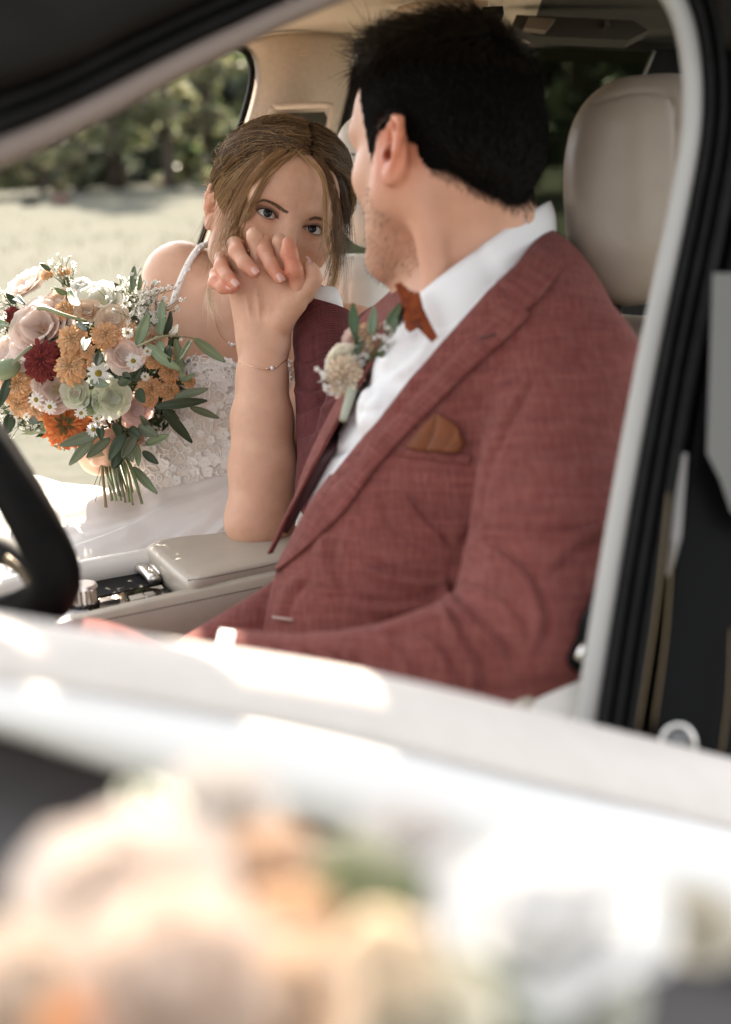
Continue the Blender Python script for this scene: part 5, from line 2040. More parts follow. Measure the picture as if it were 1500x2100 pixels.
# ------------------------------------------------------------------ the bride
bride = empty('person', P(430, 1250, 2.0), 'bride in a white lace dress leaning on the armrest, looking up over clasped hands', 'person', 'couple in the car')
BK = 0.985
bfwd, bup = norm((0.30, -0.93, -0.20)), norm((0.30, -0.10, 0.95))
_f, _l, _u = frame_from(bfwd, bup)
bh = Fr(P(598, 456, 1.800) - _f * 0.087, bfwd, bup)
bsR, bsL = P(372, 575, 2.02), P(722, 700, 2.00)
bEl, bWr = P(533, 1062, 1.735), P(541, 700, 1.757)
S = Sdf()
head_sdf(S, bh, BK, False)
ear_sdf(S, bh, -1, (-0.016, -0.0725, -0.006), 0.9, tilt=-0.2, out=0.35)
ear_sdf(S, bh, 1, (-0.016, 0.0725, -0.006), 0.9, tilt=-0.2, out=0.35)
S.cone(bh(-0.025, 0, -0.05), P(560, 700, 2.01), 0.047, 0.050, 0.03)
S.cone(P(560, 690, 2.01), bsR, 0.045, 0.045, 0.05)
S.cone(P(560, 700, 2.01), bsL, 0.045, 0.043, 0.05)
# collar bones
S.cone(P(535, 690, 1.945), P(395, 590, 1.975), 0.010, 0.008, 0.03)
BT = np.array([norm((0.98, 0.1, -0.15)), norm((-0.1, 0.98, 0.15)), norm((0.14, -0.12, 0.98))])
S.ell(P(490, 830, 2.025), (0.155, 0.090, 0.17), BT, 0.06)
S.ell(P(440, 1060, 2.02), (0.125, 0.090, 0.15), BT, 0.06)
# right arm down behind the bouquet, hand on the stems
S.chain([bsR, P(300, 840, 2.00), P(205, 930, 1.90)], [0.050, 0.040, 0.028], 0.03)
S.cone(P(205, 930, 1.90), P(212, 905, 1.875), 0.026, 0.022, 0.012)
for q in ([(190, 892, 1.875), (196, 890, 1.835), (222, 892, 1.828), (232, 894, 1.85)], [(188, 910, 1.878), (196, 908, 1.836), (222, 910, 1.828), (232, 912, 1.85)],
          [(190, 927, 1.88), (198, 926, 1.838), (222, 928, 1.830), (232, 930, 1.85)], [(195, 943, 1.88), (201, 942, 1.842), (222, 943, 1.834), (230, 944, 1.85)]):
    S.chain([P(*p) for p in q], [.0085, .0082, .0078, .007], 0.004)
S.chain([P(218, 905, 1.878), P(240, 885, 1.86), P(238, 872, 1.845)], [0.011, 0.009, 0.0075], 0.005)
# left arm: upper arm, forearm, hand
S.cone(bsL, bEl, 0.046, 0.040, 0.03)
S.chain([bEl, P(540, 960, 1.735), P(538, 860, 1.742), P(538, 770, 1.750), bWr], [0.033, 0.0385, 0.0345, 0.0278, 0.0245], 0.02, squash=((0, 1, 0), 0.9))
S.ell(P(530, 1082, 1.722), (0.027, 0.026, 0.024), None, 0.03)
HB = [(578, 583), (547, 572), (515, 575), (487, 588)]
for (x, y), rr in zip(HB, (.0145, .0145, .0135, .0125)):
    S.cone(bWr + np.array([(x - 530) / F * 1.7 * 0.35, 0, 0]), P(x, y, 1.748), 0.021, rr, 0.016, squash=((0, 1, 0), 0.72))
HF = [
    [(578, 583, 1.747), (577, 540, 1.738), (573, 500, 1.738), (573, 494, 1.752), (576, 512, 1.79)],
    [(547, 572, 1.747), (532, 528, 1.737), (522, 487, 1.736), (521, 482, 1.752), (526, 503, 1.79)],
    [(515, 575, 1.747), (495, 545, 1.740), (474, 521, 1.742), (471, 516, 1.756), (478, 534, 1.79)],
    [(487, 588, 1.747), (470, 570, 1.744), (456, 556, 1.750), (454, 553, 1.764), (462, 566, 1.79)],
]
for pts, rr in zip(HF, ([.0105, .0090, .0086, .0082, .0075], [.0105, .0094, .0090, .0086, .0075], [.0100, .0088, .0084, .008, .007], [.0095, .008, .0075, .007, .006])):
    S.chain([P(*p) for p in pts], rr, 0.005)
S.chain([P(575, 655, 1.745), P(606, 612, 1.732), P(630, 590, 1.724), P(644, 572, 1.722), P(639, 554, 1.724), P(634, 542, 1.727)], [.019, .0135, .0100, .0092, .0074, .0050], 0.008)
S.cone(P(600, 618, 1.738), P(572, 590, 1.742), 0.010, 0.011, 0.02)
Vr, Fr_ = biggest(*S.mesh(0.0017))
Vr = relax(Vr, Fr_, 1, 0.35)
Nr = vnormals(Vr, Fr_)
st = [([(503, 600), (508, 625), (513, 655)], 3.5, 0.0010, 'ridge'), ([(527, 588), (530, 620), (533, 660)], 3.5, 0.0012, 'ridge'), ([(560, 590), (556, 620), (548, 665)], 3.5, 0.0012, 'ridge'),
      ([(518, 600), (520, 640)], 4, 0.0010, 'groove'), ([(544, 592), (542, 640)], 4, 0.0010, 'groove'), ([(603, 605), (608, 618)], 1.6, 0.0008, 'groove'), ([(607, 603), (611, 612)], 1.4, 0.0007, 'groove')]
for pts in HF:
    a = np.array(pts[2][:2])
    st.append(([(a[0] - 7, a[1] + 2), (a[0] + 7, a[1] - 1)], 1.6, 0.0004, 'ridge'))
st += [([(608, 404), (612, 420), (613, 436)], 2.2, 0.0008, 'groove'), ([(596, 412), (600, 428)], 1.8, 0.0005, 'groove'), ([(528, 462), (548, 470), (572, 470)], 2.2, 0.0006, 'groove'), ([(540, 422), (560, 424), (578, 436)], 1.6, 0.0009, 'groove')]
Vr = sculpt(Vr, Nr, st)
C = np.ones((len(Vr), 3)) * (1 + 0.04 * vnoise(Vr, 60, 5))[:, None]
for s in (-1, 1):
    C = lerp_tint(C, blob(Vr, bh(0.070, s * 0.045, -0.030), 0.026) * 0.45, (1.0, 0.72, 0.66))
    # make up round the eyes
    C = lerp_tint(C, np.clip(blob(Vr, bh(0.088, s * 0.033, 0.006), 0.013) * 0.55, 0, 1), (0.84, 0.66, 0.58))
    C = lerp_tint(C, np.clip(blob(Vr, bh(0.084, s * 0.043, 0.004), 0.008) * 0.7, 0, 1), (0.55, 0.40, 0.34))
    LE = bh.loc(Vr) - np.array([0.0755 * BK, s * 0.0315 * BK, 0])
    a_ = LE[:, 1] * s / (0.0138 * BK)
    up_ = 0.0055 * BK * (1 - np.clip(a_ ** 2, 0, 1)) + 0.0009 * a_
    lo2 = -0.0042 * BK * (1 - np.clip(a_ ** 2, 0, 1)) + 0.0009 * a_
    near = (np.abs(a_) < 1.12) & (LE[:, 0] > 0.001)
    C = lerp_tint(C, np.exp(-((LE[:, 2] - up_) / 0.0009) ** 2) * near * 0.75, (0.20, 0.13, 0.11))
    C = lerp_tint(C, np.exp(-((LE[:, 2] - lo2) / 0.0009) ** 2) * near * 0.6, (0.40, 0.26, 0.22))
    C = lerp_tint(C, np.clip(blob(Vr, bh(-0.016, s * 0.083, -0.006), 0.03), 0, 1) * 0.7, (1, .7, .62))
C = lerp_tint(C, blob(Vr, bh(0.092, 0, -0.074), 0.014) * 0.9, (0.85, 0.45, 0.43))
C = lerp_tint(C, blob(Vr, bh(0.112, 0, -0.045), 0.014) * 0.35, (1, .75, .68))
for pts in HF:
    C = lerp_tint(C, blob(Vr, P(*pts[0]), 0.012) * 0.3, (1.0, 0.78, 0.72))
    C = lerp_tint(C, blob(Vr, P(*pts[2]), 0.009) * 0.6, (1.12, 1.10, 1.05))
C *= (1 + 0.035 * vnoise(Vr, 170, 6) + 0.03 * vnoise(Vr, 420, 7))[:, None] * (1 + 0.03 * vnoise(Vr, 30, 10)[:, None] * np.array([[0.3, 1, 1.2]]))
C = lerp_tint(C, np.clip(blob(Vr, P(545, 640, 1.74), 0.055), 0, 1) * 0.8, (1.07, 1.07, 1.06))
C = lerp_tint(C, blob(Vr, bEl, 0.05) * 0.35, (1.0, 0.80, 0.74))
r = np.random.default_rng(9)
for (x, y) in ((562, 975), (598, 1040), (529, 604)):
    d_ = np.hypot(*(pix(Vr) - np.array([x, y])).T)
    C = lerp_tint(C, np.exp(-(d_ / 1.7) ** 2) * (Nr[:, 1] < 0) * 0.6, (0.42, 0.28, 0.22))
bbody = make('body', Vr, Fr_, m_skin_b, bride, col=C)
qb = pix(Vr)
seen = ((qb[:, 1] < 640) & (qb[:, 0] > 425) & (Nr[:, 1] < 0.35)) | ((qb[:, 1] < 700) & (qb[:, 0] > 480) & (Vr[:, 1] < 1.82))
thin(bbody, np.where(seen, 0.0, 1.0), 0.30)
# eyes look up towards the groom
for s in (-1, 1):
    c = bh(0.0755 * BK, s * 0.0315 * BK, 0)
    gz = norm(norm(gh(0.06, 0, 0) - c) * 0.55 + norm(-c) * 0.75 + np.array([0, 0, 0.16]))
    eyeball(bbody, c, gz, 0.0124 * BK, iris=0.49, pup=0.21)
    # lashes, upper and lower
    ef = norm(bh.f + 0.14 * s * bh.l)
    el = norm(bh.l * s - ef * (bh.l * s @ ef))
    pl = []
    for i in range(64):
        a = -1.0 + 2.0 * i / 63
        q = 1 - a * a
        fz = math.sqrt(max(0.0137 ** 2 - (a * 0.0138) ** 2 * 0.8 - (0.006 * q) ** 2, 1e-7)) * BK
        b0 = c + el * a * 0.0138 * BK + bh.u * (0.0057 * q + 0.0009 * a) * BK + ef * fz
        ln_ = 0.0040 + 0.0030 * max(a, 0)
        dr_ = norm(ef * 0.75 + el * (0.55 * a + 0.1) + bh.u * 0.25)
        pl.append([b0, b0 + dr_ * ln_ * 0.55, b0 + dr_ * ln_ * 0.9 + bh.u * 0.0030])
        if i % 2 == 0 and -0.6 < a:
            b1 = c + el * a * 0.0136 * BK - bh.u * (0.0043 * q - 0.0009 * a) * BK + ef * fz
            pl.append([b1, b1 + norm(ef * .7 + el * .5 * a - bh.u * .4) * 0.0018, b1 + norm(ef * .5 + el * .6 * a - bh.u * .7) * 0.0034])
    strands('eyelashes', m_lash, np.array(pl), 0.00022, 0.00008, np.ones((len(pl), 3)), bbody)
# eyebrows: fine hairs laid on the brow
DB = Drape(Vr, Fr_)
for pts, wd_ in (([(526, 415), (545, 411), (565, 420), (581, 431), (592, 436)], (1.0, 2.4, 3.2, 3.6, 2.6)), ([(634, 450), (646, 447), (658, 449), (668, 455), (674, 463)], (2.6, 3.2, 3.0, 2.4, 1.2))):
    cl_ = catmull(np.c_[np.array(pts, float), np.array(wd_)], 90)
    pl = []
    rr_ = np.random.default_rng(int(pts[0][0]))
    tdir = np.gradient(cl_[:, :2], axis=0)
    for rep in range(4):
        for i in range(90):
            off = rr_.uniform(-1, 1) * cl_[i, 2]
            t_ = tdir[i] / (np.hypot(*tdir[i]) + 1e-9)
            n_ = np.array([-t_[1], t_[0]])
            q0 = cl_[i, :2] + n_ * off
            sgn = 1 if pts[0][0] > 600 else -1
            q1 = q0 + (t_ * sgn) * rr_.uniform(5, 9) - n_ * off * 0.35 * sgn * sgn + rr_.normal(0, 0.6, 2)
            d0, d1 = DB.d(*q0, 1.8), DB.d(*q1, 1.8)
            pl.append([P(*q0, d0 - 0.0002), P(*(q0 * .5 + q1 * .5), (d0 + d1) / 2 - 0.0010), P(*q1, d1 - 0.0007)])
    strands('eyebrow', m_brow, np.array(pl), 0.00013, 0.00006, np.ones((len(pl), 3)), bbody)
# faint freckles and uneven colour on the face are in the skin tint above
# thumb nail
tip, prev = P(635, 546, 1.722), P(641, 562, 1.720)
upv = norm(np.array([0.75, -0.6, 0.3]))
nail('nail', m_nail_b, bbody, tip + upv * 0.0052 + (tip - prev) * 0.35, prev + upv * 0.006, upv, 0.0042, 0.0085, 0.0008)

# --- hair
S = Sdf()
S.ell(bh(-0.012, 0, 0.038), np.array([0.1035, 0.084, 0.091]), bh.A, 0.0)
S.ell(bh(-0.070, 0, 0.005), np.array([0.055, 0.066, 0.065]), bh.A, 0.03)
S.ell(bh(-0.110, 0, -0.035), np.array([0.036, 0.042, 0.034]), bh.A, 0.02)
Vh, Fh = S.mesh(0.003)
Lh = bh.loc(Vh)


def bhair(L):
    f, l, u = L[:, 0], np.abs(L[:, 1]), L[:, 2]
    b1 = np.interp(f, [-0.2, -0.07, -0.03, -0.012, 0.0, 0.012, 0.026, 0.042, 0.056, 0.067, 0.075, 0.1], [-0.09, -0.075, -0.06, -0.05, -0.045, -0.035, 0.0, 0.030, 0.046, 0.060, 0.076, 0.1])
    return u - b1 + 0.25 * np.clip(l - 0.05, 0, 1)


kp = bhair(Lh) > 0
Vh2, Fh2 = keep_faces(Vh, Fh, kp)
hr_col = np.tile(np.array([[0.10, 0.055, 0.026]]), (len(Vh2), 1))
hair_b = make('hair', Vh2, Fh2, m_cap_b, bride, col=hr_col)
DH = Drape(np.vstack([Vr, Vh2]), np.vstack([Fr_, Fh2 + len(Vr)]))
r = np.random.default_rng(21)
E_c, E_r = np.array([-0.012, 0, 0.038]), np.array([0.1055, 0.0865, 0.0935])


def on_cap(dirs, off):
    """points on the hair cap (head-local) along directions, off metres outside; dirs (...,3)"""
    d = dirs / np.linalg.norm(dirs, axis=-1, keepdims=True)
    t = 1 / np.sqrt(((d / E_r) ** 2).sum(-1, keepdims=True))
    return E_c + d * (t + off)


paths, cols, rad = [], [], []
k = 9
tt = np.linspace(0, 1, k)
for i in range(9500):
    s = -1 if r.random() < 0.5 else 1
    # roots along the parting and along the hairline
    if r.random() < 0.55:
        a = math.radians(r.uniform(-50, 50))
        root = np.array([math.sin(a), s * r.uniform(0.0, 0.10), math.cos(a) * 0.95])
    else:
        t = r.random()
        root = np.array([np.interp(t, [0, .3, .6, 1], [0.83, 0.80, 0.66, 0.30]), s * np.interp(t, [0, .3, .6, 1], [0.02, 0.30, 0.60, 0.86]), np.interp(t, [0, .3, .6, 1], [0.52, 0.46, 0.33, 0.12])]) + r.normal(0, 0.03, 3)
    endb = np.array([-0.86, s * r.uniform(0.05, 0.50), r.uniform(-0.55, -0.10)])
    mid = np.array([r.uniform(-0.20, 0.12) + 0.25 * root[0], s * r.uniform(0.70, 0.98), r.uniform(-0.10, 0.42) + 0.1 * root[2]])
    q = catmull(np.array([root, root * 0.45 + mid * 0.55 + np.array([0.10, 0, 0.10]), mid, endb]), k)
    off = r.uniform(-0.002, 0.0075) + 0.0045 * math.sin(root[0] * 9 + root[1] * 13) * math.sin(root[2] * 11 + s) + 0.003 * math.sin(r.uniform(0, 6.28))
    pl = on_cap(q, off + 0.0025 * np.sin(tt * r.uniform(2, 5) + r.uniform(0, 6)) + 0.004 * np.sin(math.pi * tt)[:] * r.random())[:, :] if False else np.array([on_cap(q[j], off * (0.3 + 0.7 * math.sin(math.pi * min(1, tt[j] + .25))) + 0.0015 * math.sin(tt[j] * 7 + i)) for j in range(k)])
    paths.append(pl)
    lightside = 0.5 + 0.5 * r.random()
    blonde = np.array([0.64, 0.38, 0.165])
    brown = np.array([0.060, 0.030, 0.013])
    m_ = (r.random() ** 1.2 if r.random() < .7 else r.random() * .15) * (0.95 if s < 0 else 0.40) * np.clip(0.25 + 1.0 * (1 - root[2] * 0.6), 0.25, 1)  # sun side made blonder: light painted into the strand colour
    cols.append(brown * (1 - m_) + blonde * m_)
    rad.append(r.uniform(0.00018, 0.00042))
PL = np.array(paths)
PLv = bh.c + PL @ bh.A
strands('hair_strands', m_hair_b, PLv, np.array(rad), 0.00018, np.array(cols), hair_b)


def lock(pts, n, spread, seed, c0, c1, r0=0.0006, curl=0.0, spread_end=None):
    """a loose lock: strands following pixel/depth points with scatter"""
    rr = np.random.default_rng(seed)
    base = catmull(np.array([P(x, y, min(d, DH.d(x, y, 9.0) - 0.005)) for x, y, d in pts]), 18)
    out, cc = [], []
    t = np.linspace(0, 1, 18)[:, None]
    for i in range(int(n * 2.2)):
        o = rr.normal(0, spread, 3) * np.array([1, 0.6, 0.5])
        o2 = rr.normal(0, (spread_end or spread * 1.6), 3) * np.array([1, 0.6, 1.2])
        w_ = np.sin(t * rr.uniform(3, 6) + rr.uniform(0, 6.28)) * rr.normal(0, 0.0016 + curl, 3)
        e = rr.uniform(0.78, 1.0)
        b = catmull(base[: max(4, int(18 * e))], 18)
        out.append(b + o * (1 - t) * 0.6 + o2 * t ** 1.3 + w_ * t)
        m = rr.random()
        cc.append(np.array(c0) * (1 - m) + np.array(c1) * m)
    return out, cc


# hair drawn back over the temples and above the ears
Nc = vnormals(Vh2, Fh2)
Lc = bh.loc(Vh2)
sel = np.nonzero((Lc[:, 2] < 0.075) & (Lc[:, 0] > -0.05))[0]
pk = r.choice(sel[Nc[sel][:, 1] < 0.5], 3400)
p0, n0 = Vh2[pk], Nc[pk]
fl = (-bh.f * 0.75 - bh.u * 0.55)[None] + r.normal(0, 0.14, (len(pk), 3))
st_p = []
q_ = p0 + n0 * 0.001
for i in range(9):
    st_p.append(q_ + n0 * (0.003 * math.sin(math.pi * (i + 1) / 10)))
    L_i = bh.loc(q_) - E_c
    nn_ = (L_i / E_r ** 2)
    nn_ /= np.linalg.norm(nn_, axis=1, keepdims=True)
    nv_ = nn_ @ bh.A
    f2 = fl - (fl * nv_).sum(1, keepdims=True) * nv_
    f2 /= np.linalg.norm(f2, axis=1, keepdims=True)
    q_ = q_ + f2 * 0.0065
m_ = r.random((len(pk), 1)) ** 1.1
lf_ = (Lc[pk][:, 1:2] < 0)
strands('temple_hair', m_hair_b, np.stack(st_p, 1), r.uniform(.0002, .00045, len(pk)), 0.00010, np.array([[0.10, 0.056, 0.027]]) * (1 - m_) + m_ * np.where(lf_, np.array([[0.60, 0.37, 0.165]]), np.array([[0.15, 0.09, 0.045]])), hair_b)  # temple strands also painted lighter on the sunlit side

LB, LD, LG = (0.60, 0.375, 0.175), (0.25, 0.130, 0.052), (0.80, 0.58, 0.34)
allp, allc = [], []
for args in (
    ([(612, 296, 1.81), (600, 318, 1.80), (576, 330, 1.79), (556, 348, 1.786), (540, 372, 1.786), (524, 404, 1.79), (508, 440, 1.793), (488, 490, 1.80), (468, 545, 1.80), (452, 592, 1.80)], 34, 0.0030, 1, LD, LB),
    ([(610, 300, 1.805), (584, 330, 1.788), (543, 372, 1.784), (506, 440, 1.79), (480, 510, 1.795), (470, 545, 1.80)], 4, 0.0060, 2, LB, LG),
    ([(606, 290, 1.815), (568, 318, 1.80), (530, 356, 1.80), (502, 405, 1.80), (480, 460, 1.81), (462, 525, 1.815), (446, 600, 1.81)], 70, 0.0060, 3, LD, LB),
    ([(580, 285, 1.82), (515, 345, 1.815), (470, 420, 1.825), (452, 480, 1.83), (446, 530, 1.83)], 60, 0.0090, 4, LD, LG),
    ([(440, 560, 1.80), (428, 600, 1.795), (432, 630, 1.795), (440, 660, 1.795)], 22, 0.0025, 5, LG, (0.85, 0.78, 0.68)),
    ([(608, 308, 1.80), (632, 330, 1.79), (652, 347, 1.785), (664, 372, 1.78), (668, 405, 1.776), (669, 440, 1.770), (668, 480, 1.772), (674, 520, 1.775), (690, 560, 1.79), (690, 595, 1.80)], 22, 0.0024, 6, LD, LB),
    ([(650, 320, 1.81), (680, 375, 1.806), (690, 430, 1.80), (692, 490, 1.795), (690, 540, 1.80), (680, 580, 1.80), (664, 605, 1.79)], 70, 0.0045, 7, (0.12, 0.07, 0.035), LD),
    ([(690, 520, 1.80), (688, 570, 1.80), (674, 600, 1.795), (656, 618, 1.79)], 30, 0.0030, 8, LB, LG),
    ([(680, 330, 1.835), (700, 395, 1.835), (708, 450, 1.83), (700, 520, 1.82), (690, 560, 1.82)], 60, 0.0055, 9, (0.05, 0.028, 0.015), (0.12, 0.07, 0.035)),
):
    a, b = lock(*args)
    allp += a
    allc += b
strands('loose_locks', m_hair_b, np.array(allp), 0.00026, 0.00008, np.array(allc), hair_b)
# flyaway hairs catching the light
fp_, fc_ = [], []
for i in range(150):
    s = -1 if r.random() < 0.75 else 1
    d = np.array([r.uniform(-0.6, 0.7), s * r.uniform(0.2, 1.0), r.uniform(-0.3, 1.0)])
    p0 = on_cap(d, 0.002)
    tg = norm(np.cross(d, r.normal(size=3)))
    L_ = r.uniform(0.012, 0.04)
    q = np.array([p0 + tg * L_ * t + norm(d) * (0.012 * r.random() * math.sin(math.pi * t) + 0.006 * t) for t in np.linspace(0, 1, 6)])
    fp_.append(bh.c + q @ bh.A)
    fc_.append(np.array(LB) * r.uniform(0.6, 1.4))
for i in range(26):
    x, y = 440 + r.normal(0, 6), 370 + 60 * r.random()
    q = np.array([P(x + 14, y, 1.87), P(x, y - 4 + r.normal(0, 4), 1.87), P(x - r.uniform(8, 22), y + r.normal(0, 14), 1.87)])
    fp_.append(catmull(q, 6))
    fc_.append(np.array(LG))
o = strands('flyaway_hair', m_hair_b, np.array(fp_), 0.00022, 0.00010, np.array(fc_), hair_b)
o['kind'] = 'stuff'

# --- dress: bodice with lace, skirt spread over the seat
m_dress = mat('ivory_dress', (0.82, 0.75, 0.69), 0.7, noise=(50, (0.78, 0.70, 0.63), 4), bump=(260, 0.4, 0.0012), sheen=0.1)
m_lace = mat('lace', (0.90, 0.88, 0.85), 0.65, bump=(600, 0.4, 0.0006))
m_tulle = mat('tulle', (0.86, 0.83, 0.80), 0.8, noise=(14, (0.84, 0.80, 0.77), 3), transl=0.10, sheen=0.1)
S = Sdf()
S.ell(P(490, 845, 2.022), (0.166, 0.100, 0.175), BT, 0.0)
S.ell(P(440, 1060, 2.015), (0.137, 0.100, 0.16), BT, 0.07)
S.ell(P(420, 850, 1.955), (0.058, 0.045, 0.060), BT, 0.04)
S.ell(P(560, 880, 1.950), (0.058, 0.045, 0.060), BT, 0.04)


def neckline(x, y, z):
    yy = np.maximum(y, .1)
    u, v = 750 + F * x / yy, 1050 - F * z / yy
    top_ = 752 + 24 * np.abs(np.sin((u - 495) / 62)) * -1 + 0.05 * np.abs(u - 500) + np.where(u < 400, (400 - u) * 0.55, 0)
    return (v - top_) / F * yy


S.fn(neckline, P(200, 400, 2) - .3, P(800, 800, 2) + .3, 0.003, '-')
Vd, Fd = S.mesh(0.0042)
Nd = vnormals(Vd, Fd)
Vd = Vd + Nd * (0.0012 * vnoise(Vd, 60, 41))[:, None]
bod = make('bodice', Vd, Fd, m_dress, bride)
# lace applique: raised little blossoms and leaves standing off the bodice
q = pix(Vd)
fr_ = np.nonzero((Nd[:, 1] < -0.15) & (q[:, 0] > 270) & (q[:, 0] < 640) & (q[:, 1] > 735) & (q[:, 1] < 1130))[0]
r = np.random.default_rng(31)
mb = Mesh()
chosen = []
for i in r.permutation(fr_):
    p, n = Vd[i], Nd[i]
    edge_ = (pix(p[None])[0, 1] < 790)
    mind = 0.0065 if edge_ else 0.0095
    if chosen and np.min(np.linalg.norm(np.array(chosen) - p, axis=1)) < mind:
        continue
    chosen.append(p)
    e1 = norm(np.cross(n, r.normal(size=3)))
    e2 = np.cross(norm(n), e1)
    R_ = r.uniform(0.0062, 0.0115)
    n = n * 1.15
    typ = r.random()
    if typ < 0.55:                       # blossom with cupped petals
        npet = r.integers(5, 7)
        for j in range(npet):
            a = 2 * math.pi * j / npet + r.normal(0, 0.1)
            dd = e1 * math.cos(a) + e2 * math.sin(a)
            ss = np.cross(norm(n), dd)
            w_ = R_ * 0.55
            V = np.array([p + n * 0.0012, p + dd * R_ * .55 + ss * w_ * .8 + n * 0.0026, p + dd * R_ + n * r.uniform(0.0020, 0.0050), p + dd * R_ * .55 - ss * w_ * .8 + n * 0.0026, p + dd * R_ * .6 + n * 0.0012])
            mb.add(V, [(0, 1, 4), (1, 2, 4), (2, 3, 4), (3, 0, 4)])
        V, fs = sphere_mesh(p + n * 0.002, 0.0013, 4, 6)
        mb.add(V, fs)
    elif typ < 0.8:                      # ring of cord
        V, fs = tube(np.array([p + n * 0.0016 + (e1 * math.cos(a) + e2 * math.sin(a) * .8) * R_ * .8 for a in np.linspace(0, 2 * math.pi, 13)]), 0.0011, 5, caps=False)
        mb.add(V, fs)
        V, fs = sphere_mesh(p + n * 0.002, 0.0018, 4, 6)
        mb.add(V, fs)
    else:                                # leaf of cord
        V, fs = tube(catmull(np.array([p - e1 * R_, p + e2 * R_ * .5 + n * .003, p + e1 * R_ * 1.2 + n * .001, p - e2 * R_ * .5 + n * .003, p - e1 * R_]), 12), 0.0010, 5)
        mb.add(V, fs)
o = mb.build('lace', m_lace, bod)
o['kind'] = 'stuff'
# straps with small beads
for pts, nm in (([(352, 640, 1.965), (362, 600, 1.955), (385, 545, 1.965), (408, 510, 1.985), (428, 500, 2.01)], 0), ([(716, 668, 1.93), (706, 646, 1.925), (690, 640, 1.93), (672, 640, 1.94)], 1)):
    pth = catmull(np.array([P(*p) for p in pts]), 24)
    V, fs = tube(pth, 0.0050, 8, squash=((0, 1, 0), 0.4))
    st_ = make('strap', V, fs, m_lace, bod)
    mb = Mesh()
    for i in range(0, 24):
        V, fs = sphere_mesh(pth[i] + np.array([r.normal(0, .002), -0.002, r.normal(0, .001)]), 0.0018, 5, 7)
        mb.add(V, fs)
    o = mb.build('bead_trim', m_lace, st_)
    o['kind'] = 'stuff'
# skirt: soft tulle spread over the seat, gathered at the waist, with fine radiating folds
r = np.random.default_rng(77)
nu, nv = 150, 64
xn = np.linspace(-230, 600, nu)
yn = np.interp(xn, [-230, 0, 160, 330, 480, 600], [1290, 1212, 1178, 1146, 1118, 1100])
yf = np.interp(xn, [-230, 20, 75, 130, 200, 290, 350, 420, 520, 600], [1000, 986, 989, 996, 997, 1004, 985, 955, 930, 920])
G = np.zeros((nu, nv, 3))
for i in range(nu):
    a = PH(xn[i], yn[i], ARM - 0.030)
    b = P(xn[i], yf[i], 1.97)
    for j in range(nv):
        t = j / (nv - 1)
        if t < 0.80:
            q = t / 0.80
            G[i, j] = a * (1 - q) + b * q + UPV * 0.016 * math.sin(math.pi * q)
        else:
            q = (t - 0.80) / 0.20
            G[i, j] = b + np.array([0, 0.05 * q ** 0.6, 0.004 * math.sin(math.pi * min(1, q * 3)) - 0.16 * q ** 1.6])
Pt = G.reshape(-1, 3)
qx = pix(Pt)
ang = np.arctan2(qx[:, 1] - 960, 520 - qx[:, 0] + 60)           # folds run out from the waist
rad_ = np.hypot(qx[:, 1] - 960, qx[:, 0] - 540)
rel = np.zeros(len(Pt))
for f_, a_, ph in ((17, 0.0050, 0.3), (31, 0.0035, 1.7), (58, 0.0020, 4.1), (97, 0.0011, 2.2)):
    rel += a_ * np.sin(ang * f_ + ph + 1.4 * vnoise(Pt, 9, int(f_))) * np.clip(rad_ / 260, 0.3, 1.2)
rel += 0.006 * vnoise(Pt, 8, 61) + 0.0022 * vnoise(Pt, 30, 62) + 0.0009 * vnoise(Pt, 80, 63)
Pt = Pt + UPV[None] * rel[:, None]
V, fs = thick_sheet(Pt.reshape(nu, nv, 3), -0.0015)
make('skirt', V, fs, m_tulle, bride)
# jewellery
m_gold = mat('rose_gold', (0.80, 0.50, 0.36), 0.22, metal=1.0)
m_gem = mat('gems', (0.35, 0.16, 0.12), 0.08, coat=1.0, spec=0.8)
m_clear = mat('clear_gem', (0.85, 0.83, 0.80), 0.05, coat=1.0, spec=0.9)
bp_ = [(494, 742), (520, 752), (545, 757), (566, 753), (588, 738)]
pth = catmull(np.array([P(x, y, DB.d(x, y, 1.74) - 0.0020) if 499 < x < 582 else P(x, y, DB.d(min(max(x, 500), 580), y, 1.74) + 0.004) for x, y in bp_]), 60)
V, fs = tube(pth, 0.0006, 5)
br = make('bracelet', V, fs, m_gold, bride)
for x, y, rr, mm in ((548, 756, .0014, m_gold), (553, 756, .0019, m_gem), (558, 755, .0028, m_clear), (563, 754, .0019, m_gem), (568, 752, .0014, m_gold), (572, 750, .0012, m_gem)):
    V, fs = sphere_mesh(P(x, y, DB.d(x, y, 1.74) - 0.002), rr, 6, 8)
    make('gem', V, fs, mm, br)
npt = [(436, 640), (450, 682), (464, 700), (476, 707), (488, 704)]
nd_ = DB.d(470, 700, 1.95)
pth = catmull(np.array([P(x, y, (DB.d(x, y, 1.95) if x < 472 else nd_) - 0.0015) for x, y in npt]), 40)
V, fs = tube(pth, 0.0005, 5)
nk = make('necklace', V, fs, m_gold, bride)
for x, y, rr in ((476, 707, .0030), (470, 703, .0018), (482, 706, .0018)):
    V, fs = sphere_mesh(P(x, y, min(DB.d(x, y, 1.95), 1.97) - 0.003), rr, 6, 8)
    make('pendant', V, fs, m_clear, nk)
V, fs = sphere_mesh(P(443, 491, 1.85), 0.0022, 6, 8)
make('earring', V, fs, m_clear, bride)
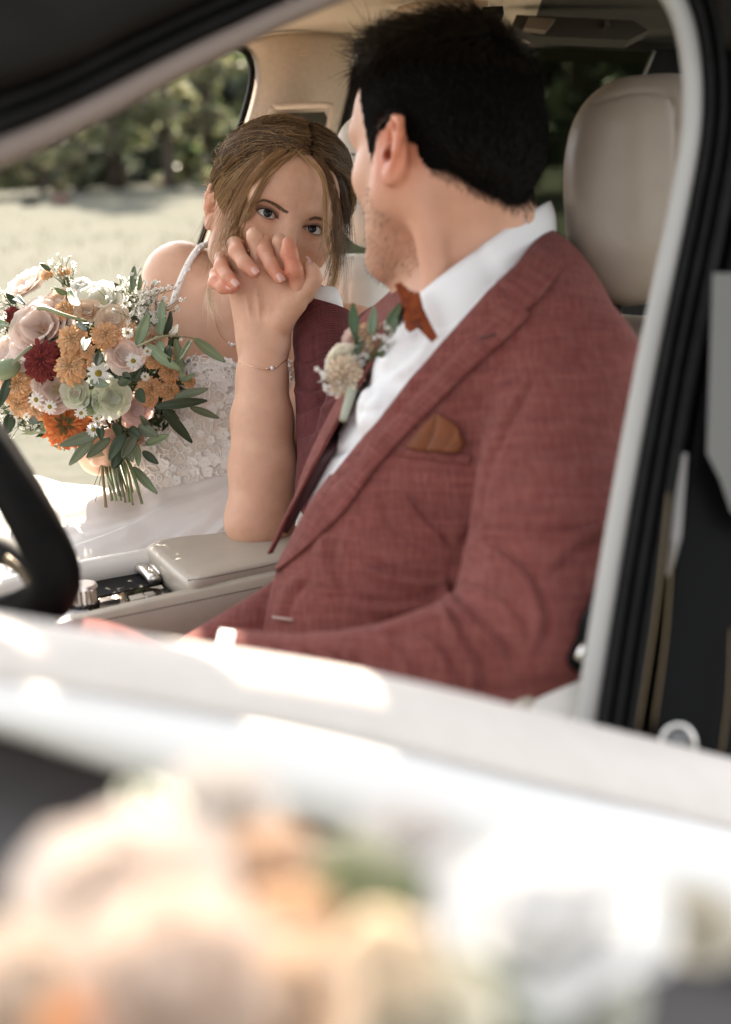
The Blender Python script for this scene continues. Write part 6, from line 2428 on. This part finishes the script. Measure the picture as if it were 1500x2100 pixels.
# ------------------------------------------------------------------ flowers
m_pet = mat('petals', (1, 1, 1), 0.6, tint=True, transl=0.55, spec=0.2)
m_leaf = mat('leaf_surface', (1, 1, 1), 0.45, tint=True, transl=0.22, noise=(40, (0.85, 0.9, 0.85), 3))
m_stem = mat('stem_surface', (1, 1, 1), 0.55, tint=True, noise=(30, (0.8, 0.85, 0.75), 3))
m_twine = mat('twine', (0.30, 0.24, 0.14), 0.85, bump=(200, 0.6, 0.001))


def basis(n, seed):
    r_ = np.random.default_rng(seed)
    n = norm(n)
    e1 = norm(np.cross(n, r_.normal(size=3)))
    return n, e1, np.cross(n, e1)


def petal_pts(nu, nv, length, width, cup, curl, tipw=0.9, ruf=0.0, ph=0.0):
    """petal patch in local (radial, side, up)"""
    G = np.zeros((nu, nv, 3))
    for i in range(nu):
        t = i / (nu - 1)
        w_ = width * math.sin(math.pi * (0.10 + 0.80 * t * tipw)) ** 0.8
        for j in range(nv):
            s = -1 + 2 * j / (nv - 1)
            G[i, j] = (length * (math.sin(t * cup) / max(cup, .05)) - 0.08 * length * s * s * t, w_ * s, length * (1 - math.cos(t * cup)) / max(cup, .05) + curl * w_ * s * s - 0.25 * length * max(0, t - 0.75) * (ruf > 0) + ruf * math.sin(s * 7 + ph) * t * length)
    return G


def rose(mb, c, n, R, col, seed, openness=0.5, layers=None, center=None):
    """spiral of curved petals, tight in the middle"""
    r_ = np.random.default_rng(seed)
    n, e1, e2 = basis(n, seed)
    col = np.array(col)
    lay_ = layers or [(0.30, 3, 1.55), (0.42, 4, 1.42), (0.56, 5, 1.25), (0.74, 6, 1.05), (0.95, 7, 0.75 - 0.35 * openness)]
    for li, (rf, npet, cup) in enumerate(lay_):
        for j in range(npet):
            a = 2 * math.pi * (j + 0.37 * li + r_.normal(0, 0.08)) / npet
            d = e1 * math.cos(a) + e2 * math.sin(a)
            sd = np.cross(n, d)
            L = R * (0.62 + 0.55 * rf) * r_.uniform(0.92, 1.08)
            G = petal_pts(6, 7, L, R * (0.30 + 0.38 * rf), cup * r_.uniform(.93, 1.07), 0.20 + 0.25 * (1 - rf), ruf=0.035 if rf > .5 else 0.0, ph=r_.uniform(0, 6))
            base_ = c - n * R * 0.42 + d * R * 0.05 * rf
            V = base_ + d * G[..., :1] * (0.55 + 0.55 * rf) + sd * G[..., 1:2] + n * G[..., 2:3] * (1.15 - 0.35 * rf)
            tint = col * r_.uniform(0.92, 1.06) * (0.94 + 0.06 * rf)  # inner petals tinted darker as painted shading
            tv = np.linspace(0, 1, 6)[:, None, None] * np.ones((6, 7, 1))
            cc = tint * (0.90 + 0.10 * tv) if center is None else np.array(center) * (1 - tv ** 0.7) + tint * tv ** 0.7  # without a center colour, petal bases carry painted shading
            mb.add(V.reshape(-1, 3), grid_faces(6, 7), 0, cc.reshape(-1, 3))


def pompon(mb, c, n, R, col, col2, seed, npet=200, flat=0.75, center=None):
    """many small cupped petals in a dome"""
    r_ = np.random.default_rng(seed)
    n, e1, e2 = basis(n, seed)
    V, fs = sphere_mesh(np.zeros(3), 1.0, 7, 12)
    mb.add(c + R * 0.52 * (np.outer(V[:, 0], e1) + np.outer(V[:, 1], e2) + flat * np.outer(V[:, 2], n)), fs, 0, np.array(col) * 0.55)  # core darkened to paint shade between the petals
    for i in range(npet):
        t = (i + 0.5) / npet
        th = math.acos(1 - t * 1.25)
        ph = i * 2.39996
        d = e1 * math.cos(ph) + e2 * math.sin(ph)
        out = d * math.sin(th) + n * math.cos(th) * flat
        tg = norm(d * math.cos(th) - n * math.sin(th) * 0.6 + r_.normal(0, .16, 3))
        sd = np.cross(n, d)
        p = c + out * R * 0.72 * (0.55 + 0.45 * t ** 0.4)
        L = R * (0.20 + 0.26 * t) * r_.uniform(.7, 1.3)
        w_ = R * (0.055 + 0.085 * t) * r_.uniform(.8, 1.2)
        lift = norm(out) * (0.9 - 0.5 * t)
        a = p
        b = p + (tg * 0.45 + lift * 0.7) * L
        e = p + (tg * 0.95 + lift * 0.85) * L
        k2 = r_.random()
        cc = (np.array(col) * (1 - k2) + np.array(col2) * k2) * r_.uniform(0.85, 1.12)
        if center is not None and t < 0.05:
            cc = np.array(center)
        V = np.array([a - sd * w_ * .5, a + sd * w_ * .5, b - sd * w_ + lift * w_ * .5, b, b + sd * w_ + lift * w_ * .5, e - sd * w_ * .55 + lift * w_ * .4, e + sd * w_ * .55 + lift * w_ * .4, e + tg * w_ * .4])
        mb.add(V, [(0, 1, 3), (0, 3, 2), (1, 4, 3), (2, 3, 5), (3, 4, 6), (3, 6, 7), (3, 7, 5)], 0, np.array([cc * .6, cc * .6, cc * .95, cc * .85, cc, cc * 1.06, cc * 1.06, cc * 1.08]))  # petal bases darkened, tips lightened: shading painted into the tint


def daisy(mb, c, n, R, seed):
    r_ = np.random.default_rng(seed)
    n, e1, e2 = basis(n, seed)
    npet = int(r_.integers(11, 15))
    for j in range(npet):
        a = 2 * math.pi * j / npet + r_.normal(0, .06)
        d = e1 * math.cos(a) + e2 * math.sin(a)
        sd = np.cross(n, d)
        L, w_ = R * r_.uniform(.9, 1.08), R * 0.17
        h_ = r_.normal(0.02, 0.05) * R
        V = np.array([c + d * R * .22 - sd * w_ * .5, c + d * R * .22 + sd * w_ * .5, c + d * L * .65 - sd * w_ + n * (h_ + .05 * R), c + d * L * .65 + n * h_, c + d * L * .65 + sd * w_ + n * (h_ + .05 * R), c + d * L - sd * w_ * .5 + n * h_, c + d * L + sd * w_ * .5 + n * h_])
        mb.add(V, [(0, 1, 3), (0, 3, 2), (1, 4, 3), (2, 3, 5), (3, 4, 6), (3, 6, 5)], 0, (0.84, 0.84, 0.80))
    V, fs = sphere_mesh(c, R * 0.30, 6, 10, np.array([e1, e2, n]))
    V = c + (V - c) - np.outer(((V - c) @ n), n) * 0.45 + n * R * 0.04
    mb.add(V, fs, 0, (0.42, 0.34, 0.06))


def sprig(mb, p0, p1, col, seed, nb=26, R=0.02, bead=0.0022, stemcol=(0.20, 0.22, 0.10)):
    """a wiry branching sprig of tiny blossoms"""
    r_ = np.random.default_rng(seed)
    V, fs = tube(np.array([p0, (p0 + p1) / 2 + r_.normal(0, .003, 3), p1]), 0.0006, 4)
    mb.add(V, fs, 0, stemcol)
    for i in range(nb):
        t = r_.uniform(0.3, 1)
        b = p0 * (1 - t) + p1 * t
        e = p1 + r_.normal(0, R, 3)
        V, fs = tube(np.array([b, e]), 0.0004, 3)
        mb.add(V, fs, 0, stemcol)
        n_, e1, e2 = basis(r_.normal(size=3) + np.array([0, -1, .4]), int(r_.integers(1 << 30)))
        rb = bead * r_.uniform(.7, 1.3)
        for j in range(5):
            a = 2 * math.pi * j / 5
            d = e1 * math.cos(a) + e2 * math.sin(a)
            V = np.array([e, e + d * rb + np.cross(n_, d) * rb * .6, e + d * rb * 1.5 + n_ * rb * .3, e + d * rb - np.cross(n_, d) * rb * .6])
            mb.add(V, [(0, 1, 2, 3)], 0, np.array(col) * r_.uniform(.9, 1.08))
        V, fs = sphere_mesh(e + n_ * rb * .2, rb * .45, 3, 5)
        mb.add(V, fs, 0, np.array(col) * .9)


def leaf_obj(par, a, b, width, col, seed, bend=0.0, tilt=0.0, name='leaf', face=None, stem=0.0):
    """one leaf: folded along its midrib, tapered at both ends, with thickness"""
    r_ = np.random.default_rng(seed)
    ax = norm(b - a)
    L = np.linalg.norm(b - a)
    vw = norm(face if face is not None else -(a + b))
    sd = norm(np.cross(ax, vw))
    nn = np.cross(sd, ax)
    sd = sd * math.cos(tilt) + nn * math.sin(tilt)
    nn = np.cross(sd, ax)
    nu, nv = 13, 7
    G = np.zeros((nu, nv, 3))
    cc = np.zeros((nu, nv, 3))
    for i in range(nu):
        t = i / (nu - 1)
        w_ = width * (math.sin(math.pi * min(1, 0.04 + 0.94 * t ** 0.85)) ** 0.75) * 0.5 + 0.0003
        c = a + ax * L * t + nn * bend * L * math.sin(math.pi * t)
        for j in range(nv):
            s = -1 + 2 * j / (nv - 1)
            G[i, j] = c + sd * w_ * s + nn * (abs(s) * w_ * 0.28 - 0.0003 * (abs(s) < .1))
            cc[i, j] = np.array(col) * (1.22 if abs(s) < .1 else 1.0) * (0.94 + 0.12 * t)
    V, fs = thick_sheet(G, 0.0004)
    return make(name, V, fs, m_leaf, par, col=np.vstack([cc.reshape(-1, 3)] * 2))


m_pet2 = mat('thick_petals', (1, 1, 1), 0.65, tint=True, transl=0.12, spec=0.2)


def one(par, name, fn, *args, **kw):
    mb = Mesh()
    fn(mb, *args, **kw)
    return mb.build(name, m_pet2 if par.name.startswith('flower_garland') else m_pet, par)


bq = empty('bouquet', P(235, 980, 1.85), 'round bridal bouquet of pink, white and orange flowers with olive leaves', 'bouquet')
cB = P(200, 770, 1.87)


def B3(u, v):
    """a blossom position on the dome of the bouquet from its place in the photograph"""
    x, y = u / 3.125, 500 + v / 3.125
    q = np.hypot((x - 190) / 260, (y - 745) / 230)
    return P(x, y, 1.765 + 0.11 * min(q, 1.1) ** 2)


def bn(p, up=0.25):
    return norm((p - cB) * np.array([1.0, 1.0, 1.0]) + np.array([0, -0.13, 0.02 + up * .05]))


PK, PKD, WH, CR, PE = (0.97, 0.84, 0.77), (0.92, 0.64, 0.54), (0.91, 0.90, 0.86), (0.82, 0.83, 0.69), (0.90, 0.72, 0.56)
OR1, OR2, BU1, BU2, DO1, DO2 = (0.86, 0.50, 0.24), (0.90, 0.64, 0.40), (0.20, 0.030, 0.035), (0.34, 0.06, 0.045), (0.72, 0.20, 0.06), (0.78, 0.30, 0.10)
S1 = 1 / 3.125 / F * 1.80
SD = [1000]


def sd():
    SD[0] += 1
    return SD[0]


LIS = [(0.45, 4, 1.25), (0.62, 5, 1.05), (0.85, 6, 0.80), (1.0, 6, 0.50)]
for (u, v, rr, col, nm, op, cen) in (
    (245, 520, 188, PK, 'lisianthus', 1.0, (0.50, 0.28, 0.18)), (150, 235, 140, (0.98, 0.87, 0.80), 'lisianthus', 0.8, None), (345, 925, 135, (0.82, 0.66, 0.60), 'lisianthus', 0.9, (0.42, 0.30, 0.14)),
    (795, 705, 110, PK, 'rose', 0.3, None), (645, 345, 135, WH, 'lisianthus', 0.8, (0.70, 0.66, 0.42)), (380, 350, 95, PE, 'rose', 0.5, None), (720, 470, 95, (0.84, 0.70, 0.56), 'lisianthus', 0.6, None),
    (20, 690, 110, PK, 'lisianthus', 0.7, None), (130, 720, 85, PK, 'lisianthus', 0.7, None), (880, 1060, 85, (0.80, 0.60, 0.55), 'lisianthus', 0.7, None), (560, 420, 80, PE, 'rose', 0.5, None),
    (1000, 600, 75, PE, 'rose', 0.4, None), (-60, 560, 90, WH, 'lisianthus', 0.7, None), (850, 1120, 60, PKD, 'rose', 0.4, None), (520, 250, 60, WH, 'rose', 0.5, None), (480, 960, 85, CR, 'rose', 0.3, None),
    (720, 985, 112, CR, 'rose', 0.5, None), (572, 1020, 74, (0.50, 0.56, 0.34), 'rose', 0.1, None), (450, 1250, 55, PKD, 'rose', 0.5, None), (30, 860, 70, PE, 'rose', 0.5, None)):
    p = B3(u, v)
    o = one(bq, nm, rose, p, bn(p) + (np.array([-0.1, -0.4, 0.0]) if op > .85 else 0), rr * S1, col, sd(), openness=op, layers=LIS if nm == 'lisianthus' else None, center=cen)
for (u, v, rr) in ((470, 615, 98), (680, 590, 88), (455, 790, 98), (120, 900, 88), (130, 1030, 78), (240, 1070, 64), (412, 420, 62), (300, 195, 42), (965, 930, 78), (1090, 940, 66), (985, 740, 62), (1085, 825, 64),
                   (600, 762, 44), (835, 560, 60), (1215, 880, 44), (70, 960, 70), (960, 1000, 50), (410, 180, 44), (560, 690, 46), (1130, 700, 44)):
    p = B3(u, v)
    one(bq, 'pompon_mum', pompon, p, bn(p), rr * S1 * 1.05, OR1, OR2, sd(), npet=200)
for (u, v, rr, c1, c2, nm) in ((275, 750, 118, BU1, BU2, 'dahlia'), (68, 450, 56, BU1, BU2, 'dahlia'), (430, 1150, 150, DO1, DO2, 'dahlia')):
    p = B3(u, v)
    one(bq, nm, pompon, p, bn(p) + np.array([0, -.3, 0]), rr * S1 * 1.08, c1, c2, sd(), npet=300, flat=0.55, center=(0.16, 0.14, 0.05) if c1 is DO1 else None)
for (u, v, rr) in ((632, 830, 76), (855, 750, 54), (232, 1000, 52), (320, 1045, 48), (820, 570, 40), (600, 1190, 48), (520, 1085, 42), (800, 382, 36), (945, 690, 32), (170, 1110, 28), (620, 1120, 34), (930, 850, 30), (905, 430, 28)):
    p = B3(u, v)
    p = p * (1 - 0.012)
    one(bq, 'daisy', daisy, p, bn(p) + np.array([0, -.6, 0]), rr * S1, sd())
r = np.random.default_rng(61)
for (u, v) in ((940, 340), (880, 330), (1000, 430), (960, 480), (900, 420), (860, 470), (1020, 520), (920, 520), (980, 300), (840, 300), (420, 190), (380, 175), (60, 1090), (120, 1140), (20, 1060), (740, 300), (1060, 400), (40, 380), (20, 520)):
    p = B3(u, v)
    o = one(bq, 'filler_sprig', sprig, cB * 0.35 + p * 0.65, p, (0.84, 0.82, 0.76), sd(), nb=26, R=0.011)
# green body inside so no gaps show through
S = Sdf()
S.ell(P(185, 765, 1.895), (0.120, 0.055, 0.095), None, 0.0)
S.cone(P(190, 760, 1.88), P(225, 880, 1.86), 0.09, 0.03, 0.03)
Vv, Fq = S.mesh(0.006)
Nn = vnormals(Vv, Fq)
n_ = 2600
ii = r.choice(len(Vv), n_)
u_ = r.normal(size=(n_, 3)); u_ /= np.linalg.norm(u_, axis=1)[:, None]
v_ = np.cross(u_, r.normal(size=(n_, 3))); v_ /= np.linalg.norm(v_, axis=1)[:, None]
s_ = r.uniform(.006, .016, (n_, 1))
p_ = Vv[ii] + Nn[ii] * r.uniform(-.02, .012, (n_, 1))
V = np.stack([p_ - u_ * s_, p_ + v_ * s_ * .3, p_ + u_ * s_, p_ - v_ * s_ * .3], 1).reshape(-1, 3)
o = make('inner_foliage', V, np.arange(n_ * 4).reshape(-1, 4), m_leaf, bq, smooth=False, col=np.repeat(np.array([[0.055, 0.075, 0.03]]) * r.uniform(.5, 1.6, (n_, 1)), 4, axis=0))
o['kind'] = 'stuff'
# leaves
SG, DK, MD = (0.23, 0.29, 0.17), (0.045, 0.070, 0.035), (0.16, 0.19, 0.12)
leaves = [((850, 300), (862, 140), 42, MD), ((888, 305), (900, 198), 28, SG), ((440, 285), (505, 395), 62, SG), ((878, 650), (955, 440), 70, SG), ((1028, 590), (1045, 360), 62, SG), ((1055, 590), (1095, 432), 46, DK), ((1090, 580), (1140, 515), 46, WH),
          ((1245, 608), (1445, 758), 66, SG), ((1128, 610), (1168, 865), 58, SG), ((955, 648), (1165, 810), 72, SG), ((1225, 615), (1150, 745), 36, SG), ((1000, 1045), (1330, 1005), 62, DK), ((1120, 985), (1335, 930), 56, MD),
          ((1050, 1065), (1232, 1275), 66, DK), ((1220, 1045), (1405, 1118), 50, MD), ((880, 935), (930, 1015), 74, DK), ((640, 1215), (382, 1292), 74, MD), ((600, 1240), (445, 1418), 66, MD), ((705, 1245), (555, 1370), 70, MD),
          ((800, 1215), (700, 1385), 72, DK), ((870, 1225), (785, 1372), 78, MD), ((890, 1165), (1015, 1232), 76, MD), ((935, 1285), (1082, 1225), 56, SG), ((880, 1285), (888, 1425), 44, SG), ((915, 1330), (1016, 1410), 52, DK),
          ((855, 1430), (1010, 1602), 60, SG), ((770, 1320), (720, 1440), 64, DK), ((740, 1150), (755, 1240), 70, DK), ((60, 855), (0, 1045), 56, DK), ((100, 385), (42, 318), 44, DK), ((325, 172), (258, 128), 30, MD), ((640, 1170), (650, 1260), 52, DK),
          ((70, 1090), (40, 1220), 76, DK), ((200, 1120), (250, 1150), 46, DK), ((1080, 650), (1090, 760), 40, DK), ((1020, 625), (1050, 690), 44, SG), ((800, 820), (830, 870), 52, DK), ((560, 600), (540, 690), 60, DK), ((640, 700), (620, 780), 60, DK),
          ((580, 880), (700, 905), 56, MD), ((760, 900), (840, 860), 58, DK), ((860, 880), (900, 800), 44, DK), ((-40, 530), (40, 500), 60, SG), ((-60, 480), (60, 520), 44, SG), ((1160, 880), (1250, 830), 34, SG), ((500, 500), (560, 560), 40, DK),
          ((780, 1340), (740, 1440), 50, DK), ((830, 1180), (900, 1240), 60, DK), ((960, 1180), (900, 1100), 40, MD), ((820, 1260), (850, 1400), 56, MD), ((430, 320), (350, 280), 40, SG), ((90, 350), (160, 390), 50, DK), ((750, 270), (735, 250), 28, MD)]
for (a, b, wd_, col) in leaves:
    pa_, pb_ = B3(*a) * 0.992, B3(*b) * 0.975
    k_ = r.uniform(0.85, 1.15)
    leaf_obj(bq, pa_, pb_, wd_ * S1 * 1.0, tuple(np.array(col) * k_), sd(), bend=r.uniform(-0.12, 0.12), tilt=r.uniform(-0.5, 0.5))
# arching olive twig and a closed bud
V, fs = tube(catmull(np.array([B3(880, 660) * .985, B3(1000, 605) * .975, B3(1110, 588) * .972, B3(1240, 604) * .972, B3(1260, 615) * .972]), 20), np.linspace(0.0016, 0.0008, 20), 6)
make('twig', V, fs, m_stem, bq, col=np.tile([[0.30, 0.28, 0.17]], (len(V), 1)))
S = Sdf().ell(B3(35, 805) * .985, (0.020, 0.012, 0.013), np.array([norm((1, 0, .35)), (0, 1, 0), norm((-.35, 0, 1))]), 0)
Vv, Fq = S.mesh(0.0022)
make('flower_bud', Vv, Fq, m_leaf, bq, col=np.tile([[0.24, 0.28, 0.16]], (len(Vv), 1)))
V, fs = tube(catmull(np.array([B3(80, 770) * .98, B3(150, 700) * .975, B3(205, 655) * .975]), 8), 0.0022, 6)
make('twig', V, fs, m_stem, bq, col=np.tile([[0.16, 0.17, 0.10]], (len(V), 1)))
V, fs = tube(catmull(np.array([B3(560, 498) * .98, B3(410, 455) * .97, B3(300, 415) * .965, B3(245, 412) * .965]), 10), np.linspace(.0018, .0030, 10), 6)
make('twig', V, fs, m_stem, bq, col=np.tile([[0.22, 0.24, 0.13]], (len(V), 1)))
# stems: a thick woody one and a sheaf of green ones spreading below the hand
stems = [((650, 1330), (680, 1690), 11, (0.26, 0.18, 0.09)), ((655, 1440), (612, 1650), 3, (0.20, 0.16, 0.09)), ((640, 1440), (600, 1560), 2.5, (0.24, 0.17, 0.10))]
for i in range(17):
    x0 = 665 + 11 * i + r.normal(0, 6)
    x1 = 715 + 11 * i + r.normal(0, 12)
    stems.append(((min(x0, 830), 1400), (x1, r.uniform(1580, 1680)), r.uniform(6, 10), (0.20 + r.normal(0, .03), 0.25 + r.normal(0, .03), 0.12)))
for (a, b, rr, col) in stems:
    pa_, pb_ = P(a[0] / 3.125, 500 + a[1] / 3.125, 1.845 + r.normal(0, .008)), P(b[0] / 3.125, 500 + b[1] / 3.125, 1.82 + r.normal(0, .014))
    top_ = P(215 + r.normal(0, 8), 880, 1.85 + r.normal(0, .008))
    V, fs = tube(catmull(np.array([top_, pa_, pb_]), 9), np.linspace(rr * S1 * 0.9, rr * S1, 9), 7)
    make('stem', V, fs, m_stem, bq, col=np.tile([col], (len(V), 1)))
V, fs = tube(np.array([P(212, 915, 1.845), P(214, 940, 1.843)]), 0.021, 16)
make('twine_wrap', V, fs, m_twine, bq)

# --- buttonhole flower on the far lapel
bt = empty('boutonniere', P(715, 800, 1.40), 'small peach and cream buttonhole flower with green leaves pinned to the lapel of the groom', 'boutonniere')


def T3(x, y, d=1.395):
    return P(x, y, d if x < 775 else d - 0.045)


S2 = 1.395 / F
one(bt, 'rose', rose, T3(702, 738, 1.39), (-0.35, -0.85, 0.35), 50 * S2, (0.86, 0.82, 0.70), sd(), openness=0.2, layers=[(0.30, 3, 1.6), (0.42, 4, 1.5), (0.56, 5, 1.4), (0.70, 5, 1.25)])
one(bt, 'pompon_mum', pompon, T3(764, 692, 1.40), (0.1, -0.7, 0.7), 46 * S2, (0.84, 0.58, 0.38), (0.86, 0.68, 0.48), sd(), npet=110)
one(bt, 'pompon_mum', pompon, T3(708, 772, 1.385), (-0.2, -0.8, -0.2), 42 * S2, (0.86, 0.66, 0.48), (0.88, 0.76, 0.60), sd(), npet=110)
one(bt, 'rose', rose, T3(728, 690, 1.40), (-0.3, -0.8, 0.4), 26 * S2, (0.82, 0.66, 0.60), sd(), openness=0.4)
for (x, y) in ((668, 762), (672, 785), (695, 800), (740, 735), (752, 720), (765, 740), (790, 700), (806, 690), (748, 760), (735, 750)):
    one(bt, 'filler_sprig', sprig, T3(730, 770, 1.40), T3(x, y, 1.388), (0.82, 0.80, 0.76), sd(), nb=9, R=0.0055, bead=0.0021)
for a, b, wd_, col in (((728, 690), (724, 622), 20, (0.06, 0.12, 0.045)), ((762, 690), (768, 628), 18, (0.22, 0.30, 0.20)), ((790, 680), (822, 622), 20, (0.10, 0.15, 0.07)), ((735, 712), (728, 680), 14, (0.05, 0.09, 0.04)), ((800, 690), (815, 650), 16, (0.12, 0.17, 0.09)), ((725, 735), (745, 700), 14, (0.05, 0.08, 0.04)), ((760, 745), (790, 720), 16, (0.09, 0.13, 0.06))):
    leaf_obj(bt, T3(*a, 1.39), T3(*b, 1.385), wd_ * S2, col, sd(), bend=r.uniform(-.1, .1), tilt=r.uniform(-.4, .4))
V, fs = tube(catmull(np.array([T3(726, 775, 1.392), T3(718, 815, 1.378), T3(703, 862, 1.366)]), 10), np.linspace(.0066, .0035, 10), 10)
make('stem_wrap', V, fs, mat('sage_ribbon', (0.36, 0.38, 0.30), 0.7, bump=(300, .4, .001)), bt)

# --- garland of flowers on the outside of the front door, close to the lens
gd = empty('flower_garland', P(500, 2000, .45), 'blurred peach and white flower garland fixed to the outside of the open car door', 'garland')
def G3(x, y, d):
    return P(x, y, d * 0.74)


for (x, y, d, rp, col, nm) in ((265, 1840, .47, 200, (0.88, 0.77, 0.69), 'rose'), (360, 2000, .42, 205, (0.88, 0.73, 0.62), 'rose'), (30, 2030, .43, 150, (0.80, 0.67, 0.56), 'rose'), (1120, 1862, .47, 175, (0.95, 0.94, 0.93), 'rose'),
                               (980, 1840, .49, 120, (0.88, 0.86, 0.84), 'rose'), (1270, 1880, .47, 100, (0.95, 0.94, 0.93), 'rose'), (440, 1650, .52, 120, (0.86, 0.80, 0.74), 'rose'), (545, 1770, .50, 100, (0.86, 0.66, 0.50), 'rose'),
                               (590, 1900, .47, 95, (0.84, 0.54, 0.33), 'pompon_mum'), (790, 1975, .44, 110, (0.84, 0.66, 0.46), 'pompon_mum'), (720, 1820, .50, 120, (0.72, 0.69, 0.52), 'rose'), (870, 2080, .43, 130, (0.80, 0.75, 0.62), 'rose'),
                               (1180, 2045, .48, 115, (0.66, 0.66, 0.58), 'rose'), (1440, 1890, .52, 80, (0.78, 0.72, 0.60), 'rose'), (570, 2060, .42, 150, (0.84, 0.66, 0.50), 'rose'), (850, 1740, .52, 110, (0.86, 0.80, 0.76), 'rose'), (200, 2130, .41, 110, (0.86, 0.48, 0.24), 'rose')):
    col = tuple(np.array(col) * (0.92 if min(col) > 0.85 else 0.90))
    c = G3(x, y, d)
    R_ = rp / F * d * 0.74
    if nm == 'rose':
        one(gd, nm, rose, c, (r.normal(0, .2), -0.75, 0.66), R_, col, sd(), openness=.5)
    else:
        one(gd, nm, pompon, c, (r.normal(0, .2), -0.8, 0.5), R_, col, tuple(np.array(col) * 1.1), sd())
for a, b, wd_, col in (((330, 1740, .50), (262, 1610, .53), 90, (0.05, 0.075, 0.03)), ((330, 1720, .50), (330, 1610, .53), 80, (0.06, 0.085, 0.035)), ((60, 1960, .45), (140, 2080, .44), 80, (0.06, 0.09, 0.03)), ((880, 2010, .46), (1120, 2090, .46), 110, (0.17, 0.20, 0.09)),
                       ((640, 1860, .49), (760, 1760, .50), 90, (0.22, 0.24, 0.12)), ((180, 2020, .44), (230, 2110, .43), 80, (0.05, 0.07, 0.03)), ((1010, 1980, .49), (1200, 2010, .49), 110, (0.26, 0.27, 0.17)), ((760, 1860, .49), (880, 1800, .50), 80, (0.22, 0.24, 0.12)), ((100, 1900, .47), (40, 1830, .48), 70, (0.07, 0.09, 0.04))):
    leaf_obj(gd, G3(*a), G3(*b), wd_ / F * .47, col, sd())
V, fs = tube(catmull(np.array([G3(-40, 2000, .50), G3(300, 1900, .51), G3(700, 1880, .53), G3(1100, 1930, .54), G3(1460, 1930, .56)]), 20), 0.006, 8)
make('garland_wire', V, fs, m_twine, gd)
